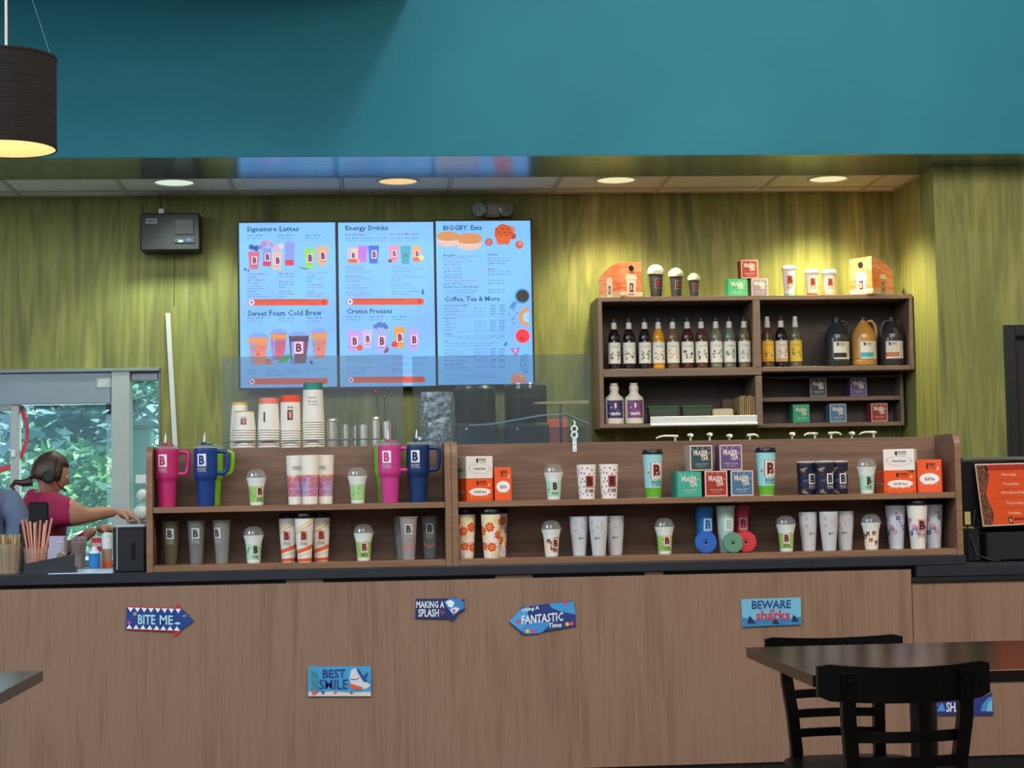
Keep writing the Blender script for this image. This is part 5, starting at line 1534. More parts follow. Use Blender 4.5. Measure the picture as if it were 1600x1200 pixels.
for x, rows in ((545, (('Red Bull Freeze', 557.5, 32), ('blended energy, smoothie', 561.5, 47), ('strawberry or orange', 565, 38), ('Strawberry Smoothie', 574, 42), ('strawberry, raspberry,', 578, 36), ('and banana', 582, 26))), (614, (('Banana Berry', 557, 24), ('orange juice, banana, strawberry', 560, 52), ('Chocolate Chip Cookie', 567, 43), ('frappe with chocolate chips', 570.5, 48), ('Mango Breeze Orange', 577, 39), ('mango, peach orange', 580.5, 34)))):
    for tx, y, w_ in rows:
        s2.t(tx, x, y, w_, 2.8, T_RED if tx[0].isupper() else T_MID, .006)
s2.bar(545, 589.5, 665, 599, 'ADD PROTEIN TO ANY SMOOTHIE OR CREME FREEZE NOW')
s2.done()
# --- screen 3
s3 = Scr(680.8, 345.8, 826, 602, .0185, 'lit menu screen headed Eats above Coffee, Tea & More, rightmost')
s3.t('BIGGBY. Eats', 692.5, 352, 60, 8, T_DK, .024)
for cx, cy, k_ in ((700, 374, 1), (733.5, 378, 1.12)):
    x0 = 682 if k_ == 1 else cx-19
    for (a_, b_, rx_, ry_, col) in ((0, 6, 17, 6, '#e6c8b8'), (0, 1, 17.5, 4, '#f2e0dc'), (0, .5, 17, 3, '#eca464' if k_ > 1 else '#d8b8a0'), (0, -5, 17.5, 7.5, '#dc9860')):
        s3.poly([(max(681.5, cx+a_*k_+rx_*k_*math.cos(t*PI/10)), cy+b_*k_+ry_*k_*math.sin(t*PI/10)) for t in range(20)], emi(col), {6: 1, 1: 2, .5: 3, -5: 4}[b_])
s3.circ(798, 359, 6, emi('#d87a60'), 1); s3.circ(801, 369, 5, emi('#b84a2c'), 1)
s3.circ(786, 364, 14, emi('#d85a28'), 2, k=7, amp=.05, n=28); s3.poly([(773, 368), (799, 368), (795, 382), (777, 382)], emi('#e8642c'), 3)
for k in range(8):
    s3.circ(776+2.9*k, 358+5*((k*7) % 3), 1.3, emi('#7a2418'), 4, n=8)
s3.circ(763.5, 378.5, 6, emi('#c8506c'), 2); s3.circ(763.5, 378.5, 3.5, emi('#dc7a6c'), 3); s3.circ(811, 382.5, 6.3, emi('#d8583c'), 2); s3.circ(812, 381, 3.5, emi('#ec8a5c'), 3)
rows = [('Bragels', 693, 397.5, 18, 5, T_DK), ('breakfast sandwich on a', 714, 399.5, 32, 2.6, T_RED), ('bagel, with fresh baked', 693, 403.5, 39, 2.6, T_MID), ('Sausage, Egg & Cheese', 693, 408, 46, 2.9, T_RED), ('$5.29  470 cal', 693.5, 412.5, 25, 2.9, T_DK), ('Turkey Tomato', 693.5, 418.5, 28, 2.9, T_RED), ('$5.49  320 cal', 694, 423, 25, 2.9, T_DK),
        ('Ham & Cheese', 693.5, 428.5, 29, 2.9, T_RED), ('$4.69  360 cal', 694, 433, 27, 2.9, T_DK), ('Turkey, Bacon & Cheddar', 694, 438.5, 49, 2.9, T_RED), ('$6.29  490 cal', 694, 443, 26, 2.9, T_DK), ('Build Your Own Bragel', 694, 447.5, 54, 4.5, T_DK), ('choose cheese, protein, and veggies', 694, 453.5, 54, 2.5, T_MID), ('cheese, cheese and cheddar bagel', 694, 457.5, 48, 2.5, T_MID),
        ('Bakery', 762, 396.5, 16, 4.2, T_DK), ('Bagel & Cream Cheese', 762, 402.5, 45, 2.9, T_RED), ('Plain, everything, garlic', 762, 406.5, 36, 2.7, T_MID), ('$3.49  290 cal', 762.5, 411, 26, 2.9, T_DK), ('Muffins', 762, 420, 14, 3, T_RED), ('Blueberry, coffee cake', 762, 424, 34, 2.7, T_MID), ('$3.49  370-420 cal', 762.5, 428.5, 34, 2.9, T_DK), ('Donut Holes', 763, 437.5, 24, 2.9, T_RED), ('$2.79  280 cal', 763, 442.5, 25, 2.9, T_DK), ('Baked Oatmeal', 763, 452, 25, 2.9, T_RED), ('$3.79  310 cal', 763, 456.5, 25, 2.9, T_DK)]
for tx, x, y, w_, h_, m_ in rows:
    s3.t(tx, x, y, w_, h_, m_, .008)
s3.t('Coffee, Tea & More', 694.5, 464.5, 86, 9.5, T_DK, .024)
y0 = 478
for tx, y, w_, hd in (('Farm Direct Coffee', 477, 37, 1), ('Iced Coffee', 482, 19, 0), ('Brewed Coffee', 486.5, 25, 0), ('Cold Brew', 491.5, 18, 0), ('Espresso', 497, 17, 1), ('Latte', 502, 9, 0), ('Cappuccino', 506.5, 20, 0), ('Americano', 511, 18, 0), ('Red Eye', 515.5, 15, 0), ('Lattes', 521.5, 11, 1), ('Vanilla Bean, Candy Caramel', 526, 39, 0), ('Tea', 532.5, 6, 1), ('Dragon, Bergamot, Mint, Chai, Berry, Sweet Orange Tea', 537, 82, 0), ('Green Earl Grey, Apple, Rooibos, Chamomile', 541, 73, 0), ('Hot Tea', 546.5, 13, 0), ('Raspberry Iced Tea', 551, 29, 0), ('Traditional Chai Latte', 555, 33, 0), ('Made with milk, espresso and vanilla', 558.5, 50, 0), ('Shaken Chai Lattes', 563.5, 32, 0), ('Hot Chocolate', 569.5, 28, 1), ('Classic Chocolate, Mint,', 574, 36, 0), ('White Chocolate, or caramel', 578, 42, 0)):
    s3.t(tx, 694.5, y, w_, 3.1 if hd else 2.7, T_DK if hd else T_MID, .012 if hd else .004)
for y in (482, 486.5, 491, 502, 506.5, 511, 515.5, 526, 546.5, 551, 555, 563.5, 574):
    s3.t('80-240 cal', 741, y, 17, 2.3, T_MID); s3.t('$2.49', 766, y-.2, 8, 2.8, T_DK, .015); s3.t('$3.09', 780, y-.2, 8, 2.8, T_DK, .015)
s3.t('16oz', 766, 477, 8, 2.8, T_DK, .015); s3.t('20oz', 780, 477, 8, 2.8, T_DK, .015)
for y in (495.5, 519.5, 530, 559.5, 567.5):
    s3.rect(713, y, 790, y+.35, T_MID, 1)
for tx, y, w_ in (('2,000 calories a day is used for general nutrition advice,', 587, 82), ('but calorie needs vary, additional nutritional information', 591, 82), ('is available upon request.', 595, 37)):
    s3.t(tx, 696, y, w_, 2.6, T_MID)
s3.circ(815.5, 464, 12.0, emi('#1898dc'), 1); s3.circ(816, 464, 9.8, T_K, 2); s3.poly([(795, 483), (801, 472), (808, 474), (803, 484)], emi('#1898dc'), 1)
s3.circ(820, 496, 10, emi('#e0985c'), 1) if False else None
pts = [(825, 481.5), (817, 483.5), (811, 490), (809.5, 498), (812, 506), (818, 511), (826, 512)]
for i in range(len(pts)-1):
    a_, b_ = pts[i], pts[i+1]; ca = (828, 497)
    inn = lambda p: (ca[0]+(p[0]-ca[0])*.66, ca[1]+(p[1]-ca[1])*.66) if p[0] < 820 else (826, p[1]+(6 if p[1] < 497 else -6))
    s3.poly([a_, b_, inn(b_), inn(a_)], emi('#e0985c'), 1)
s3.poly([(826, 488), (817, 492), (816, 498), (818, 503), (826, 506)], emi('#a8d4f8'), 1)
s3.circ(816, 527, 12.2, emi('#e0a0d0'), 1); s3.circ(816, 527, 10.8, emi('#f01838'), 2); s3.circ(815, 531, 3, emi('#b81030'), 3)
s3.poly([(797, 547), (812, 545), (806, 560)], emi('#a86aa8'), 1); s3.poly([(801, 548), (808, 547), (805, 555)], emi('#d8b0dc'), 2)
for k in range(3):
    rr = 12-3.6*k
    for i in range(16):
        a_, b_ = 1.6+i*.20, 1.6+(i+1)*.20
        s3.poly([(min(828, 824+q*math.cos(t)), 570-q*math.sin(t)*1.25) for q, t in ((rr, a_), (rr, b_), (rr-1.0, b_), (rr-1.0, a_))], emi('#2a6cb8'), 1)
s3.poly([(x, y) for x, y in [(797, 601), (797.5, 594), (801, 588), (807, 585), (813, 585), (819, 590), (822, 596), (822, 601)]], emi('#ee8c84'), 1); s3.poly([(807, 586), (813, 585.6), (819, 591), (816, 594), (810, 590)], emi('#f0b060'), 2)
s3.poly([(786, 541), (791, 535), (793, 540), (789, 543)], emi('#1488a0'), 2)
for x, y in ((802, 486), (795, 492), (803, 498), (800, 501), (807, 491), (802, 507)):
    s3.circ(x, y, 1.2, T_DK, 1, n=6)
s3.done()

# black wall box with antenna and cable
bb = empty('wall_control_box', (X(219, 360, 10.05), 10.05, Z(265, 391, 10.05)), label='black control box with a small display high on the green wall', cat='device')
bwid = X(312, 360, 10.05)-X(219, 360, 10.05); bh = Z(265, 333, 10.05)-Z(265, 391, 10.05)
G().box(0, bwid, 0, YW-10.05-.002, 0, bh, M('#08090b', .45), .006).build('box_body', bb)
g = G(); f = flat(0); g.rect(.03, .095, bh*.72, bh*.86, f, M('#777a7c', .4), 1); g.text('WIRELESS', .036, .088, bh*.76, bh*.82, f, DARK, .02, 2); g.build('nameplate', bb)
g = G().box(bwid*.58, bwid*.90, -.005, 0, bh*.42, bh*.83, M('#1c1e20', .25), .002); g.build('display', bb)
g = G().box(bwid*.56, bwid*.92, -.006, 0, bh*.18, bh*.34, M('#232a34', .3), .003); g.box(bwid*.64, bwid*.72, -.009, -.006, bh*.21, bh*.27, M('#e8eef0', .5, emit=.8)); g.box(bwid*.78, bwid*.86, -.009, -.006, bh*.23, bh*.31, M('#4a78c8', .5, emit=.6)); g.build('button_strip', bb)
G().tube([(.012, .03, bh), (.012, .03, bh+.05)], .003, BLACK).build('antenna', bb)
G().box(.10, .13, .02, .05, bh, bh+.03, WHITEP, .003).build('cable_plug', bb)
G().tube([(.115, .035, bh+.03), (.112, .05, bh+.06), (.095, .10, ZC-Z(265, 391, 10.05)-.008)], .004, M('#3a3a38', .5)).build('cable', bb)
G().tube([(bwid*.52, .135, 0), (bwid*.51, .142, -.30)], .003, M('#4c5226', .6)).build('drop_cable', bb)
# emergency light
el = empty('emergency_light', (X(770, 327, 10.1), 10.12, Z(770, 327, 10.1)), label='beige twin-head emergency light above the menu screens', cat='light fixture')
EM = M('#8f8672', .5)
G().box(-.055, .055, -.01, YW-10.12-.002, -.042, .042, EM, .016).build('fixture_body', el)
for sx in (-1, 1):
    G().lathe([(0, -.012), (.036, -.012), (.043, -.006), (.044, .02), (.035, .045), (0, .05)], [M('#8c8a84', .2, .5)]*2+[EM]*3, 20).build('lamp_head', el)
    c = LAST[0]; c.location = (sx*.078, -.02, 0); c.rotation_euler = (-PI/2, 0, sx*.25)
    g = G()
    for i in range(5):
        g.tube([(sx*.078-.028+.014*i, -.0345-.0015, -.026), (sx*.078-.028+.014*i, -.0345-.0015, .026)], .0012, M('#5a564c', .5), 5)
    g.build('lens_ribs', el)
# white strip leaning on the wall
a_, b_ = at(273, 700, 10.17), at(262, 489, 10.17)
r = empty('wall_strip', (a_.x+.03, 10.17, .942), label='narrow white strip leaning against the green wall right of the window', cat='strip')
G().add([], [], WHITEP)
zt_ = b_.z-.942; k_ = .5*22/270
g = G(); wv = .0135
vs = [(-wv, 0, 0), (wv, 0, 0), (wv, .015, 0), (-wv, .015, 0)]; dxt = b_.x-(a_.x+.03)
vs += [(dxt-wv, 0, zt_), (dxt+wv, 0, zt_), (dxt+wv, .015, zt_), (dxt-wv, .015, zt_)]
g.add(vs, [(3, 2, 1, 0), (4, 5, 6, 7), (0, 1, 5, 4), (1, 2, 6, 5), (2, 3, 7, 6), (3, 0, 4, 7)], M('#c3c8bc', .5)); g.build('strip', r)
G().box(-1.22, X(300, 690, 9.6)-.002, 9.7, YW-.002, .90, .94, CTOP, .004).build('side_ledge', label='dark ledge below the leaning white strip', cat='ledge')

# ================================================================== COUNTER, LEFT END
# black napkin/receipt box
q0 = at(176, 893, 7.30); q1 = at(228, 893, 7.30)
bxr = empty('black_box', (q0.x, 7.30, CT), label='black box with a pale top standing left of the display shelf', cat='box')
W_ = q1.x-q0.x-.004; hb = Z(200, 824, 7.30)-CT
G().box(.018, W_, 0, .24, .0005, hb, M('#1b1d22', .4), .004).build('box_body', bxr)
G().box(0, .016, .01, .20, .0005, hb, M('#121317', .4), .002).build('side_panel', bxr)
G().box(.016, W_+.002, -.003, .23, hb, hb+.010, M('#aeb9bf', .35), .002).build('top_cover', bxr)
g = G().box(.016, .021, -.004, .0, .01, hb, M('#8f979c', .4)); g.build('edge_trim', bxr)
g = G().box(.075, .090, -.003, 0, .05, .12, M('#0a0a0c', .3), .001); g.build('slot', bxr)
# white sheet lying on the counter
ps = empty('paper_sheet', (0, 0, CT), label='glossy white sheet lying flat on the counter at the left', cat='paper')
g = G(); pts = [at(75, 897.5, 7.24), at(176, 896, 7.24)]
g.add([(pts[0].x, 7.24, .001), (pts[1].x, 7.24, .001), (pts[1].x-.005, 7.62, .001), (pts[0].x+.03, 7.62, .001), (pts[0].x, 7.24, .004), (pts[1].x, 7.24, .004), (pts[1].x-.005, 7.62, .004), (pts[0].x+.03, 7.62, .004)], [(3, 2, 1, 0), (4, 5, 6, 7), (0, 1, 5, 4), (1, 2, 6, 5), (2, 3, 7, 6), (3, 0, 4, 7)], M('#c9e0f4', .2)); g.build('sheet', ps)
# black sloped tray in front of the straws
y_ = 7.27; pa = [(36, 897), (114, 886), (116, 866), (38, 881)]
sl = empty('sloped_tray', (0, y_, 0), label='black sloped tray standing in front of the straw cup', cat='tray')
p3 = [at(a_, b_, y_) for a_, b_ in pa]
g = G().prism([(p3[0].x, CT+.0005), (p3[1].x, CT+.0005), (p3[2].x, max(p3[2].z, CT+.07)), (p3[3].x, p3[3].z)], 0, .015, M('#2b3136', .4)); g.build('front_wall', sl)
g = G().prism([(p3[0].x, CT+.0005), (p3[1].x, CT+.0005), (p3[2].x, p3[2].z*.35+CT*.65), (p3[3].x, p3[3].z*.5+CT*.5)], .015, .10, M('#22272b', .4)); g.build('tray_body', sl)


def straw_cup(px, py_base, Y, wt, wb_, hpx, n, scol, label, sh, cupm, group, spread, ncol='#d8a08c'):
    s = F_PX/Y; q = mid3(px, CT, Y); r = empty('straw_cup', (q[0], Y, CT+.0005), label=label, cat='straw cup', group=group)
    h = hpx/s; r0, r1 = wb_/2/s, wt/2/s
    G().lathe([(0, .001), (r0, .001), (r1, h), (r1+.002, h+.001), (r1+.002, h+.004), (r1, h+.004)], cupm, 24).build('cup_body', r)
    rnd = random.Random(int(px)+3)
    for k in range(n):
        a_ = rnd.uniform(-1, 1)*r0*.7; b2 = rnd.uniform(-1, 1)*r0*.7; L = sh*rnd.uniform(.93, 1.04); t = a_/r0*spread+rnd.uniform(-.03, .03)
        g = G().tube([(a_, b2, .004), (a_+t*L, b2*1.2, L)], .0042 if sh > .15 else .0028, M(rnd.choice(scol), .5), 6, caps=sh < .15)
        g.build('straw' if sh > .15 else 'stir_stick', r)
    g = G(); f = wrap(lambda v: r0+(r1-r0)*v/h, 0, .0006)
    for k in range(9):
        for j in range(4):
            g.rect(-.03+k*.0075, -.028+k*.0075, h*(.2+.18*j), h*(.2+.18*j)+.004, f, M('#8a6a58', .6, alpha=.7), 1)
    g.build('cup_print', r)
    return r


STC = glass_mat('pinkish_clear_cup', '#e8d4c8', .30, '#e0c4b4', .2, .05)
straw_cup(56, 880, 7.37, 37, 28, 38, 14, ['#d9927c', '#e0a08a', '#cf8670', '#e2ab98'], 'cup of long pink straws on the counter at the left', .215, STC, 'straw and stirrer cups', .28)
straw_cup(14, 893, 7.36, 38, 31, 45, 34, ['#b9a076', '#a88e64', '#c7b088'], 'cup of wooden stirring sticks at the left edge', .155, glass_mat('tan_clear_cup', '#e0d6c4', .30, '#d4c6ae', .2, .05), 'straw and stirrer cups', .12)
# drinks waiting on the inner counter
IC = .905
PY = 8.25
wkx0, wkx1 = -3.4, X(228, 890, 7.9)-.03
wk = empty('inner_counter', (0, 0, 0), label='pale inner work counter between the workers and the display shelves', cat='counter')
G().box(-3.4, -.93, 7.95, 8.55, .868, .903, M('#b9c4ca', .3), .003).build('worktop', wk)
G().box(-3.38, -.95, 7.98, 8.52, 0, .8675, WOOD_DARK).build('cabinet_body', wk)


def small(px0, px1, pyt, pyb, Y=PY):
    s = F_PX/Y; q = mid3((px0+px1)/2, .9035, Y); return (q[0], Y, .9035), (px1-px0)/2/s, Z((px0+px1)/2, pyt, Y)-.9035


loc, rr, hh = small(110, 136, 838, 881)
r = empty('iced_coffee_cup', loc, label='iced coffee in a clear lidded cup behind the counter', cat='drink')
G().lathe([(0, .002), (rr*.62, .002), (rr*.95, hh*.82), (rr*.6, hh*.83), (0, hh*.83)], M('#6e5040', .35), 20).build('coffee', r)
G().lathe([(0, 0), (rr*.66, 0), (rr, hh*.92), (rr*1.03, hh*.94)], CLEAR, 20).build('cup_body', r)
G().lathe([(rr*1.03, hh*.94), (rr*.95, hh*.98), (rr*.8, hh), (0, hh)], CLEAR, 20).build('lid', r)
loc, rr, hh = small(139, 156, 858, 881)
r = empty('blue_jar', loc, label='small jar with a bright blue wrap and white rim', cat='jar')
G().lathe([(0, 0), (rr, .001), (rr, hh*.80), (rr*.9, hh*.88), (rr*.5, hh), (0, hh)], [M('#2680c8', .4)]*2+[M('#dfe8ee', .3)]*3, 18).build('jar', r); G().lathe([(rr*.5, hh), (rr*.4, hh+.012), (0, hh+.012)], M('#d8e2e8', .3), 14).build('knob', r)
loc, rr, hh = small(156, 173, 832, 881)
r = empty('layered_cup', (loc[0], loc[1]+.06, loc[2]), label='tall clear cup with an orange base band beside the black box', cat='drink')
G().lathe([(0, 0), (rr*.8, 0), (rr*.84, hh*.22), (rr*.92, hh*.55), (rr, hh*.86), (rr*1.05, hh*.88), (rr*.7, hh*.98), (0, hh)], [M('#e0553a', .5)]*2+[M('#a58c70', .4), M('#dfe2de', .4)]+[M('#d8dedc', .3)]*3, 20).build('cup_body', r)
G().lathe([(rr*1.05, hh*.88), (rr*1.0, hh*.92), (rr*.9, hh*.93)], CLEAR, 20).build('lid', r)
loc, rr, hh = small(137, 154, 840, 881)
r = empty('red_packet', (loc[0], loc[1]+.12, loc[2]), label='small red and white packet behind the blue jar', cat='packet')
G().box(-rr, rr, -.01, .01, 0, hh, M('#d8c8b8', .5), .004).build('packet', r); g = G().rect(-rr*.95, rr*.95, hh*.55, hh*.98, flat(-.01), M('#b02c38', .5)); g.text('SUGAR', -rr*.8, rr*.8, hh*.70, hh*.82, flat(-.01), PRINTW, .02); g.build('packet_print', r)
loc, rr, hh = small(89, 104, 848, 882, 8.2)
r = empty('small_syrup_pot', loc, label='small tan pot with a metal pump beside the pale carton', cat='pot')
G().lathe([(0, 0), (rr, 0), (rr, hh*.6), (rr*.4, hh*.66), (0, hh*.66)], M('#8c7a5c', .4), 16).build('pot', r); G().tube([(0, 0, hh*.66), (0, 0, hh), (-.012, -.01, hh*.98)], .004, STEEL).build('pump', r)
loc, rr, hh = small(74, 100, 838, 882, 8.45)
G().box(-rr, rr, 0, .08, 0, hh, M('#a9a3b8', .5), .004).build('pale_carton', None, loc, label='pale lilac carton standing behind the straws', cat='carton')
# black display terminal behind straws
q = mid3(60, CT, 7.68); r = empty('pos_tablet', (q[0], 7.70, CT), label='black tablet terminal standing behind the straws', cat='terminal')
G().box(-.045, .038, 0, .02, .09, .29, M('#15171c', .3), .006).build('tablet', r); G().box(-.03, .025, .02, .05, .0005, .10, M('#1c1e22', .4), .003).build('stand', r); G().box(-.085, -.046, .0, .05, .0005, .20, M('#101114', .4), .004).build('side_module', r)
# white round jugs / sensor on the right window pane
q = at(220, 749, 10.1)
G().box(-.03, .03, -.02, .055, -.024, .026, M('#c8d0d2', .4), .003).build('window_sensor', None, (q.x, 10.12, q.z), label='small white box mounted on the narrow window pane', cat='device')
for (px, py, rad, lb) in ((223, 774, .034, 'smaller white round jar, upper of two, in front of the narrow window'), (221, 801, .044, 'larger white round jar, lower of two, in front of the narrow window')):
    q = at(px, py, 9.95)
    r = empty('round_jar', (q.x, 9.95, q.z-rad), label=lb, cat='jar', group='white round jars by the narrow window')
    n = 9; G().lathe([(max(rad*math.sin(PI*k/n), .0001), rad-rad*math.cos(PI*k/n)) for k in range(n+1)], M('#c4ccc2', .45), 18).build('jar', r)
    G().lathe([(rad*.4, 1.93*rad), (rad*.42, 2.05*rad), (0, 2.06*rad)], M('#dfe2da', .4), 14).build('lid', r)
q = at(221, 801, 9.95)
zl = q.z-.044
G().box(-.06, .06, -.05, .05, 0, zl-.906, M('#3a4246', .4), .005).build('jar_stand', None, (q.x, 9.95, .9055), label='dark block under the round white jars by the window', cat='stand')

# ================================================================== PEOPLE
def skin_body(name, verts, edges, radii, root_i, mat_fn, parent, sub=4):
    me = bpy.data.meshes.new(name); me.from_pydata(verts, edges, []); o = bpy.data.objects.new(name, me); COL.objects.link(o)
    o.modifiers.new('skin', 'SKIN'); o.modifiers['skin'].use_smooth_shade = True
    sv = me.skin_vertices[0].data
    for i, r in enumerate(radii):
        sv[i].radius = (r, r) if not isinstance(r, tuple) else r
        sv[i].use_root = (i == root_i)
    s = o.modifiers.new('sub', 'SUBSURF'); s.levels = sub; s.render_levels = sub
    dg = bpy.context.evaluated_depsgraph_get(); ev = o.evaluated_get(dg); m2 = bpy.data.meshes.new_from_object(ev)
    bpy.data.objects.remove(o)
    o = bpy.data.objects.new(name, m2); COL.objects.link(o); o.parent = parent
    m2.materials.clear()
    mats, fn = mat_fn
    for m in mats:
        m2.materials.append(m)
    for p in m2.polygons:
        p.use_smooth = True; p.material_index = fn(p.center)
    return o


SKIN = ramp_mat('skin_tone', (1, 1, 1), [(.3, '#a9785f'), (.7, '#b98870')], .55, noise=6)
SHIRT = ramp_mat('magenta_shirt', (1, 1, 1), [(.3, '#8e1443'), (.7, '#a01b50')], .8, noise=14, bump=.3)
HAIR = ramp_mat('dark_brown_hair', (30, 30, 4), [(.3, '#24140e'), (.7, '#4a2e20')], .5, noise=2)
GSH = ramp_mat('grey_blue_shirt', (1, 1, 1), [(.3, '#4d5c78'), (.7, '#62718c')], .85, noise=8, bump=.3)
PANT = M('#15161a', .8)
Yp = 9.15
per = empty('person', (at(50, 800, Yp).x, Yp, 0), label='person in a magenta T-shirt and headset reaching right by the service window', cat='person')
O = per.location.copy()


def W(px, py, Y):
    p = at(px, py, Y)-O
    return (p.x, p.y, p.z)


nk = W(66, 768, Yp); ch = W(50, 800, Yp); sh_n = W(86, 795, Yp-.14); sh_f = W(80, 806, Yp+.14)
el_n = W(135, 806, Yp-.10); wr_n = W(182, 800, Yp+.02); hd_n = W(191, 805, Yp+.04)
el_f = W(84, 872, Yp+.20); wr_f = W(150, 826, Yp+.25)
wa = W(58, 852, Yp+.03); pv = (wa[0]-.07, .05, .90)
verts = [pv, wa, ch, (nk[0]-.02, nk[1], nk[2]-.03), nk, sh_n, W(112, 802, Yp-.13), el_n, W(160, 801, Yp-.04), wr_n,
         sh_f, W(84, 838, Yp+.18), el_f, W(116, 850, Yp+.24), wr_f,
         (pv[0], -.10, .86), (pv[0]+.02, -.11, .48), (pv[0]-.01, -.11, .10), (pv[0]+.10, -.12, .045),
         (pv[0], .14, .86), (pv[0]+.04, .15, .48), (pv[0], .15, .10), (pv[0]+.11, .16, .045)]
edges = [(0, 1), (1, 2), (2, 3), (3, 4), (2, 5), (5, 6), (6, 7), (7, 8), (8, 9), (2, 10), (10, 11), (11, 12), (12, 13), (13, 14), (0, 15), (15, 16), (16, 17), (17, 18), (0, 19), (19, 20), (20, 21), (21, 22)]
radii = [(.14, .12), (.125, .14), (.125, .16), .070, .050, .092, .078, .042, .035, .024, .07, .055, .04, .033, .025, .09, .065, .045, .035, .09, .065, .045, .035]
sleeve_x = W(119, 800, Yp)[0]


def body_mat(c):
    if c.z < .95:
        return 2
    if c.x > sleeve_x and c.z > 1.0:
        return 0
    fx = W(84, 840, Yp)[0]
    if c.y > .12 and c.z < W(86, 850, Yp)[2] and c.x > fx-.10:
        return 0
    if c.z > nk[2]-.004 and c.x > nk[0]-.03:
        return 0
    return 1


skin_body('body', verts, edges, radii, 0, ((SKIN, SHIRT, PANT), body_mat), per)
# hands with fingers
def hand(wr, dirv, down, parent, s=1.0, name='hand'):
    d = Vector(dirv).normalized(); dn = Vector(down).normalized(); sd = d.cross(dn).normalized()
    w0 = Vector(wr); vs = [w0, w0+d*.045*s, w0+d*.085*s]; es = [(0, 1), (1, 2)]; rs = [.022*s, .030*s, .028*s]
    for k, off in enumerate((-.030, -.010, .010, .028)):
        L = (.030, .034, .032, .025)[k]*s
        b = w0+d*.088*s+sd*off*s; i = len(vs)
        vs += [b, b+(d*.8+dn*.5).normalized()*L, b+(d*.8+dn*.5).normalized()*L+(d*.3+dn).normalized()*L*.9]
        es += [(2, i), (i, i+1), (i+1, i+2)]; rs += [.011*s, .0095*s, .0075*s]
    b = w0+d*.035*s-sd*.030*s; i = len(vs)
    vs += [b, b+(d*.6-sd*.5+dn*.5).normalized()*.035*s, b+(d*.6-sd*.3+dn*1.2).normalized()*.065*s]; es += [(1, i), (i, i+1), (i+1, i+2)]; rs += [.013*s, .011*s, .008*s]
    return skin_body(name, [tuple(v) for v in vs], es, rs, 0, ((SKIN,), lambda c: 0), parent, 1)


hand(wr_n, (.9, .1, -.25), (0.1, 0, -1), per); hand(wr_f, (.9, -.05, -.05), (0, 0, -1), per)
# head in profile, facing right and down
hc = Vector(W(79, 742, Yp)); tilt = -.30


def head_mesh():
    g = G(); nu, nv = 28, 20; vs = []
    for j in range(nv+1):
        ph = PI*j/nv
        for i in range(nu):
            th = 2*PI*i/nu
            x = math.sin(ph)*math.cos(th); y = math.sin(ph)*math.sin(th); z = math.cos(ph)
            px_, py_, pz_ = x*.096, y*.074, z*.112
            if z < 0:
                px_ *= 1-.18*(-z) if x < 0 else 1-.05*(-z); py_ *= 1-.35*(-z)
            if x < 0 and z < -.3:
                px_ *= .75
            if x > .8:
                # brow, nose, lips, chin
                t = z
                nose = math.exp(-((t+.12)/.13)**2)*math.exp(-(y/.16)**2)*.026
                lips = math.exp(-((t+.50)/.07)**2)*math.exp(-(y/.3)**2)*.007
                eye = -math.exp(-((t-.08)/.07)**2)*math.exp(-((abs(y)-.36)/.14)**2)*.008
                px_ += nose+lips+eye
            if x > .2 and z < -.72:
                px_ += .016*math.exp(-(y/.35)**2)
            vs.append((px_, py_, pz_))
    g.add(vs, [(j*nu+i, (j+1)*nu+i, (j+1)*nu+(i+1) % nu, j*nu+(i+1) % nu) for j in range(nv) for i in range(nu)], SKIN, True)
    return g


HS = .92
def place(o):
    o.location = hc; o.rotation_euler = (0, -tilt, .38); o.scale = (HS, HS, HS)


o = head_mesh().build('head', per); place(o)
g = G()
for sy in (-1, 1):
    g.lathe([(0, -.009), (.006, -.006), (.009, 0), (.006, .006), (0, .009)], M('#e4dcd4', .4), 10, cx=.080, cy=sy*.030)
    g.lathe([(0, -.004), (.0035, -.002), (.0035, .002), (0, .004)], M('#241812', .4), 8, cx=.088, cy=sy*.031)
o = g.build('eyes', per); place(o)
for v in o.data.vertices:
    v.co.z += .010
g = G()
for k in range(8):
    a_ = -1+2*k/8; b_2 = -1+2*(k+1)/8
    g.add([(.094, .018*a_, -.050), (.094, .018*b_2, -.050), (.092, .018*b_2, -.057), (.092, .018*a_, -.057)], [(0, 1, 2, 3)], M('#9a4a48', .5))
o = g.build('mouth', per); place(o)
# hair shell + bun strands
g = G(); nu, nv = 28, 16; vs = []
for j in range(nv+1):
    ph = PI*j/nv
    for i in range(nu):
        th = 2*PI*i/nu
        x = math.sin(ph)*math.cos(th); y = math.sin(ph)*math.sin(th); z = math.cos(ph)
        k_ = 1.0
        face = x > .45 and z < .45
        side = z < -.25 and x > -.25
        k_ = .80 if (face or side) else 1.13+.02*math.sin(9*th+3*z)
        if z < -.55:
            k_ = .75
        vs.append((x*.096*k_-.004, y*.078*k_, z*.112*k_+.004))
g.add(vs, [(j*nu+i, (j+1)*nu+i, (j+1)*nu+(i+1) % nu, j*nu+(i+1) % nu) for j in range(nv) for i in range(nu)], HAIR, True)
o = g.build('hair', per); place(o)
g = G().tube([W(50, 752, Yp), W(36, 755, Yp), W(24, 753, Yp), W(18, 760, Yp+.01), W(22, 766, Yp)], [.026, .018, .013, .012, .008], HAIR, 10); g.build('ponytail', per)
g = G(); e_ = [(x, -.078, z) for x, z in ((.0, 0),)]
g.lathe([(0, -.012), (.026, -.012), (.034, -.004), (.034, .010), (.024, .016), (0, .016)], M('#0f0f11', .5), 20)
o = g.build('headset_earpad', per); place(o); o.location = hc+Vector((.004, -.080, -.012)); o.rotation_euler = (PI/2, 0, 0)
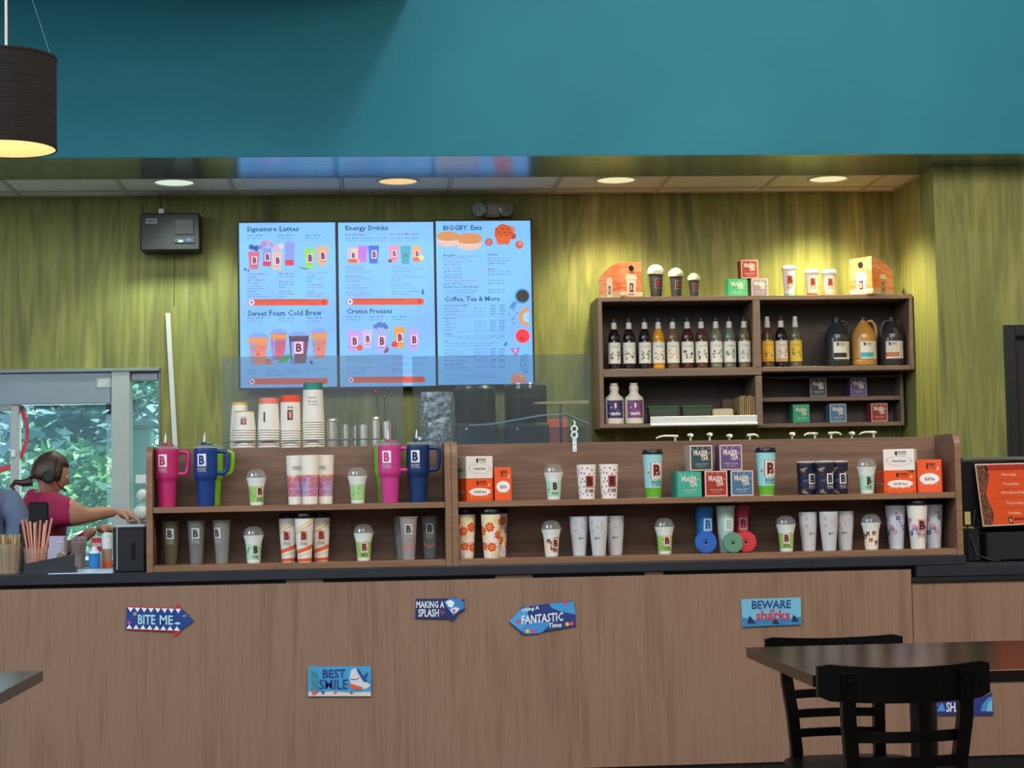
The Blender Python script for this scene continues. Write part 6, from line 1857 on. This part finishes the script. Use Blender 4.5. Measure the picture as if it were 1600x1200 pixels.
g = G().tube([(-.005*1+.100*math.cos(t)*0, -.088*math.cos(t), .122*math.sin(t)) for t in [PI*k/14 for k in range(15)]], .0065, M('#0f0f11', .4), 8)
o = g.build('headset_band', per); place(o)
g = G().tube([(.01, -.088, -.02), (.05, -.085, -.055), (.088, -.06, -.062)], .003, M('#0f0f11', .4), 6); g.lathe([(0, -.008), (.006, -.005), (.006, .005), (0, .008)], BLACK, 8, cx=.09, cy=-.058)
for v in range(len(g.v)-32, len(g.v)):
    x_, yy, z_ = g.v[v]; g.v[v] = (x_, yy, z_-.062)
o = g.build('headset_microphone', per); place(o)
# ear
g = G().lathe([(0, -.004), (.012, -.004), (.016, 0), (.011, .005), (0, .003)], SKIN, 14, sy=1.4); o = g.build('ear', per); place(o); o.location = hc+Vector((-.012, -.066, -.018)); o.rotation_euler = (PI/2, 0, 0)

# second worker: back and shoulder at the left edge, head beyond the frame
Y2 = 8.82
p2 = empty('person', (at(-40, 800, Y2).x, Y2, 0), label='person in a grey-blue shirt bending over at the left edge of the picture', cat='person')
O = p2.location.copy()
s_r = W(16, 790, Y2); verts = [(.02, .05, .92), W(-10, 840, Y2), W(-24, 805, Y2), W(-62, 800, Y2-.02), W(-90, 806, Y2-.04), W(-108, 810, Y2-.05), s_r, W(32, 812, Y2-.06), W(22, 842, Y2-.12), W(2, 868, Y2-.18),
         W(-60, 820, Y2+.2), W(-70, 850, Y2+.16), W(-80, 880, Y2+.1),
         (.02, -.10, .86), (.0, -.10, .48), (-.02, -.10, .10), (-.12, -.12, .045), (.02, .16, .86), (.02, .16, .48), (0, .16, .1), (-.10, .17, .045)]
edges = [(0, 1), (1, 2), (2, 3), (3, 4), (4, 5), (2, 6), (6, 7), (7, 8), (8, 9), (2, 10), (10, 11), (11, 12), (0, 13), (13, 14), (14, 15), (15, 16), (0, 17), (17, 18), (18, 19), (19, 20)]
radii = [(.14, .13), (.15, .15), (.15, .17), .12, .055, .05, .088, .070, .045, .028, .07, .045, .028, .09, .065, .045, .035, .09, .065, .045, .035]
wz = W(0, 862, Y2)[2]


def bm2(c):
    if c.z < .98:
        return 2
    if c.z < W(0, 838, Y2)[2] and c.y < -.03 and c.x > 0:
        return 0
    return 0 if c.x < W(-88, 800, Y2)[0] else 1


skin_body('body', verts, edges, radii, 0, ((SKIN, GSH, PANT), bm2), p2)
hand(W(2, 868, Y2-.18), (-.4, -.3, -.8), (0, 0, -1), p2); hand(W(-80, 880, Y2+.1), (-.4, -.3, -.8), (0, 0, -1), p2)
hc = Vector(W(-128, 800, Y2-.06)); tilt = .5
o = head_mesh().build('head', p2); o.location = hc; o.rotation_euler = (0, .5, PI)
g = G(); vs = [(x*1.08, y*1.08, z*1.06+.006) if not (x > .045 and z < .05) else (x*.8, y*.8, z*.8) for x, y, z in head_mesh().v]
g.add(vs, head_mesh().f, HAIR, True); o = g.build('hair', p2); o.location = hc; o.rotation_euler = (0, .5, PI)
G().prism([(-.13, .30), (.15, .30), (.12, 1.02), (-.10, 1.02)], -.19, -.175, M('#17181c', .8)).build('apron', p2)

# ================================================================== REGISTER (right)
RC = .8867
rg = empty('cash_register', (X(1560, 885, 7.45), 7.45, RC), label='black register with its screen turned away at the right end of the counter', cat='register')
ox, oy = rg.location.x, rg.location.y


def RX(px, py=800, Y=7.45):
    return X(px, py, Y)-ox


BK = M('#141518', .4)
ztop = Z(1550, 722, 7.42)-RC; zlow = Z(1550, 822, 7.42)-RC
mon = G(); vs = []
xa, xb_ = RX(1503), RX(1503)+.42
mon.add([(xa, -.02, ztop), (xb_, -.02, ztop), (xb_, .02, zlow), (xa+.01, .02, zlow), (xa, .08, ztop+.004), (xb_, .08, ztop+.004), (xb_, .10, zlow), (xa+.01, .10, zlow)],
        [(0, 1, 2, 3)[::-1], (4, 5, 6, 7), (0, 1, 5, 4), (3, 2, 6, 7)[::-1], (0, 4, 7, 3), (1, 2, 6, 5)], BK)
mon.build('monitor', rg)
G().box(xa+.002, xb_, -.018, .10, ztop+.005, ztop+.022, M('#5d6058', .4), .004).build('monitor_top', rg)
G().box(RX(1545), RX(1545)+.16, .03, .10, .17, zlow, BK, .01).build('monitor_stand', rg)
G().box(RX(1512, 870), RX(1512, 870)+.06, .0, .20, .0, .14, M('#1a1c20', .4), .006).build('card_reader', rg)
G().box(RX(1537, 870), RX(1537, 870)+.40, -.04, .26, .004, .125, M('#191b1f', .45), .006).build('cash_drawer', rg)
G().box(RX(1545, 870), RX(1545, 870)+.36, -.01, .22, .126, .17, M('#202224', .4), .02).build('drawer_top', rg)
G().tube([(RX(1512), .02, .16), (RX(1520), -.03, .03), (RX(1540), -.06, .006), (RX(1552), -.07, .006)], .004, BLACK).build('cable', rg)
G().tube([(RX(1517), -.03, zlow), (RX(1519), -.035, .22), (RX(1526), -.02, .16)], .005, BLACK).build('cable', rg)
G().box(RX(1503), RX(1512), -.035, -.032, .16, .215, M('#b8b070', .6)).build('sticky_note', rg)
# orange poster taped on the monitor's back
ps_ = empty('daily_poster', (0, 7.405, 0), label='orange laminated weekday poster with a coffee bean border on the register', cat='poster')
c4 = [at(1523, 725, 7.405), at(1602, 723, 7.405), at(1612, 819, 7.405), at(1536, 823, 7.405)]
wtop = c4[1].x-c4[0].x; fullw = wtop*1.0


def pf(u, v, l=1):      # u,v in 0..1, v down
    a_ = c4[0].lerp(c4[1], u); b_ = c4[3].lerp(c4[2], u); p = a_.lerp(b_, v)
    return (p.x, -.0008*l, p.z)


g = G(); g.add([pf(0, 0, 0), pf(1, 0, 0), pf(1, 1, 0), pf(0, 1, 0)]+[(x, .003, z) for x, y, z in (pf(0, 0), pf(1, 0), pf(1, 1), pf(0, 1))], [(3, 2, 1, 0), (4, 5, 6, 7), (0, 1, 5, 4), (1, 2, 6, 5), (2, 3, 7, 6), (3, 0, 4, 7)], M('#e0c6b6', .3)); g.build('laminate', ps_)
g = G(); PM = M('#dc5528', .3); g.add([pf(.02, .02), pf(.98, .02), pf(.98, .98), pf(.02, .98)], [(3, 2, 1, 0)], PM)
bn = ramp_mat('coffee_bean_print', (1, 1, 1), [(.4, '#3a1c12'), (.6, '#8a5a40')], .4, noise=120)
for k in range(12):
    v0, v1 = .02+.08*k, .02+.08*(k+1); e1, e2 = .20+.05*math.sin(k*.8), .20+.05*math.sin((k+1)*.8)
    g.add([pf(.02, v0, 2), pf(e1, v0, 2), pf(e2, v1, 2), pf(.02, v1, 2)], [(3, 2, 1, 0)], bn)
g.add([pf(.18, .02, 2), pf(.98, .02, 2), pf(.98, .11, 2), pf(.2, .11, 2)], [(3, 2, 1, 0)], M('#a83426', .3))
pt = lambda x, z, l=1: pf(x, 1-z, l+2)
PC2 = M('#eab59c', .4)
for tx, u0, u1, v in (('Monday', .50, .80, .19), ('Tuesday', .50, .82, .34), ('Wednesday', .44, .92, .48), ('Thursday', .52, .88, .65), ('Friday', .55, .80, .81)):
    g.text(tx, u0, u1, 1-v-.03, 1-v+.03, pt, PC2, .02)
    if v < .8:
        g.text('fifty percent off any sweet foam drink', .36, .96, 1-v-.085, 1-v-.06, pt, M('#b03c28', .4), 0)
g.text('BIGGBY', .66, .94, .08, .12, pt, DARK, .02); g.rect(.54, .62, .03, .13, pt, M('#2a1212', .4)); g.text('B', .555, .605, .05, .11, pt, PC2, .03, 3)
g.build('poster_print', ps_)
for v in (ps_,):
    v.location = (0, 7.405, 0)

# ================================================================== SIGNS ON THE COUNTER FRONT
SYG = 7.2


def sign(name, pts_px, label, draw, base='#1c4f93', th=.006):
    cx = sum(p[0] for p in pts_px)/len(pts_px); cy = sum(p[1] for p in pts_px)/len(pts_px); c = at(cx, cy, SYG)
    r = empty(name, (c.x, SYG-th-.001, c.z), label=label, cat='sign', group='small shark themed signs on the counter front')
    P2 = [(at(a_, b_, SYG).x-c.x, at(a_, b_, SYG).z-c.z) for a_, b_ in pts_px]
    G().prism(P2, 0, th, M(base, .5)).build('sign_board', r)
    g = G(); q = lambda a_, b_: (at(a_, b_, SYG).x-c.x, at(a_, b_, SYG).z-c.z)
    draw(g, q, flat(0, step=.0005)); g.build('sign_print', r); return r


def tpx(g, q, f, s, x0, x1, y0, y1, m, bold=.03, layer=4, shear=0):
    """text between pixel bounds; y0 top, y1 bottom; shear = px rise to the right"""
    vs, fs = text_mesh(s, bold)
    g.add([f(*q(x0+(x1-x0)*u, y1+(y0-y1)*v-shear*u), layer) for u, v in vs], fs, m)


WW = M('#e6eef4', .5); LB = M('#a9dcea', .5)


def d1(g, q, f):
    red = M('#c42c3e', .5)
    for k in range(8):
        x = 200+k*10.6
        g.poly([q(x, 948.8+k*.3), q(x+9, 949.2+k*.3), q(x+4.5, 956+k*.3)][::-1], f, WW, 2)
        g.poly([q(x-2, 982+k*.4), q(x+7, 982.3+k*.4), q(x+2.5, 975.5+k*.4)], f, WW, 2)
    g.poly([q(199, 947), q(284, 949.5), q(284, 951), q(199, 948.8)][::-1], f, red, 1); g.poly([q(197, 982), q(282, 985.5), q(282, 987), q(197, 983.5)][::-1], f, red, 1)
    tpx(g, q, f, 'BITE', 216, 243, 960, 975, LB, .02, shear=-.6); tpx(g, q, f, 'ME', 250, 270.5, 961, 975.5, LB, .02, shear=-.4)
    g.fan(blob(*q(211, 959), .008, 8), f, M('#8c9a8a', .5), 2); g.poly([q(272, 974), q(278, 971.5), q(283, 974), q(278, 976)][::-1], f, LB, 2); g.poly([q(284, 962), q(290, 960), q(293, 962.5), q(288, 964)][::-1], f, M('#6f9a8a', .5), 2); g.fan(blob(*q(202, 972.5), .007, 8), f, M('#b04a9a', .5), 2)


sg = sign('arrow_sign', [(199, 947), (284, 950.5), (303, 970), (281, 986), (197, 983)], 'blue arrow-shaped sign reading BITE ME with white shark teeth', d1, '#153f86')
c = sg.location
for pts in ([(274, 950), (277, 943), (282, 946), (280, 950.5)], [(271, 986), (283, 986.5), (273, 995)]):
    G().prism([(at(a_, b_, SYG).x-c.x, at(a_, b_, SYG).z-c.z) for a_, b_ in pts], .001, .005, M('#c42c3e', .5)).build('red_fin', sg)


def shark2d(g, q, f, x0, y0, s, col='#2c5f9c', flip=1, mouth=True):
    S = lambda x, y: q(x0+flip*x*s, y0+y*s)
    g.fan([S(0, 6), S(4, 1), S(10, -2), S(16, 0), S(20, 4), S(22, 9), S(16, 12), S(8, 12), S(2, 10)][::-flip], f, M(col, .5), 3)
    g.fan([S(1, 8), S(6, 6), S(12, 7), S(15, 10), S(10, 12), S(3, 11)][::-flip], f, WW, 4)
    g.poly([S(9, -1), S(13, -7), S(15, 0)][::-flip], f, M(col, .5), 3); g.poly([S(20, 6), S(27, 0), S(25, 7), S(28, 12), S(21, 9)][::-flip], f, M(col, .5), 3)
    if mouth:
        g.fan([S(3, 9), S(8, 8.5), S(12, 10), S(8, 11.5)][::-flip], f, M('#c8503c', .5), 5)
    g.fan(blob(*S(6, 3.5), .0016*s, 8), f, DARK, 5)


def d2(g, q, f):
    sand = M('#d8cfc2', .5); g.poly([q(482, 1080), q(500, 1081.5), q(520, 1080), q(545, 1082), q(579, 1080.5), q(579.5, 1087.5), q(482, 1087.5)][::-1], f, sand, 2)
    tpx(g, q, f, 'BEST', 504.5, 540, 1046, 1059.5, M('#233a78', .5), .015, shear=1); tpx(g, q, f, 'SMILE', 498.5, 543.5, 1061.5, 1077, M('#233a78', .5), .012, shear=.5)
    for k in range(3):
        x = 486+k*4
        for j in range(4):
            g.poly([q(x+(j % 2)*2, 1078-j*8+k*3), q(x+2+(j % 2)*2, 1078-j*8+k*3), q(x+2+((j+1) % 2)*2, 1070-j*8+k*3), q(x+((j+1) % 2)*2, 1070-j*8+k*3)][::-1], f, M('#3f7a78', .5), 2)
    g.fan([q(546, 1058), q(549, 1046), q(556, 1042.5), q(563, 1050), q(567, 1060), q(573, 1064), q(579, 1071), q(572, 1076), q(558, 1076), q(549, 1070), q(547, 1063)][::-1], f, M('#cdd6dc', .5), 3)
    g.poly([q(556, 1042.5), q(562, 1047), q(568, 1056), q(573, 1051), q(576, 1050), q(572, 1062), q(578, 1066), q(568, 1065), q(560, 1052)][::-1], f, M('#24508c', .5), 4)
    g.fan([q(545, 1067), q(556, 1070), q(568, 1074), q(560, 1078), q(549, 1075)][::-1], f, M('#dc5a3c', .5), 5)
    g.poly([q(548, 1060), q(556, 1061), q(562, 1058), q(562, 1059), q(556, 1062), q(548, 1061)][::-1], f, DARK, 5)
    for x, col in ((491, '#c8604c'), (505, '#3a3470'), (524, '#b86a78'), (549, '#8c4a5a')):
        g.fan(blob(*q(x, 1082), .010 if x == 491 else .006, 20, 5, .35), f, M(col, .5), 4)


sign('smile_sign', [(481.5, 1041.5), (579.5, 1041), (580, 1088), (481.5, 1088)], 'light blue rectangular sign reading BEST SMILE with a grinning shark', d2, '#3f9bcb')


def d3(g, q, f):
    tpx(g, q, f, 'MAKING A', 650.5, 694, 939, 950, WW, .018); tpx(g, q, f, 'SPLASH', 653.5, 685.5, 951.5, 963.5, WW, .018)
    g.fan([q(694, 940), q(700, 935.5), q(712, 934), q(724, 940), q(725, 950), q(716, 955), q(708, 962), q(702, 954), q(697, 947)][::-1], f, M('#3a7fc0', .5), 3)
    g.fan([q(696, 940), q(704, 937), q(710, 941), q(707, 949), q(701, 948)][::-1], f, WW, 4); g.fan([q(703, 952), q(712, 948), q(718, 951), q(712, 958), q(706, 957)][::-1], f, M('#d8e4ec', .5), 4); g.fan(blob(*q(709, 954), .006, 10), f, M('#c03a4c', .5), 5)
    g.poly([q(686, 952), q(697, 956), q(690, 962)][::-1], f, M('#7a3a6c', .5), 3)


sign('splash_sign', [(649.5, 935.5), (698, 935), (712, 933.5), (718, 938), (726, 935.5), (723, 944), (727, 952), (717, 958), (708, 971), (701, 967), (649, 966)], 'small navy sign reading MAKING A SPLASH with a leaping shark', d3, '#1d2a5e')


def d4(g, q, f):
    g.poly([q(796, 971), q(812, 952), q(826, 947), q(822, 976), q(812, 984)][::-1], f, M('#4aa0d4', .5), 1); g.poly([q(812, 984), q(835, 966), q(860, 975), q(845, 989), q(822, 991)][::-1], f, M('#3c8ccb', .5), 1)
    g.poly([q(858, 943), q(896, 939.5), q(899, 960), q(875, 955), q(862, 950)][::-1], f, M('#3f94d0', .5), 1)
    tpx(g, q, f, 'Living A', 816, 842, 950, 957.5, WW, .02, shear=4); tpx(g, q, f, 'FANTASTIC', 815, 879.5, 961.5, 975.5, WW, .018, shear=5.5); tpx(g, q, f, 'Time', 856.5, 877, 973.5, 981, WW, .02, shear=1.5)
    for x, y, col in ((824, 986, '#e8c23c'), (834, 986, '#d84a6c'), (886, 975, '#e8c23c'), (893, 974, '#d8507a'), (884, 941.5, '#d0406a'), (810, 971, '#c84a78')):
        g.fan(blob(*q(x, y), .008, 20, 5, .3), f, M(col, .5), 4)


sign('fantastic_sign', [(795.5, 972), (814, 949), (866, 942), (896, 938.5), (900, 978), (872, 983), (817, 991.5)], 'blue left-pointing arrow sign reading LIVING A FANTASTIC TIME', d4, '#1e3a7c')


def d5(g, q, f):
    g.poly([q(1159, 964), q(1180, 969), q(1205, 965), q(1230, 968), q(1251, 963), q(1251.5, 975.5), q(1160, 979.5)][::-1], f, M('#2f7fae', .5), 1)
    tpx(g, q, f, 'BEWARE', 1174, 1235, 938.5, 951.5, M('#24407c', .5), .018, shear=1.5); tpx(g, q, f, 'OF', 1202, 1210, 952, 957.5, M('#c03a54', .5), .03); tpx(g, q, f, 'sharks', 1180.5, 1233.5, 953.5, 969, M('#c0304a', .5), .02, shear=1)
    for x, y, s in ((1167, 965, 1), (1206, 967, .9), (1236, 963, .9)):
        g.poly([q(x, y+9*s), q(x+3*s, y-3*s), q(x+7*s, y), q(x+13*s, y+9*s)][::-1], f, M('#1a2c48', .5), 3)


sign('beware_sign', [(1157.5, 936.5), (1250.5, 933.5), (1251.5, 975.5), (1160, 979.5)], 'aqua rectangular sign reading BEWARE OF sharks with dark fins', d5, '#6fb6d2')


def d6(g, q, f):
    tpx(g, q, f, 'SHARK', 1477.5, 1517, 1097, 1112, WW, .02); g.poly([q(1463, 1111), q(1470, 1097), q(1474, 1102), q(1476, 1111)][::-1], f, M('#3f94d0', .5), 2)
    g.fan([q(1531, 1111), q(1534, 1100), q(1543, 1090), q(1549, 1088), q(1550, 1111)][::-1], f, M('#3f8ccb', .5), 2); g.fan([q(1540, 1111), q(1543, 1098), q(1549, 1093), q(1549.5, 1111)][::-1], f, M('#7ab8dc', .5), 3)
    g.fan(blob(*q(1463, 1101), .006, 8), f, M('#c04a9a', .5), 2); g.fan(blob(*q(1500, 1094.5), .006, 8), f, M('#d0607a', .5), 2)


sign('shark_sign', [(1456, 1096), (1490, 1093), (1530, 1090), (1549, 1082), (1551, 1117), (1456, 1117)], 'purple-blue sign with white letters seen between the chair posts', d6, '#2a3276')

# ================================================================== TABLES AND CHAIRS
def table(x0, x1, y0, y1, label):
    r = empty('cafe_table', ((x0+x1)/2, (y0+y1)/2, 0), label=label, cat='table', group='dark square cafe tables')
    hx, hy = (x1-x0)/2, (y1-y0)/2; zt = .75; c = .012
    g = G(); pts = lambda k, z: [(-hx+k, -hy+k, z), (hx-k, -hy+k, z), (hx-k, hy-k, z), (-hx+k, hy-k, z)]
    L_ = [pts(.016, zt-.034), pts(0, zt-.029), pts(0, zt-.0008), pts(.0008, zt)]
    for a_, b_ in zip(L_, L_[1:]):
        g.add(a_+b_, [(k, (k+1) % 4, 4+(k+1) % 4, 4+k) for k in range(4)], TABLEM)
    g.add(L_[-1], [(0, 1, 2, 3)], TABLEM); g.add(L_[0], [(3, 2, 1, 0)], TABLEM); g.build('tabletop', r)
    G().lathe([(.035, .03), (.037, .05), (.037, .69), (.037, .70)], BLACKG, 20).build('pedestal', r)
    g = G().box(-.2, .2, -.2, .2, .70, .714, BLACK); g.build('top_plate', r)
    g = G()
    for a_ in range(4):
        ca, sa = math.cos(a_*PI/2+PI/4), math.sin(a_*PI/2+PI/4)
        g.tube([(0, 0, .055), (ca*.15, sa*.15, .045), (ca*.33, sa*.33, .018)], [.035, .03, .018], BLACKG, 8)
    g.build('base_feet', r)
    return r


table(1.075, 1.885, 4.405, 5.215, 'dark square cafe table with two chairs at the lower right')
table(1.889, 2.70, 4.405, 5.215, 'dark table pushed against the right side of the nearer one')
table(-1.755, -.945, 4.25, 5.06, 'dark cafe table showing only its corner at the left edge')


def chair(loc, rz, label):
    """back at local -y... front (seat side) at +y"""
    r = empty('wooden_chair', (loc[0], loc[1], 0), rz, label=label, cat='chair', group='black wooden chairs at the cafe table')
    hw = .145
    for sx in (-1, 1):
        g = G(); g.tube([(sx*(hw-.016), .02, .43), (sx*(hw-.010), .0, .55), (sx*hw, -.018, .65), (sx*(hw+.003), -.030, .768)], .0205, CHAIRM, 4, flat=1.15)
        g.tube([(sx*(hw-.016), .02, .44), (sx*(hw-.01), -.0, .25), (sx*(hw+.010), -.05, 0.002)], .0205, CHAIRM, 4, flat=1.15); g.build('rear_post', r)
        p_ = LAST[0]
        for z_ in (.708, .748):
            G().lathe([(0, -.004), (.006, -.003), (.007, 0)], CHAIRM, 10).build('bolt', p_)
            b = LAST[0]; b.location = (sx*(hw+.001), -.049 if z_ > .72 else -.044, z_); b.rotation_euler = (-PI/2, 0, 0)
        G().tube([(sx*.17, .38, .41), (sx*.175, .385, .002)], .018, CHAIRM, 4).build('front_leg', r)
        G().tube([(sx*(hw+.005), -.03, .18), (sx*.174, .38, .18)], .010, CHAIRM, 6).build('side_stretcher', r)

    def curved(z0, z1, w_, bow, th, y0, nm_, zend=0, endcap=True):
        g = G(); n = 16; F_, B_ = [], []
        for k in range(n+1):
            t = -1+2*k/n; x = t*w_; y = y0-bow*t*t*0+(-bow)*(1-t*t)
            za, zb_ = z0-zend*0+(.014*(1-abs(t)**4) if endcap else 0)*0, z1
            zb_ = z1-(.0 if not endcap else .012*(1-t*t))-(.008 if endcap and abs(t) > .97 else 0)
            za = z0+(.008*t*t if endcap else 0)+(.010 if endcap and abs(t) > .97 else 0)
            F_.append((x, y-th, za, zb_)); B_.append((x, y, za, zb_))
        vs = []
        for (x, y, a_, b_), (x2, y2, a2, b2) in zip(F_, B_):
            vs += [(x, y, a_), (x, y, b_), (x2, y2, b2), (x2, y2, a2)]
        fs = []
        for k in range(n):
            for j in range(4):
                fs.append((k*4+j, (k+1)*4+j, (k+1)*4+(j+1) % 4, k*4+(j+1) % 4))
        fs += [(3, 2, 1, 0), (n*4, n*4+1, n*4+2, n*4+3)]
        g.add(vs, [f_[::-1] for f_ in fs], CHAIRM); return g.build(nm_, r)
    curved(.692, .790, .215, .035, .020, .012, 'top_rail')
    for z_ in (.608, .547, .487):
        curved(z_-.013, z_+.013, hw-.008, .030, .014, .012-.02*(z_-.5)*5*.2, 'back_slat', endcap=False)
    g = G(); n = 24; top = []; 
    for k in range(n):
        a_ = 2*PI*k/n; ca, sa = math.cos(a_), math.sin(a_)
        top.append((.20*math.copysign(abs(ca)**.55, ca), .225+.19*math.copysign(abs(sa)**.6, sa)))
    g.add([(x, y, .424) for x, y in top]+[(x, y, .402) for x, y in top], [tuple(range(n)), tuple(reversed(range(n, 2*n)))]+[(k, n+k, n+(k+1) % n, (k+1) % n) for k in range(n)], CHAIRM); g.build('seat', r)
    return r


chair((X(1415, 1060, 4.28), 4.30), 0.0, 'black wooden chair with its curved back to the camera, in front of the table')
rear_chair = chair((X(1302, 1000, 5.36), 5.36), PI, 'black wooden chair on the far side of the cafe table')
rear_chair.scale = (.99, 1, .972)

# ================================================================== PENDANT LAMP
LY = 5.3
ctr = at(10, 232, LY); top = at(8, 90, LY); rad = X(88, 232, LY)-ctr.x
pl = empty('pendant_lamp', (ctr.x, LY, ctr.z), label='black fabric drum pendant lamp with a cream lining at the top left', cat='lamp')
LH = top.z-ctr.z
FAB = ramp_mat('black_linen', (6, 6, 120), [(.35, '#0c0806'), (.65, '#20160f')], .9, noise=2, bump=.4)
LIN = bpy.data.materials.new('lamp_lining'); LIN.use_nodes = True; b = LIN.node_tree.nodes['Principled BSDF']; b.inputs['Base Color'].default_value = lin('#f3e6b4'); b.inputs['Roughness'].default_value = .8
g = G().lathe([(rad, 0), (rad, LH)], FAB, 48); g.build('lamp_shade', pl)
g = G().lathe([(rad-.003, 0.0), (rad-.003, LH)], LIN, 48); g.build('shade_lining', pl)
G().lathe([(rad-.004, -.002), (rad+.0015, -.002), (rad+.0015, .006)], FAB, 48).build('rim_binding', pl); g = G().lathe([(rad+.0015, LH-.006), (rad+.0015, LH+.001), (rad-.004, LH+.001)], FAB, 48); g.build('rim_binding', pl)
g = G().lathe([(.0, .055), (rad-.006, .055)], M('#fff0c4', .6, emit=2.8), 48); g.build('diffuser', pl)
g = G().lathe([(rad-.004, LH-.004), (0, LH-.004)], M('#3a342c', .8), 48); g.build('top_disc', pl)
G().lathe([(.014, LH), (.014, LH+.018), (.010, LH+.022), (.010, LH+.034), (0, LH+.036)], M('#c9b49c', .4), 16).build('cord_grip', pl)
ZT = 6.49-ctr.z
G().tube([(0, 0, LH+.03), (-.003, 0, ZT*.5+LH*.5), (0, 0, ZT)], .0042, M('#cfc4b4', .5), 8).build('cord', pl)
for a_ in (.15, 2.3, 4.3):
    G().tube([(rad*.9*math.cos(a_), rad*.9*math.sin(a_), LH), (0, 0, LH+.42)], .0006, M('#7aa0a0', .3), 4).build('support_wire', pl)
lamp('pendant_glow', 'SPOT', (ctr.x, LY, ctr.z+.04), (ctr.x, LY, 0), 25, (1, .85, .6), spot_size=2.4, spot_blend=.8, shadow_soft_size=.1)
